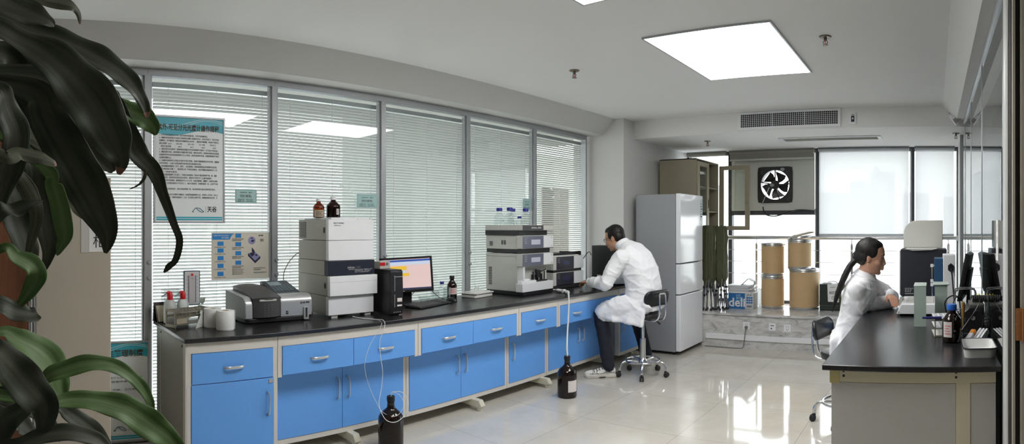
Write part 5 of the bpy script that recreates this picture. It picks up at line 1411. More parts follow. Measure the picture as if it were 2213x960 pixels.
cb = M().tube(spline([(.10, 4.06, TOP+.006), (.085, 3.99, TOP+.05), (.075, 3.97, TOP+.11), (.10, 3.97, TOP+.15), (.145, 3.99, TOP+.16), (.175, 4.03, TOP+.12), (.185, 4.06, TOP+.006)], 7), .0045, 6).build('power_cable', BLACKPL); tag(cb, 'loop of black cable standing up beside the second glass tank', 'cable')
t = thing('clamp_stand', 'thin metal rod with small white clamps left of the blue box', 'stand', (-.012, 4.64, TOP))
m = M(); m.cyl((0, 0, .006), (0, 0, .33), .004, 8); m.build('rod', CHROME, t); M().lathe([(0, 0), (.022, 0), (.022, .006), (0, .008)], n=20).build('foot', LGREY, t)
for z, w_ in ((.32, .035), (.20, .012), (.17, .02), (.06, .012)):
    m = M(); m.box(-.014, .010, -.010, .010, z-.012, z+.012); m.cyl((.0, 0, z), (w_, 0, z), .005, 8); m.build('clamp', WHITEPL, t, bevel=.002)
# flat white instrument by the woman's hands
t = thing('flat_instrument', 'low flat white instrument by the hands of the seated woman', 'lab instrument', (-.10, 4.12, TOP))
m = M(); m.prism([(-.162, .014), (.15, .014), (.135, .084), (-.128, .084)], 'y', 0, .48); m.build('case', WHITEPL, t, bevel=.005)
m = M()
for x in (-.13, .12):
    for y in (.04, .43): m.cyl((x, y, 0), (x, y, .015), .012, 10)
m.build('foot', RUBBER, t)
m = M(); m.box(-.10, .10, .06, .40, .084, .090); m.build('top_plate', LGREY, t, bevel=.002)
m = M(); m.cyl((-.145, -.002, .028), (-.145, .003, .028), .004, 8); m.cyl((.115, -.002, .028), (.115, .003, .028), .004, 8); m.build('front_dot', INK, t)
m = M(); m.box(-.155, -.132, .20, .225, .05, .098); m.box(-.150, -.12, .23, .25, .07, .105); m.build('side_clip', LGREY, t, bevel=.002)
# glass tanks
TANK = glassy('green_tank', (.80, .88, .84, 1), 1.5, body=(.60, .72, .65, 1), bodymix=.72)
def tank(x, y, w, d, h, lab, lip, rz=0):
    t = thing('glass_tank', lab, 'glass tank', (x, y, TOP), rz, 'greenish glass tanks')
    m = M(); q = .005
    m.box(-w/2, w/2, 0, q, 0, h); m.box(-w/2, w/2, d-q, d, 0, h); m.box(-w/2, -w/2+q, q, d-q, 0, h); m.box(w/2-q, w/2, q, d-q, 0, h); m.box(-w/2+q, w/2-q, q, d-q, 0, .006); m.build('tank', TANK, t)
    M().box(-w/2-lip, w/2+lip, -lip, d+lip, h, h+.008).build('lid', mat('tank_lid', L(196, 210, 202), .3, noise=(15, .03)) if 'tank_lid' not in MATS else MATS['tank_lid'], t, bevel=.003)
tank(-.086, 3.70, .076, .20, .250, 'tall narrow glass tank standing in front of the flat white instrument', .002)
tank(.050, 4.02, .085, .16, .228, 'wider glass tank with an overhanging lid behind the test tube rack', .014)
# monitor seen from the side
t = thing('monitor', 'black monitor at the right wall seen almost edge-on', 'monitor', (.235, 4.22, TOP), math.radians(172))
Tm = Matrix.Translation((0, 0, .275)) @ Matrix.Rotation(math.radians(-10), 4, 'Y')
m = M().xf(Tm); m.ring([(-.20, -.165), (.20, -.165), (.20, .165), (-.20, .165)], [(-.183, -.14), (.183, -.14), (.183, .148), (-.183, .148)], 'x', 0, .022); m.build('bezel', BLACKPL, t, bevel=.003)
m = M().xf(Tm); m.box(-.012, .008, -.195, .195, -.16, .16); m.box(-.034, -.012, -.13, .13, -.12, .06); m.build('back_shell', BLACKPL, t, bevel=.004)
m = M().xf(Tm); m.box(.008, .010, -.183, .183, -.14, .148); m.build('screen', mat('dark_screen', L(58, 60, 64), .18, noise=(4, .1)), t)
m = M(); m.prism([(-.022, .010), (.004, .010), (-.004, .20), (-.026, .20)], 'y', -.03, .03); m.build('stand', BLACKPL, t, bevel=.003)
M().lathe([(0, 0), (.056, 0), (.056, .008), (.03, .012), (0, .012)], n=28).build('foot', BLACKPL, t)
# test tube rack and the pen on it
t = thing('test_tube_rack', 'small test tube rack with a white perforated top behind the brown bottle', 'rack', (.046, 3.47, TOP), .08)
m = M(); sx_, sy_ = .10, .22
for z, nm in ((.098, 0), (.05, 1)):
    for k in range(4): x = -sx_/2+(sx_-.008)*k/3; m.box(x, x+.008, -sy_/2, sy_/2, z, z+.004)
    for k in range(8): y = -sy_/2+(sy_-.010)*k/7; m.box(-sx_/2, sx_/2, y, y+.010, z, z+.0038)
m.build('perforated_top', WHITEPL, t)
for q in (-1, 1):
    m = M(); m.ring([(-.05, 0), (.05, 0), (.05, .102), (-.05, .102)], [(-.044, .008), (.044, .008), (.044, .094), (-.044, .094)], 'y', q*.11-.003, q*.11+.003); m.build('end_frame', WORN, t)
M().box(-.05, .05, -.107, .107, 0, .004).build('bottom_shelf', LGREY, t)
pn = M().tube([(-.065, 3.345, TOP+.110), (.045, 3.352, TOP+.110)], [.006, .008], 10).build('marker_pen', mat('pen_blue', L(40, 44, 120), .35, noise=(20, .1))); tag(pn, 'dark blue marker pen lying across the small test tube rack', 'pen')
reagent(.098, 3.215, TOP, .053, .205, DAMBER, BLUECAP2, 'brown bottle with bright blue cap and white label on the right bench', LRED, (.16, .56), .45, capw=.52, rz=-1.95, arc=(-.6, .35))
# clutter by the partition
t = thing('vacuum_pump', 'dark bench pump with a ribbed side and grey top by the glass partition', 'lab instrument', (.245, 3.60, TOP))
m = M(); m.prism([(-.075, .0), (.055, .0), (.055, .150), (-.03, .150), (-.075, .115)], 'y', -.11, .11); m.build('housing', BLACKPL, t, bevel=.006)
M().box(-.03, .056, -.10, .105, .150, .166).build('top_plate', mat('pump_grey', L(112, 112, 108), .5, .3, noise=(20, .2)), t, bevel=.003)
for k in range(9):
    M().tube([(.035*math.cos(a)+.012, -.122-.0005*k, .065+.065*math.sin(a)) for a in [PI*.9-PI*1.1*q/8 for q in range(9)]], .004, 6).build('cooling_rib', RUBBER, t) if k < 1 else None
m = M()
for k in range(14):
    a = -.6+1.9*k/13; m.obox((.010+.052*math.cos(a), -.113, .07+.062*math.sin(a)), (.022, .012, .004), ry=-a)
m.build('ribs', RUBBER, t)
m = M(); m.lathe([(0, 0), (.013, 0), (.013, .004), (0, .004)], n=16, T=Matrix.Translation((-.012, -.111, .085)) @ Matrix.Rotation(PI/2, 4, 'X')); m.build('dial', LGREY, t)
t = thing('spiral_hose', 'black coiled hose lying on top of the dark bench pump', 'hose', (.265, 3.56, TOP+.167))
m = M(); m.tube([(-.035+.09*i/90, .022*math.cos(i*.55), .024+.018*math.sin(i*.55)) for i in range(91)], .0055, 6); m.build('coil', RUBBER, t)
t = thing('yellow_clip', 'small yellow plastic clip beside the black coiled hose', 'clip', (.283, 3.665, TOP+.167))
m = M(); m.prism([(-.02, 0), (.02, 0), (.014, .02), (.024, .046), (.010, .030), (0, .042), (-.010, .030), (-.024, .044), (-.014, .02)], 'y', -.008, .008); m.build('clip', YELLOW, t, bevel=.002)
t = thing('wire_basket', 'bent steel wire carrier with two handles behind the dark bench pump', 'wire rack', (.215, 3.93, TOP))
for q in (-.05, .05):
    m = M(); m.tube(spline([(-.075, q, .004), (-.075, q, .14), (-.072, q, .19), (-.055, q, .212), (.045, q, .212), (.062, q, .19), (.066, q, .14), (.066, q, .004)], 5), .0045, 8); m.build('handle', CHROME, t)
m = M()
for z in (.005, .07): m.tube([(-.075, -.05, z), (.066, -.05, z), (.066, .05, z), (-.075, .05, z)], .003, 6, closed=True)
m.tube([(-.035, -.05, .005), (-.035, .05, .005)], .003, 6); m.tube([(.03, -.05, .005), (.03, .05, .005)], .003, 6); m.build('frame', CHROME, t)
t = thing('glass_flask', 'small clear glass flask with an amber dropper in it right of the brown bottle', 'flask', (.172, 3.44, TOP))
M().lathe([(0, .002), (.026, 0), (.028, .006), (.028, .05), (.012, .075), (.011, .09), (.014, .095)], n=20).build('flask', WARE, t)
M().lathe([(.0, .03), (.004, .03), (.006, .10), (.009, .12), (.011, .16), (.009, .185), (0, .19)], n=14).build('dropper', mat('amber_rubber', L(150, 112, 50), .35, noise=(20, .1)), t)
t = thing('pen_box', 'white marker box with an orange end leaning by the enamel tray', 'box', (.196, 3.22, TOP), math.radians(-28))
Tp = Matrix.Rotation(math.radians(0), 4, 'X'); m = M().xf(Matrix.Translation((0, 0, .004)) @ Matrix.Rotation(math.radians(24), 4, 'X')); m.prism(rrect(.030, .026, .006, 3, 0, .016), 'y', -.07, .035); m.build('barrel', WHITEPL, t, bevel=.002)
m = M().xf(Matrix.Translation((0, 0, .004)) @ Matrix.Rotation(math.radians(24), 4, 'X')); m.prism(rrect(.030, .026, .006, 3, 0, .016), 'y', .035, .070); m.build('orange_end', ORANGE, t, bevel=.002)
m = M().box(-.012, .012, .03, .06, 0, .026); m.build('rest', WHITEPL, t)
t = thing('ribbed_block', 'white ribbed plastic block leaning behind the enamel tray', 'block', (.258, 3.25, TOP), math.radians(-30))
m = M().xf(Matrix.Translation((0, 0, .004)) @ Matrix.Rotation(math.radians(24), 4, 'X')); m.box(-.028, .028, -.075, .065, 0, .022)
for k in range(3): m.box(-.026+.020*k, -.014+.020*k, -.072, .062, .022, .034)
m.build('block', WHITEPL, t, bevel=.002)
m = M().box(-.02, .02, .02, .05, 0, .018); m.build('rest', WHITEPL, t)
cb = M().tube(spline([(.125, 3.33, TOP+.004), (.155, 3.36, TOP+.03), (.20, 3.40, TOP+.085), (.245, 3.44, TOP+.14), (.272, 3.48, TOP+.185), (.275, 3.60, TOP+.19)], 6), .0028, 6).build('thin_cable', BLACKPL); tag(cb, 'thin black cable running up across the front of the dark bench pump', 'cable')
cb = M().tube(spline([(.118, 3.30, TOP+.004), (.112, 3.50, TOP+.02), (.118, 3.72, TOP+.12), (.15, 3.82, TOP+.17), (.20, 3.84, TOP+.12), (.23, 3.85, TOP+.005)], 6), .003, 6).build('thin_cable', BLACKPL); tag(cb, 'thin black cable arching behind the small glass flask', 'cable')
t = thing('enamel_tray', 'white enamel tray with a dark blue rim on the near corner of the right bench', 'tray', (.222, 2.93, TOP))
ENB = mat('enamel_rim', L(32, 36, 52), .3, noise=(20, .1))
o1, o2 = rrect(.150, .24, .03, 5), rrect(.162, .262, .034, 5); i1, i2 = rrect(.142, .232, .028, 5), rrect(.154, .254, .031, 5)
n = len(o1); m = M()
vs = [(p[0], p[1], 0) for p in o1]+[(p[0], p[1], .046) for p in o2]+[(p[0], p[1], .046) for p in i2]+[(p[0], p[1], .004) for p in i1]
fs = [tuple(range(n-1, -1, -1)), tuple(3*n+k for k in range(n))]
for r_ in range(3):
    for k in range(n): fs.append((r_*n+k, r_*n+(k+1) % n, (r_+1)*n+(k+1) % n, (r_+1)*n+k))
m.add(vs, fs).build('tray', ENAM, t, ang=50)
m = M(); m.tube([(p[0]*1.01, p[1]*1.01, .046) for p in o2], .003, 8, closed=True); m.build('rim', ENB, t)
t = thing('door_slip', 'narrow white printed slip stuck on the glass partition', 'notice', (.3145, 2.86, 1.28))
M().box(-.0015, 0, 0, .10, 0, .20).build('slip', PAPER, t)
for k, s_ in enumerate('化验室'): text(s_, .045, GREYPL, t, Matrix(((0, 0, -1, -.0018), (-1, 0, 0, .073), (0, 1, 0, .145-.06*k), (0, 0, 0, 1))), ext=.0003)
# ------------------------------------------------ near left: cabinets and the plant
t = thing('storage_cabinet', 'tall plain beige storage cabinet half hidden behind the plant', 'cabinet', (-3.40, .135, 0))
BC = mat('storage_beige', L(184, 175, 160), .6, noise=(6, .04))
m = M(); m.box(-.40, .39, 0, .401, .03, 1.70); m.box(-.38, .37, .01, .39, 0, .03); m.build('carcass', BC, t, bevel=.003)
M().box(.390, .402, .012, .396, .04, 1.69).build('door', BC, t, bevel=.002)
m = M(); m.box(.390, .404, .0, .011, .04, 1.69); m.build('edge_strip', ALU, t)
t = thing('cabinet_sign', 'white name card stuck on the beige storage cabinet, partly behind a leaf', 'sign', (-2.998, .378, 1.315))
M().box(0, .002, 0, .040, 0, .25).build('side_strip', mat('strip_grey', L(202, 198, 194), .6, noise=(20, .02)), t)
M().box(0, .003, .041, .156, .003, .25).build('card', PAPER, t)
text('柜', .075, INK, t, FX(.0034, .060, .030), ext=.0003)
t = thing('wooden_cabinet', 'brown wooden cabinet door with a long steel pull at the left edge', 'cabinet', (-3.40, -.80, 0))
WOOD = mat('brown_wood', L(120, 76, 52), .5, noise=(6, .35, (14, 14, 1)))
m = M(); m.box(-.40, .385, 0, .925, .02, 2.05); m.build('carcass', WOOD, t, bevel=.003)
M().box(.385, .403, .01, .90, .05, 2.03).build('door', WOOD, t, bevel=.002)
m = M(); m.cyl((.445, .917, .12), (.445, .917, 1.325), .0115, 14); m.cyl((.38, .917, .25), (.445, .917, .25), .006, 8); m.cyl((.38, .917, 1.2), (.445, .917, 1.2), .006, 8); m.build('pull_bar', CHROME, t)

def leaf_mat(name, c0, c1, c2, tl_):
    """blade colour with a paler middle band and lengthwise veins (UV: x across the blade, y along it)"""
    m = bpy.data.materials.new(name); m.use_nodes = True; nt = m.node_tree; b = nt.nodes['Principled BSDF']
    tc = nt.nodes.new('ShaderNodeTexCoord'); mp = nt.nodes.new('ShaderNodeMapping'); mp.inputs['Scale'].default_value = (3.2, .55, 1)
    n = nt.nodes.new('ShaderNodeTexNoise'); n.inputs['Scale'].default_value = 1.6; n.inputs['Detail'].default_value = 5
    cr = nt.nodes.new('ShaderNodeValToRGB'); cr.color_ramp.elements[0].color = c0; cr.color_ramp.elements[1].color = c1
    cr.color_ramp.elements[0].position = .36; cr.color_ramp.elements[1].position = .64
    sx = nt.nodes.new('ShaderNodeSeparateXYZ'); ab = nt.nodes.new('ShaderNodeMath'); ab.operation = 'ABSOLUTE'
    mr = nt.nodes.new('ShaderNodeMapRange'); mr.inputs[1].default_value = .38; mr.inputs[2].default_value = .05; mr.inputs[3].default_value = 0; mr.inputs[4].default_value = .75
    mx0 = nt.nodes.new('ShaderNodeMix'); mx0.data_type = 'RGBA'; mx0.inputs[7].default_value = c2
    bp = nt.nodes.new('ShaderNodeBump'); bp.inputs['Strength'].default_value = .14; bp.inputs['Distance'].default_value = .003
    k = nt.links.new
    k(tc.outputs['UV'], mp.inputs[0]); k(mp.outputs[0], n.inputs['Vector']); k(n.outputs['Fac'], cr.inputs[0])
    k(tc.outputs['UV'], sx.inputs[0]); k(sx.outputs[0], ab.inputs[0]); k(ab.outputs[0], mr.inputs[0]); k(mr.outputs[0], mx0.inputs[0]); k(cr.outputs[0], mx0.inputs[6])
    k(mx0.outputs[2], b.inputs['Base Color']); k(n.outputs['Fac'], bp.inputs['Height']); k(bp.outputs[0], b.inputs['Normal'])
    b.inputs['Roughness'].default_value = .52; b.inputs['Specular IOR Level'].default_value = .4
    out = nt.nodes['Material Output']; tl = nt.nodes.new('ShaderNodeBsdfTranslucent'); mx = nt.nodes.new('ShaderNodeMixShader'); mx.inputs[0].default_value = .15
    tl.inputs[0].default_value = tl_
    k(b.outputs[0], mx.inputs[1]); k(tl.outputs[0], mx.inputs[2]); k(mx.outputs[0], out.inputs[0])
    return m
LEAFM = [leaf_mat('leaf_shaded', (.045, .055, .036, 1), (.085, .095, .066, 1), (.11, .118, .085, 1), (.05, .10, .02, 1)),  # darker copy of the green: shade of backlit leaves put into the colour
         leaf_mat('leaf_green', (.10, .19, .055, 1), (.17, .28, .10, 1), (.24, .34, .15, 1), (.12, .28, .04, 1)),
         leaf_mat('leaf_dull', (.09, .10, .06, 1), (.16, .165, .115, 1), (.19, .19, .14, 1), (.08, .14, .03, 1))]
PINK = mat('leaf_tip', L(150, 108, 92), .6, noise=(30, .15))
LEAVES = [
    (0, [(-1.22, -0.17, 1.76), (-1.102, -0.048, 1.821), (-1.107, 0.022, 1.801), (-1.109, 0.083, 1.767), (-1.108, 0.135, 1.716), (-1.106, 0.175, 1.66), (-1.106, 0.204, 1.603), (-1.107, 0.217, 1.573), (-1.112, 0.213, 1.549)], [0.014, 0.0216, 0.0261, 0.0418, 0.0543, 0.0545, 0.037, 0.0159, 0.0036]),
    (0, [(-1.22, -0.17, 1.76), (-1.28, -0.045, 1.916), (-1.285, 0.045, 1.882), (-1.284, 0.126, 1.854), (-1.28, 0.197, 1.82), (-1.275, 0.253, 1.785), (-1.273, 0.287, 1.746), (-1.274, 0.304, 1.714), (-1.278, 0.309, 1.692)], [0.014, 0.0181, 0.0282, 0.0344, 0.0366, 0.0306, 0.0205, 0.0123, 0.0041]),
    (2, [(-1.24, -0.17, 1.86), (-1.231, 0.024, 1.932), (-1.236, 0.082, 1.925), (-1.239, 0.131, 1.918), (-1.245, 0.15, 1.906), (-1.252, 0.156, 1.882)], [0.014, 0.0145, 0.0175, 0.0156, 0.0079, 0.002]),
    (0, [(-1.24, -0.17, 1.86), (-1.181, -0.051, 1.922), (-1.189, 0.004, 1.897), (-1.195, 0.051, 1.881), (-1.201, 0.085, 1.869), (-1.207, 0.097, 1.861)], [0.014, 0.0371, 0.0392, 0.0319, 0.0151, 0.0038]),
    (0, [(-1.22, -0.17, 1.76), (-1.181, 0.041, 1.727), (-1.185, 0.079, 1.673), (-1.187, 0.116, 1.608), (-1.187, 0.154, 1.543), (-1.189, 0.183, 1.487), (-1.19, 0.204, 1.435), (-1.196, 0.201, 1.394)], [0.014, 0.0278, 0.041, 0.0449, 0.047, 0.0396, 0.0227, 0.0038]),
    (1, [(-1.22, -0.17, 1.76), (-1.326, 0.193, 1.754), (-1.326, 0.236, 1.729), (-1.325, 0.274, 1.717), (-1.324, 0.312, 1.7), (-1.325, 0.334, 1.68), (-1.33, 0.343, 1.662)], [0.014, 0.0105, 0.019, 0.0255, 0.0288, 0.0193, 0.0032]),
    (0, [(-1.22, -0.17, 1.76), (-1.324, 0.204, 1.764), (-1.321, 0.246, 1.739), (-1.32, 0.269, 1.681), (-1.318, 0.297, 1.618), (-1.313, 0.334, 1.576), (-1.311, 0.355, 1.523), (-1.308, 0.378, 1.46), (-1.308, 0.394, 1.417), (-1.314, 0.386, 1.372), (-1.322, 0.37, 1.354), (-1.328, 0.361, 1.342)], [0.014, 0.0084, 0.0126, 0.0211, 0.0265, 0.0191, 0.0128, 0.0096, 0.0086, 0.0086, 0.0086, 0.0022]),
    (2, [(-1.303, 0.313, 1.579), (-1.313, 0.311, 1.56), (-1.327, 0.299, 1.545), (-1.341, 0.282, 1.536)], [0.0032, 0.0042, 0.0032, 0.0011]),
    (0, [(-1.22, -0.17, 1.76), (-0.985, -0.027, 1.689), (-0.99, -0.0, 1.643), (-0.995, 0.015, 1.605), (-1.0, 0.01, 1.559), (-1.005, -0.008, 1.504), (-1.01, -0.02, 1.449)], [0.014, 0.0155, 0.028, 0.0265, 0.0235, 0.0142, 0.0048]),
    (2, [(-1.22, -0.17, 1.76), (-0.965, -0.019, 1.574), (-0.971, 0.019, 1.571), (-0.976, 0.053, 1.564), (-0.98, 0.075, 1.557), (-0.985, 0.083, 1.554)], [0.014, 0.0136, 0.0152, 0.0138, 0.0093, 0.0031]),
    (2, [(-1.22, -0.17, 1.76), (-1.034, -0.012, 1.567), (-1.039, 0.016, 1.543), (-1.044, 0.041, 1.507), (-1.049, 0.052, 1.466), (-1.054, 0.04, 1.416), (-1.06, 0.033, 1.387)], [0.014, 0.0114, 0.0147, 0.0164, 0.0124, 0.0083, 0.0025]),
    (1, [(-1.22, -0.17, 1.76), (-1.131, 0.062, 1.573), (-1.135, 0.089, 1.529), (-1.139, 0.105, 1.476), (-1.144, 0.112, 1.431), (-1.151, 0.102, 1.404), (-1.157, 0.097, 1.393)], [0.014, 0.0124, 0.0179, 0.0197, 0.018, 0.0091, 0.0027]),
    (0, [(-1.08, -0.15, 1.26), (-0.935, -0.026, 1.457), (-0.943, 0.011, 1.475), (-0.949, 0.041, 1.487), (-0.955, 0.058, 1.491)], [0.014, 0.0176, 0.0163, 0.0089, 0.0015]),
    (0, [(-1.22, -0.17, 1.76), (-1.28, 0.045, 1.61), (-1.286, 0.07, 1.52), (-1.293, 0.091, 1.439), (-1.301, 0.092, 1.388), (-1.309, 0.077, 1.344)], [0.014, 0.0301, 0.0364, 0.0285, 0.0143, 0.0041]),
    (0, [(-1.22, -0.17, 1.76), (-1.32, 0.005, 1.542), (-1.33, 0.026, 1.459), (-1.339, 0.047, 1.396), (-1.349, 0.06, 1.348)], [0.014, 0.0414, 0.0417, 0.0315, 0.0064]),
    (2, [(-1.22, -0.17, 1.76), (-1.273, 0.135, 1.59), (-1.282, 0.146, 1.52), (-1.29, 0.159, 1.49), (-1.298, 0.173, 1.465)], [0.014, 0.0201, 0.0263, 0.0184, 0.0031]),
    (0, [(-1.22, -0.17, 1.76), (-1.33, -0.016, 1.835), (-1.338, 0.026, 1.774), (-1.345, 0.058, 1.692), (-1.352, 0.079, 1.608), (-1.359, 0.085, 1.545)], [0.014, 0.0417, 0.0525, 0.0528, 0.0425, 0.0107]),
    (0, [(-1.22, -0.17, 1.76), (-1.359, 0.005, 1.715), (-1.369, 0.048, 1.621), (-1.378, 0.075, 1.525), (-1.388, 0.087, 1.438)], [0.014, 0.0426, 0.0559, 0.0487, 0.0131]),
    (0, [(-1.22, -0.17, 1.76), (-1.278, 0.075, 1.77), (-1.282, 0.146, 1.692), (-1.284, 0.203, 1.617), (-1.289, 0.235, 1.57)], [0.014, 0.0402, 0.0455, 0.0367, 0.0062]),
    (1, [(-1.08, -0.15, 1.26), (-1.034, -0.02, 1.405), (-1.039, 0.016, 1.396), (-1.044, 0.045, 1.38), (-1.049, 0.052, 1.359), (-1.055, 0.039, 1.333), (-1.06, 0.022, 1.308)], [0.014, 0.0081, 0.0163, 0.0213, 0.0198, 0.0149, 0.0067]),
    (0, [(-1.08, -0.15, 1.26), (-1.083, -0.03, 1.305), (-1.092, 0.013, 1.293), (-1.099, 0.043, 1.285), (-1.107, 0.058, 1.287)], [0.014, 0.0204, 0.0223, 0.019, 0.0122]),
    (1, [(-1.1, -0.15, 1.16), (-1.182, -0.023, 1.236), (-1.188, 0.023, 1.221), (-1.192, 0.07, 1.192), (-1.196, 0.097, 1.153), (-1.201, 0.11, 1.109), (-1.207, 0.114, 1.086)], [0.014, 0.0093, 0.0261, 0.0393, 0.0376, 0.0189, 0.0038]),
    (1, [(-1.1, -0.15, 1.16), (-1.132, 0.04, 1.151), (-1.133, 0.093, 1.168), (-1.132, 0.147, 1.183), (-1.129, 0.196, 1.182), (-1.125, 0.237, 1.16), (-1.124, 0.264, 1.132), (-1.125, 0.279, 1.104), (-1.127, 0.285, 1.082)], [0.014, 0.0071, 0.0196, 0.0197, 0.0162, 0.0144, 0.0127, 0.0091, 0.0018]),
    (0, [(-1.1, -0.15, 1.16), (-0.935, -0.033, 1.251), (-0.94, 0.004, 1.228), (-0.945, 0.033, 1.193), (-0.948, 0.059, 1.159), (-0.953, 0.057, 1.127), (-0.958, 0.047, 1.105)], [0.014, 0.0191, 0.031, 0.0341, 0.0268, 0.0165, 0.003]),
    (1, [(-1.1, -0.15, 1.16), (-1.033, 0.053, 1.143), (-1.033, 0.11, 1.144), (-1.031, 0.159, 1.14), (-1.027, 0.208, 1.125), (-1.022, 0.249, 1.098), (-1.018, 0.282, 1.072), (-1.013, 0.315, 1.037)], [0.014, 0.0097, 0.0163, 0.0205, 0.0263, 0.0289, 0.0232, 0.0083]),
    (0, [(-1.1, -0.15, 1.16), (-1.13, 0.075, 1.11), (-1.133, 0.12, 1.087), (-1.135, 0.161, 1.053), (-1.137, 0.193, 1.019), (-1.14, 0.214, 0.994)], [0.014, 0.0089, 0.0179, 0.0243, 0.0163, 0.0036]),
    (0, [(-1.05, -0.15, 1.1), (-1.034, -0.037, 1.076), (-1.042, 0.004, 1.11), (-1.049, 0.037, 1.128), (-1.056, 0.058, 1.137)], [0.014, 0.0243, 0.0229, 0.0132, 0.0025]),
    (0, [(-1.05, -0.15, 1.1), (-0.936, -0.004, 1.101), (-0.94, 0.055, 1.116), (-0.941, 0.107, 1.118), (-0.941, 0.149, 1.102), (-0.942, 0.177, 1.073)], [0.014, 0.0117, 0.014, 0.0163, 0.0135, 0.003]),
    (0, [(-1.1, -0.15, 1.16), (-1.083, -0.004, 1.101), (-1.091, 0.025, 1.085), (-1.099, 0.047, 1.061), (-1.107, 0.056, 1.036)], [0.014, 0.017, 0.0223, 0.0138, 0.0035]),
    (0, [(-1.1, -0.15, 1.16), (-1.162, -0.032, 1.121), (-1.169, 0.014, 1.11), (-1.175, 0.06, 1.085), (-1.18, 0.097, 1.041), (-1.186, 0.107, 1.015)], [0.014, 0.0182, 0.0275, 0.0221, 0.0093, 0.0028]),
]
t = thing('corn_plant', 'large corn plant filling the left edge of the view', 'plant', (-1.22, -.19, 0))
org = Vector(t.location); up = Vector((0, 0, 1)); eye = Vector((0, 0, HC))
for li, (kind, P, Wd) in enumerate(LEAVES):
    S = 5; pts = spline(P, S); ws = []
    for i in range(len(P)-1):
        for k in range(S): ws.append(Wd[i]+(Wd[i+1]-Wd[i])*k/S)
    ws.append(Wd[-1]); n = len(pts); vs = []; K = 9
    prevn = None
    for i in range(n):
        tg = (pts[min(i+1, n-1)]-pts[max(i-1, 0)]).normalized()
        ref = (eye-pts[i]).normalized()*.75+up*.55+Vector((.0, .25, 0))*math.sin(li)
        sd = tg.cross(ref).normalized(); nn = sd.cross(tg).normalized()
        for j in range(K):
            u = -1+2*j/(K-1)
            fold = .20*abs(u)**1.3-.07+.035*math.cos(u*9)
            wav = .13*math.sin(i*.85+li*1.7+(0 if u > 0 else 1.4))*abs(u)**2
            vs.append(tuple(pts[i]+sd*(u*ws[i])+nn*((fold+wav)*ws[i]*(-1 if kind == 2 else 1))-org))
    fs = [(i*K+j, i*K+j+1, (i+1)*K+j+1, (i+1)*K+j) for i in range(n-1) for j in range(K-1)]
    mm = M().add(vs, fs)
    tip = kind == 2 or li in (0, 1, 9)
    if tip:
        for q, f_ in enumerate(mm.f):
            if f_[0]//K >= n-(4 if li in (0, 1, 9) else 2): mm.mi[q] = 1
    o = mm.build('leaf', [LEAFM[kind], PINK], t, ang=180)
    uv = o.data.uv_layers.new(name='UVMap')
    for lp in o.data.loops:
        i, j = divmod(lp.vertex_index, K); uv.data[lp.index].uv = (-1+2*j/(K-1), i/S*.5+li*3.7)
    sm = o.modifiers.new('thickness', 'SOLIDIFY'); sm.thickness = .0007
    ss = o.modifiers.new('smooth', 'SUBSURF'); ss.levels = 1; ss.render_levels = 1
CANE = mat('cane_bark', L(122, 104, 80), .8, noise=(25, .3, (1, 1, 6)), bump=(60, .5, .003))
m = M(); m.tube(spline([(.02, .01, .33), (.0, .02, .9), (.01, .0, 1.4), (-.02, .02, 1.88)], 6), [.034]*19, 14); m.build('cane', CANE, t)
m = M(); m.tube(spline([(.10, .05, .33), (.13, .05, .7), (.12, .04, 1.12), (.14, .04, 1.28)], 6), [.028]*19, 14); m.build('cane', CANE, t)
M().lathe([(0, 0), (.15, 0), (.16, .01), (.20, .34), (.215, .35), (.215, .37), (.195, .37), (.19, .34), (0, .33)], n=36, c=(.04, .0, 0)).build('pot', mat('glazed_pot', L(120, 92, 72), .35, noise=(8, .1)), t)
M().lathe([(0, .332), (.189, .332), (.15, .342), (0, .345)], n=28, c=(.04, 0, 0)).build('soil', mat('soil', (.03, .022, .015, 1), .95, noise=(40, .5), bump=(50, .8, .01)), t)
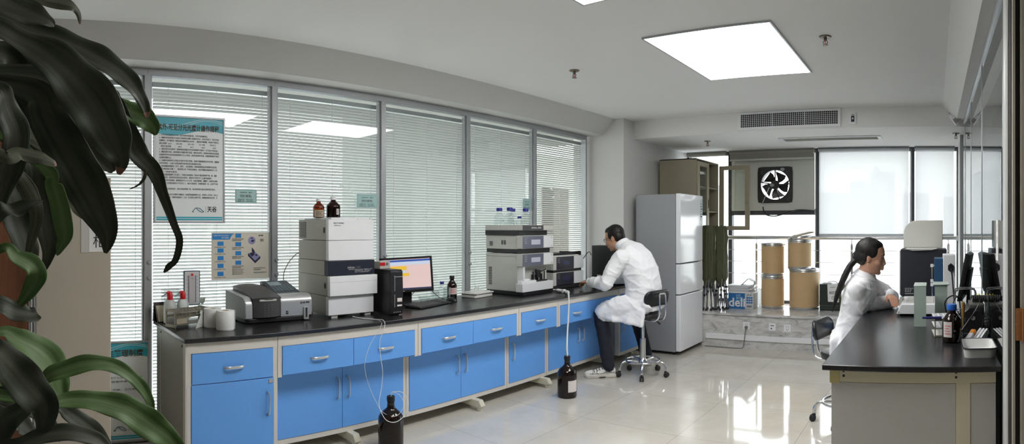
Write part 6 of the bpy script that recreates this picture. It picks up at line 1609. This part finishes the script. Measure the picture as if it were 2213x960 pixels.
# --------------------------------------------------------------- stools and people
from mathutils import noise as NZ
def stool(name, lab, x, y, rz, hs, zb):
    """gas-lift lab stool: local +X is the backrest side"""
    t = thing(name, lab, 'stool', (x, y, 0), rz)
    m = M().lathe([(0, hs-.062), (.165, hs-.060), (.182, hs-.045), (.185, hs-.022), (.172, hs-.006), (.12, hs), (0, hs+.002)], n=36); m.build('seat', VINYL, t)
    M().lathe([(0, hs-.072), (.12, hs-.072), (.13, hs-.058), (0, hs-.058)], n=24).build('seat_plate', STEEL, t)
    m = M().xf(Matrix.Translation((.205, 0, zb)) @ Matrix.Rotation(math.radians(8), 4, 'Y'))
    o_ = []
    vs = []; n = 28; R = []
    for k, (xx, sc_) in enumerate(((-.020, .90), (-.014, .98), (.0, 1.0), (.012, .97), (.017, .88))):
        R.append([(xx-.030*(p[0]/.18)**2, p[0]*sc_, p[1]*sc_) for p in rrect(.36, .150, .070, 6)])
    n = len(R[0]); vs = [p for r_ in R for p in r_]
    fs = [(i*n+j, i*n+(j+1) % n, (i+1)*n+(j+1) % n, (i+1)*n+j) for i in range(4) for j in range(n)]+[tuple(range(n-1, -1, -1)), tuple(4*n+j for j in range(n))]
    m.add(vs, fs).build('backrest', VINYL, t, ang=60)
    for q in (-.045, .045):
        M().tube(spline([(.06, q*1.4, hs-.066), (.17, q*1.3, hs-.070), (.225, q*1.1, hs-.045), (.245, q, hs+.02), (.244, q, zb-.02), (.236, q*.9, zb+.045)], 6), .009, 10).build('back_tube', CHROME, t)
    M().tube([(.236, -.0405, zb+.045), (.236, .0405, zb+.045)], .009, 10).build('back_tube', CHROME, t)
    m = M(); m.lathe([(0, .13), (.027, .13), (.030, .135), (.030, .36 if hs > .58 else .32), (.0, .36 if hs > .58 else .32)], n=20); m.build('lift_sleeve', STEEL, t)
    M().cyl((0, 0, .30), (0, 0, hs-.07), .0165, 16).build('lift_column', CHROME, t)
    M().tube([(.02, .02, hs-.085), (.10, .09, hs-.095), (.13, .11, hs-.125)], [.006, .006, .012], 8).build('lever', BLACKPL, t)
    M().lathe([(.030, .115), (.048, .12), (.050, .14), (.034, .165), (.030, .17)], n=20).build('hub', CHROME, t)
    M().tube([(.168*math.cos(2*PI*k/40), .168*math.sin(2*PI*k/40), .150) for k in range(40)], .0095, 10, closed=True).build('foot_ring', CHROME, t)
    for k in range(5):
        a = 2*PI*k/5+.35; c_, s_ = math.cos(a), math.sin(a)
        lg = M().tube(spline([(.035*c_, .035*s_, .135), (.12*c_, .12*s_, .146), (.19*c_, .19*s_, .140), (.226*c_, .226*s_, .105), (.232*c_, .232*s_, .060)], 5), .0125, 10).build('leg', CHROME, t)
        m = M()
        for q in (-.012, .012):
            m.lathe([(0, -.008), (.020, -.008), (.025, -.004), (.025, .004), (.020, .008), (0, .008)], n=18, T=Matrix.Translation((.232*c_-s_*q+.010*c_, .232*s_+c_*q+.010*s_, .025)) @ Matrix.Rotation(a, 4, 'Z') @ Matrix.Rotation(PI/2, 4, 'X'))
        m.box(0, 0, 0, 0, 0, 0) if False else None
        m.cyl((.232*c_, .232*s_, .030), (.232*c_, .232*s_, .062), .013, 10)
        m.build('caster', RUBBER, lg)
    return t
stool('lab_stool', 'black backed chrome stool under the man at the long bench', -2.715, 5.05, math.radians(-12), .620, .765)
stool('lab_stool', 'black backed chrome stool under the woman at the right bench', -.655, 4.33, math.radians(168), .530, .680)

def capsule(m, p0, r0, p1, r1, n=14):
    p0, p1 = Vector(p0), Vector(p1); d = p1-p0; l = d.length; t = d.normalized()
    pts, rs = [], []
    for k in range(5): a = PI/2*(1-k/5); pts.append(p0-t*r0*math.sin(a)); rs.append(max(r0*math.cos(a), .0004))
    for k in range(0, 6): pts.append(p0+d*k/5); rs.append(r0+(r1-r0)*k/5)
    for k in range(1, 6): a = PI/2*k/5; pts.append(p1+t*r1*math.sin(a)); rs.append(max(r1*math.cos(a), .0004))
    m.tube(pts, rs, n)
def chain(m, pts, rs, n=14):
    for i in range(len(pts)-1): capsule(m, pts[i], rs[i], pts[i+1], rs[i+1], n)
def loft(m, secs, wdir=(0, 1, 0), n=28):
    """closed body of elliptic sections: (centre, half depth, half width)"""
    C = [Vector(s[0]) for s in secs]; W = Vector(wdir); R = []
    for i, (c, hd, hw) in enumerate(secs):
        T = (C[min(i+1, len(C)-1)]-C[max(i-1, 0)]).normalized(); D = W.cross(T).normalized()
        row = []
        for j in range(n):
            a = 2*PI*j/n; ca, sa = math.cos(a), math.sin(a); e = .82
            row.append(tuple(C[i]+D*(hd*math.copysign(abs(ca)**e, ca))+W*(hw*math.copysign(abs(sa)**e, sa))))
        R.append(row)
    vs = [p for r_ in R for p in r_]
    fs = [(i*n+j, i*n+(j+1) % n, (i+1)*n+(j+1) % n, (i+1)*n+j) for i in range(len(R)-1) for j in range(n)]
    fs += [tuple(range(n-1, -1, -1)), tuple((len(R)-1)*n+j for j in range(n))]
    # keep the faces outward whatever the frame's handedness
    bm = bmesh.new(); bv = [bm.verts.new(v) for v in vs]
    for f in fs: bm.faces.new([bv[i] for i in f])
    bmesh.ops.recalc_face_normals(bm, faces=bm.faces); bm.verts.index_update()
    out = [[v.index for v in f.verts] for f in bm.faces]; bm.free()
    m.add(vs, out)
def skin(name, m, mt, parent, voxel, smooth=6, factor=.5, disp=None, cut=None):
    """fuses the overlapping shapes of m into one continuous smooth surface"""
    bm = bmesh.new(); bv = [bm.verts.new(v) for v in m.v]
    for f in m.f:
        try: bm.faces.new([bv[i] for i in f])
        except ValueError: pass
    me = bpy.data.meshes.new(name+'_raw'); bm.to_mesh(me); bm.free()
    o = bpy.data.objects.new(name, me); COL.objects.link(o)
    r = o.modifiers.new('fuse', 'REMESH'); r.mode = 'VOXEL'; r.voxel_size = voxel; r.use_smooth_shade = True
    s = o.modifiers.new('smooth', 'SMOOTH'); s.iterations = smooth; s.factor = factor
    dg = bpy.context.evaluated_depsgraph_get(); dg.update()
    me2 = bpy.data.meshes.new_from_object(o.evaluated_get(dg)); o.modifiers.clear()
    o.data = me2; me2.name = name; bpy.data.meshes.remove(me)
    if disp:
        ns = [v.normal.copy() for v in me2.vertices]
        for v, nn in zip(me2.vertices, ns): v.co += nn*disp(v.co, nn)
    me2.polygons.foreach_set('use_smooth', [True]*len(me2.polygons))
    me2.materials.clear(); me2.materials.append(mt); me2.update()
    o.parent = parent
    return o
def folds(amp, sc, zs=1.8, hem=.74, grooves=()):
    """cloth creases: ridged noise, lying across the body above the hem line and running down it below"""
    def f(co, n):
        k = min(max((co.z-hem)/.12+.5, 0), 1)
        a = Vector((co.x, co.y, co.z*zs+co.x*.7))*sc; b_ = Vector((co.x*1.5, co.y*1.5, co.z*.45))*sc
        out = 0
        for p, w in ((a, k), (b_, 1-k)):
            if w <= 0: continue
            p = p+NZ.noise_vector(p*.5)*.55
            r = 1-2.2*abs(NZ.noise(p)); r2 = 1-2.2*abs(NZ.noise(p*2.1+Vector((5, 3, 1))))
            out += w*amp*((max(r, 0)**2-.3)+.45*(max(r2, 0)**2-.3))
        for g in grooves: out -= g(co)
        return out
    return f
def seam(fn, w=.007, d=.004):
    return lambda co: d*math.exp(-(fn(co)/w)**2)
SKINM = mat('skin_tan', L(198, 150, 122), .5, noise=(30, .06)); SKINF = mat('skin_light', L(206, 156, 132), .48, noise=(30, .06))
HAIR = mat('black_hair', (.009, .008, .0075, 1), .5, spec=.35, noise=(120, .5, (1, 1, .15)), bump=(420, .35, .001))
COAT = mat('white_coat', L(240, 241, 245), .8, noise=(6, .02), bump=(70, .12, .003), sheen=.1)
PANTS = mat('navy_trousers', L(24, 27, 40), .85, noise=(20, .15), bump=(90, .3, .002))
LENS = glassy('lens', (.95, .96, .97, 1), 1.4)
def head_shape(m, T, f=1.0, woman=False):
    T0 = m.T; m.T = T
    m.ball((-.006, 0, .026), (.098, .076, .096), 26, 18)
    m.ball((.020, 0, -.040), (.070, .061, .086), 24, 16)
    m.ball((.034, 0, -.088), (.046, .046, .034), 18, 12); m.ball((.068, 0, -.103), (.020, .023, .017), 14, 10)
    m.ball((.076, 0, .026), (.018, .050, .014), 16, 10)
    for s in (-1, 1):
        m.ball((.055, s*.036, -.034), (.028, .024, .026), 14, 10)
        m.ball((-.004, s*.072, -.016), (.016, .008, .028), 14, 10); m.ball((-.011, s*.077, -.010), (.010, .006, .020), 12, 8)
        m.ball((.098 if woman else .103, s*.011, -.041), (.010, .008, .007), 10, 8)
        m.ball((.070, s*.031, .002), (.015, .016, .011), 12, 8)
    capsule(m, (.086, 0, .008), .0075, (.106 if woman else .112, 0, -.034), .0085 if woman else .0100, 12)
    m.ball((.086, 0, -.056), (.016, .024, .014), 14, 10)
    m.ball((.0945, 0, -.066), (.0095, .021, .0055), 14, 8); m.ball((.092, 0, -.077), (.010, .019, .0065), 14, 8)
    m.T = T0
def hand_shape(m, W, d, n, s, k=1.0, curl=.5):
    """wrist W, finger direction d, palm-side normal n, thumb side s"""
    W, d, n, s = Vector(W), Vector(d).normalized(), Vector(n).normalized(), Vector(s).normalized()
    for q, (off, ln, r_) in enumerate(((.030, .070, .0092), (.010, .078, .0096), (-.010, .072, .0092), (-.029, .056, .0082))):
        off *= k; kn = W+d*.088*k+s*off
        capsule(m, W+s*off*.45, .017*k, kn, .0125*k, 10)
        p = kn; ang = .12
        for j, fr in enumerate((.46, .31, .23)):
            ang += curl*(.55+.1*q/3); v = d*math.cos(ang)+n*math.sin(ang)
            p2 = p+v*ln*fr*k; capsule(m, p, r_*k*(1-.06*j), p2, r_*k*(1-.06*(j+1)), 10); p = p2
    a = W+d*.018*k+s*.020*k; b = W+d*.045*k+s*.048*k+n*.012*k; c = W+d*.072*k+s*.058*k+n*.020*k; e = W+d*.094*k+s*.052*k+n*.026*k
    capsule(m, a, .017*k, b, .0125*k, 10); capsule(m, b, .0125*k, c, .0105*k, 10); capsule(m, c, .0105*k, e, .009*k, 10)
def frame(c, fwd, upv):
    f_ = Vector(fwd).normalized(); l_ = Vector(upv).cross(f_).normalized(); u_ = f_.cross(l_)
    return Matrix(((f_.x, l_.x, u_.x, c[0]), (f_.y, l_.y, u_.y, c[1]), (f_.z, l_.z, u_.z, c[2]), (0, 0, 0, 1)))
def shoe(name, heel, toe, parent, upper, sole, dark):
    h, t_ = Vector(heel), Vector(toe); d = (t_-h); ln = d.length; d.normalize(); a = math.atan2(d.y, d.x)
    T = Matrix.Translation(h) @ Matrix.Rotation(a, 4, 'Z')
    m = M().xf(T); out = [(-.004, 0), (.0, .030), (.06, .034), (.13, .036), (.20, .048), (ln-.04, .046), (ln-.008, .026), (ln, 0)]
    out = out+[(x, -y) for x, y in reversed(out[1:-1])]
    s_ = m.prism(list(reversed([(p.x, p.y) for p in spline([(x, y, 0) for x, y in out+[out[0]]], 3)[:-1]])), 'z', 0.0, .034).build(name, sole, parent, bevel=.008)
    m = M().xf(T); m.ball((.045, 0, .060), (.050, .036, .048), 16, 10); m.ball((ln*.62, 0, .040), (ln*.40, .044, .036), 18, 10); capsule(m, (.06, 0, .075), .036, (ln*.55, 0, .052), .034)
    u = skin('upper', m, upper, s_, .006, 4)
    from mathutils.bvhtree import BVHTree
    tree = BVHTree.FromPolygons([v.co[:] for v in u.data.vertices], [p_.vertices[:] for p_ in u.data.polygons])
    def on(pts, r_, name_, mt_, off=.0):
        q = []
        for p_ in pts:
            hit, nn, _, _ = tree.find_nearest(T @ Vector(p_)); q.append(hit+nn*off)
        M().tube(q, r_, 6).build(name_, mt_, s_)
    for k in range(5): x = .095+k*.026; on(spline([(x, -.030, .09-.010*k), (x+.012, 0, .11-.011*k), (x+.004, .030, .09-.010*k)], 4), .0036, 'laces', dark, .001)
    for y in (-1, 1):
        on(spline([(.004, y*.036, .050), (.07, y*.05, .052), (.15, y*.05, .046), (ln-.04, y*.05, .042)], 8), .0022, 'trim_line', dark)
        on(spline([(.085, y*.06, .036), (.095, y*.06, .07), (.088, y*.03, .10)], 6), .0022, 'trim_line', dark)
        on(spline([(.165, y*.06, .036), (.185, y*.05, .062), (.165, y*.02, .085)], 6), .0022, 'trim_line', dark)
        on(spline([(ln-.07, y*.06, .036), (ln-.075, y*.03, .07), (ln-.07, 0, .075)], 6), .0020, 'trim_line', dark)
        M().xf(T).box(.10, .16, min(y*.034, y*.0475), max(y*.034, y*.0475), .010, .013).build('sole_line', dark, s_)
    return s_
SHW = mat('shoe_white', L(224, 222, 216), .6, noise=(40, .05), bump=(60, .1)); SHS = mat('shoe_sole', L(206, 202, 192), .6, noise=(40, .1))

# ---- the man at the long bench (faces -X)
man = thing('person', 'man in white lab coat and navy trousers bent over the long bench on a stool', 'person', (-2.72, 5.05, 0))
O = -Vector(man.location)
TO = Matrix.Translation(O)
hT = frame((-3.030, 5.045, 1.335), (-.94, -.06, -.34), (-.34, 0, .94))
b = M().xf(TO)
head_shape(b, TO @ hT)
b.T = TO
capsule(b, (-3.0, 5.05, 1.29), .055, (-2.915, 5.05, 1.215), .062)
loft(b, [((-2.70, 5.05, .66), .13, .165), ((-2.71, 5.05, .80), .125, .155), ((-2.76, 5.05, 1.0), .125, .165), ((-2.81, 5.05, 1.12), .115, .175), ((-2.87, 5.05, 1.19), .09, .15), ((-2.92, 5.05, 1.23), .05, .06)])
LS, LE, LW = (-2.86, 4.845, 1.155), (-2.935, 4.725, .905), (-3.175, 4.815, .905)
RS, RE, RW = (-2.87, 5.255, 1.155), (-2.96, 5.365, .905), (-3.20, 5.250, .895)
for S_, E_, W_ in ((LS, LE, LW), (RS, RE, RW)): chain(b, [S_, E_, W_], [.055, .042, .029])
hand_shape(b, LW, (-.95, .25, -.12), (0.05, .15, -1), (.25, .96, .0), 1.0, .45)
hand_shape(b, RW, (-.97, -.10, -.15), (0, -.1, -1), (-.1, -.99, 0), 1.0, .5)
LH, LK, LA = (-2.73, 4.945, .705), (-3.075, 4.860, .585), (-2.965, 4.820, .12)
RH, RK, RA = (-2.73, 5.155, .705), (-3.00, 5.390, .580), (-2.885, 5.440, .12)
for H_, K_, A_ in ((LH, LK, LA), (RH, RK, RA)): chain(b, [H_, K_, A_], [.075, .052, .036])
skin('body', b, SKINM, man, .0055, 5)
p = M().xf(TO)
for H_, K_, A_ in ((LH, LK, LA), (RH, RK, RA)): chain(p, [H_, K_, (A_[0]*.55+K_[0]*.45, A_[1]*.55+K_[1]*.45, .34), (A_[0], A_[1], .115)], [.095, .076, .068, .062])
capsule(p, LH, .11, RH, .11)
skin('trousers', p, PANTS, man, .008, 5, disp=folds(.0045, 6, 1.6, -1))
def mshoe(h, t_): return shoe('shoe', Vector(h)+O, Vector(t_)+O, man, SHW, SHS, INK)
mshoe((-2.915, 4.868, 0), (-3.150, 4.690, 0)); mshoe((-2.84, 5.45, 0), (-3.10, 5.53, 0))
c = M().xf(TO)
loft(c, [((-2.705, 5.05, .655), .170, .215), ((-2.700, 5.05, .74), .165, .205), ((-2.70, 5.05, .86), .163, .185), ((-2.74, 5.05, 1.0), .163, .198), ((-2.795, 5.05, 1.12), .152, .205), ((-2.86, 5.05, 1.195), .122, .185), ((-2.905, 5.05, 1.24), .085, .115), ((-2.938, 5.05, 1.268), .066, .070)])
for S_, E_, W_ in ((LS, LE, LW), (RS, RE, RW)):
    S_, E_, W_ = Vector(S_), Vector(E_), Vector(W_)
    chain(c, [S_+Vector((.03, 0, -.01)), (S_+E_)/2, E_, (E_+W_)/2+Vector((0, 0, .004)), W_+(E_-W_)*.06], [.086, .078, .066, .058, .046])
chain(c, [(-2.72, 4.945, .68), (-2.88, 4.900, .660), (-3.03, 4.865, .615)], [.13, .118, .098])
chain(c, [(-2.72, 5.155, .68), (-2.84, 5.25, .66), (-2.95, 5.345, .62)], [.13, .118, .098])
for k in range(26):                                                 # the side flap of the skirt hanging off the thigh
    u = k/25; x = -2.62-.40*u; y = 4.850-.040*u+.004*math.sin(k*.6)
    capsule(c, (x, y+.015, .66-.02*u), .030, (x+.01, y-.018+.003*math.sin(k*.6), .520+.015*math.sin(u*5)+.085*u*u), .018)
for k in range(4): capsule(c, (-2.92-.03*k, 4.88+.12*k, .60), .04, (-2.93-.02*k, 4.90+.12*k, .555), .02)
capsule(c, (-2.60, 4.90, .70), .055, (-2.60, 5.20, .70), .055)
coat = skin('lab_coat', c, COAT, man, .0085, 6, disp=folds(.0085, 5.5, 1.7, .60, (seam(lambda c_: c_.y-.005 if c_.z > .72 and c_.x > -.12 else 1, .006, .003), seam(lambda c_: (c_.y+.105) if c_.z > .72 and c_.x > -.10 else 1, .006, .003), seam(lambda c_: (c_.y-.115) if c_.z > .72 and c_.x > -.1 else 1, .006, .003), seam(lambda c_: (c_.y+.178+.10*(c_.z-1.05)) if c_.z > .98 and c_.x > -.32 else 1, .006, .0035))))
m = M().xf(TO); cT = frame((-2.935, 5.05, 1.262), (-.62, 0, .78), (-.78, 0, -.62))
R = []
for rr, zz in ((.066, -.01), (.078, -.012), (.082, .01), (.076, .036), (.070, .040), (.066, .03)):
    R.append((rr, zz))
m.lathe(R+[R[0]], n=30, T=Matrix.Translation((-2.935, 5.05, 1.262)) @ Matrix.Rotation(math.radians(-38), 4, 'Y') @ Matrix.Diagonal((.95, 1.08, 1, 1))); m.build('collar', COAT, man)
h = M().xf(TO @ hT)
h.ball((-.022, 0, .040), (.094, .0815, .090), 26, 16); h.ball((-.050, 0, -.004), (.060, .074, .070), 20, 14)
h.ball((.010, 0, .082), (.070, .068, .040), 18, 10)
for s in (-1, 1): h.ball((.010, s*.068, .022), (.026, .013, .040), 12, 8)
skin('hair', h, HAIR, man, .005, 6, disp=lambda co, n: .0016*NZ.noise(co*90))
m = M().xf(TO @ hT)
for s in (-1, 1):
    m.tube([(.098+.0*math.cos(a), s*.034+.024*math.cos(a), .0+.018*math.sin(a)) for a in [2*PI*k/20 for k in range(20)]], .0016, 6, closed=True)
    m.tube([(.097, s*.057, .006), (.05, s*.074, .006), (-.010, s*.080, .004), (-.024, s*.080, -.014)], .0018, 6)
m.tube([(.099, -.011, .004), (.104, 0, .007), (.099, .011, .004)], .0016, 6); g = m.build('glasses', mat('glasses_dark', (.02, .018, .018, 1), .3, .6), man)
m = M().xf(TO @ hT)
for s in (-1, 1): m.lathe([(0, 0), (.0225, 0), (.0225, .0008), (0, .0008)], n=18, T=Matrix.Translation((.0975, s*.034, 0)) @ Matrix.Rotation(PI/2, 4, 'Y') @ Matrix.Diagonal((.75, 1, 1, 1)))
m.build('lens', LENS, g)
def eyes(T, par, lip):
    m = M().xf(T)
    for s in (-1, 1): m.ball((.0775, s*.031, .001), (.009, .0125, .0048), 12, 8)
    m.build('eye', INK, par)
    m = M().xf(T)
    for s in (-1, 1): m.tube(spline([(.090, s*.016, .022), (.088, s*.032, .0265), (.077, s*.048, .022)], 4), [.002, .003, .0035, .0038, .0035, .003, .0025, .002, .0015], 6)
    m.build('eyebrow', HAIR, par)
    m = M().xf(T); m.ball((.0975, 0, -.0665), (.0066, .018, .0042), 14, 8); m.ball((.0945, 0, -.0760), (.0074, .016, .0050), 14, 8); m.build('lip', lip, par)
eyes(TO @ hT, man, mat('lip_man', L(160, 100, 88), .5, noise=(30, .05)))

# ---- the woman at the right bench (faces +X)
wom = thing('person', 'woman with a long black ponytail, white lab coat, seated leaning on the right bench', 'person', (-.655, 4.33, 0))
O = -Vector(wom.location); TO = Matrix.Translation(O)
hT = frame((-.452, 4.235, 1.232), (.985, -.02, -.17), (.17, 0, .985)) @ Matrix.Diagonal((1.04, 1.04, 1.04, 1))
b = M().xf(TO); head_shape(b, TO @ hT, woman=True); b.T = TO
capsule(b, (-.475, 4.24, 1.18), .050, (-.510, 4.275, 1.08), .056)
loft(b, [((-.63, 4.33, .58), .105, .15), ((-.605, 4.33, .72), .08, .13), ((-.59, 4.32, .84), .075, .125), ((-.56, 4.31, .94), .085, .14), ((-.53, 4.30, 1.02), .08, .14), ((-.505, 4.285, 1.08), .05, .06)])
WRS, WRE, WRW = (-.555, 4.135, 1.015), (-.500, 4.335, .872), (-.312, 4.550, .862)
WLS, WLE, WLW = (-.500, 4.455, 1.015), (-.325, 4.655, .885), (-.330, 4.490, .925)
for S_, E_, W_ in ((WRS, WRE, WRW), (WLS, WLE, WLW)): chain(b, [Vector(S_)+Vector((.012, .022, -.012)), E_, W_], [.038, .033, .026])
hand_shape(b, WRW, (.70, .70, -.08), (.1, .0, -1), (-.7, .7, .1), .92, .35)
hand_shape(b, WLW, (.35, -.90, -.30), (.0, -.1, -1), (-.9, -.3, .1), .92, .4)
WH = [((-.63, 4.24, .600), (-.290, 4.225, .560), (-.33, 4.20, .12)), ((-.63, 4.42, .600), (-.290, 4.44, .560), (-.36, 4.46, .12))]
for q in WH: chain(b, list(q), [.070, .050, .034])
skin('body', b, SKINF, wom, .0055, 5)
p = M().xf(TO)
for q in WH: chain(p, [q[0], q[1], (q[2][0], q[2][1], .11)], [.088, .066, .054])
capsule(p, WH[0][0], .10, WH[1][0], .10)
skin('trousers', p, PANTS, wom, .009, 5)
for h_, t_ in (((-.395, 4.20, 0), (-.150, 4.19, 0)), ((-.425, 4.46, 0), (-.18, 4.47, 0))): shoe('shoe', Vector(h_)+O, Vector(t_)+O, wom, SHW, SHS, INK)
c = M().xf(TO)
loft(c, [((-.640, 4.335, .545), .125, .200), ((-.632, 4.335, .62), .118, .190), ((-.610, 4.33, .72), .102, .168), ((-.598, 4.325, .82), .092, .155), ((-.562, 4.315, .92), .118, .170), ((-.528, 4.305, 1.0), .118, .172), ((-.510, 4.29, 1.06), .092, .140), ((-.498, 4.275, 1.10), .062, .070)])
for S_, E_, W_ in ((WRS, WRE, WRW), (WLS, WLE, WLW)):
    S_, E_, W_ = Vector(S_), Vector(E_), Vector(W_)
    chain(c, [S_+Vector((.012, .02, -.012)), (S_+E_)/2, E_, (E_+W_)/2+Vector((0, 0, .004)), W_+(E_-W_)*.05], [.070, .068, .055, .050, .042])
chain(c, [(-.64, 4.24, .60), (-.44, 4.228, .585)], [.105, .088]); chain(c, [(-.64, 4.42, .60), (-.44, 4.435, .585)], [.105, .088])
for k in range(5): capsule(c, (-.70-.012*k, 4.17+.08*k, .62), .045, (-.725-.006*(k % 2), 4.165+.08*k, .525), .022)
for k in range(4): capsule(c, (-.66+.06*k, 4.155, .60), .035, (-.66+.06*k, 4.135, .50), .018)
skin('lab_coat', c, COAT, wom, .0075, 6, disp=folds(.008, 6.5, 1.6, .70, (seam(lambda c_: c_.y+.150-.1*(c_.z-.95) if c_.z > .90 and c_.x < .25 else 1, .006, .003),)))
m = M().xf(TO)
m.lathe([(.058, -.012), (.070, -.016), (.092, -.020), (.094, -.014), (.070, .022), (.062, .030), (.057, .02), (.058, -.012)], n=30, T=Matrix.Translation((-.497, 4.275, 1.098)) @ Matrix.Rotation(math.radians(20), 4, 'Y') @ Matrix.Diagonal((1, 1.02, 1, 1))); m.build('collar', COAT, wom)
h = M().xf(TO @ hT)
h.ball((-.020, 0, .036), (.100, .084, .094), 26, 16); h.ball((-.050, 0, .0), (.066, .076, .074), 20, 14); h.ball((.004, 0, .078), (.070, .070, .044), 18, 12)
for s in (-1, 1): h.ball((.000, s*.066, .032), (.046, .016, .044), 16, 10); h.ball((-.034, s*.068, -.006), (.036, .014, .036), 14, 8)
h.ball((-.106, 0, -.012), (.026, .028, .030), 12, 8)
h.T = TO
tail = spline([(-.555, 4.235, 1.212), (-.600, 4.215, 1.165), (-.645, 4.195, 1.075), (-.680, 4.185, .985), (-.705, 4.175, .905), (-.722, 4.165, .840)], 4)
rs_ = [.021+.006*math.sin(PI*k/(len(tail)-1))-.015*(k/(len(tail)-1))**2 for k in range(len(tail))]
for k in range(len(tail)-1): capsule(h, tail[k], rs_[k], tail[k+1], rs_[k+1])
skin('hair', h, HAIR, wom, .005, 7, disp=lambda co, n: .0016*NZ.noise(Vector((co.x*70, co.y*70, co.z*14))))
m = M().xf(TO @ hT); m.lathe([(.020, -.006), (.026, -.004), (.026, .004), (.020, .006)], n=16, T=Matrix.Translation((-.114, 0, -.022)) @ Matrix.Rotation(math.radians(60), 4, 'Y')); m.build('hair_tie', INK, wom)
m = M().xf(TO @ hT); m.ball((-.001, -.083, -.052), .006, 10, 8); m.ball((-.001, .083, -.052), .006, 10, 8); m.build('earring', mat('gold', L(226, 196, 120), .25, .9), wom)
eyes(TO @ hT, wom, mat('lip_woman', L(186, 112, 102), .45, noise=(30, .05)))
EXPO = 1.1
# ------------------------------------------------------------------- camera
cam = bpy.data.cameras.new('camera'); co = bpy.data.objects.new('camera', cam); COL.objects.link(co)
F_, XB, Y0 = 1275.0, 2018.0, 489.0
yaw = (2213/2-XB)/F_
cam.type = 'PANO'; cam.panorama_type = 'CENTRAL_CYLINDRICAL'
cam.central_cylindrical_radius = 1.0
cam.central_cylindrical_range_u_min = -2213/2/F_; cam.central_cylindrical_range_u_max = 2213/2/F_
cam.central_cylindrical_range_v_min = -(960-Y0)/F_; cam.central_cylindrical_range_v_max = Y0/F_
co.location = (0, 0, HC); co.rotation_euler = (PI/2, 0, -yaw)
cam.clip_start = .05; cam.clip_end = 3000
SC.camera = co
SC.view_settings.view_transform = 'Standard'; SC.view_settings.look = 'None'
SC.view_settings.gamma = 1; SC.view_settings.exposure = EXPO; SC.view_settings.use_curve_mapping = False
cy = SC.cycles
cy.max_bounces = 8; cy.diffuse_bounces = 4; cy.glossy_bounces = 4; cy.transmission_bounces = 4; cy.transparent_max_bounces = 16
cy.caustics_reflective = False; cy.caustics_refractive = False
cy.sample_clamp_indirect = 6
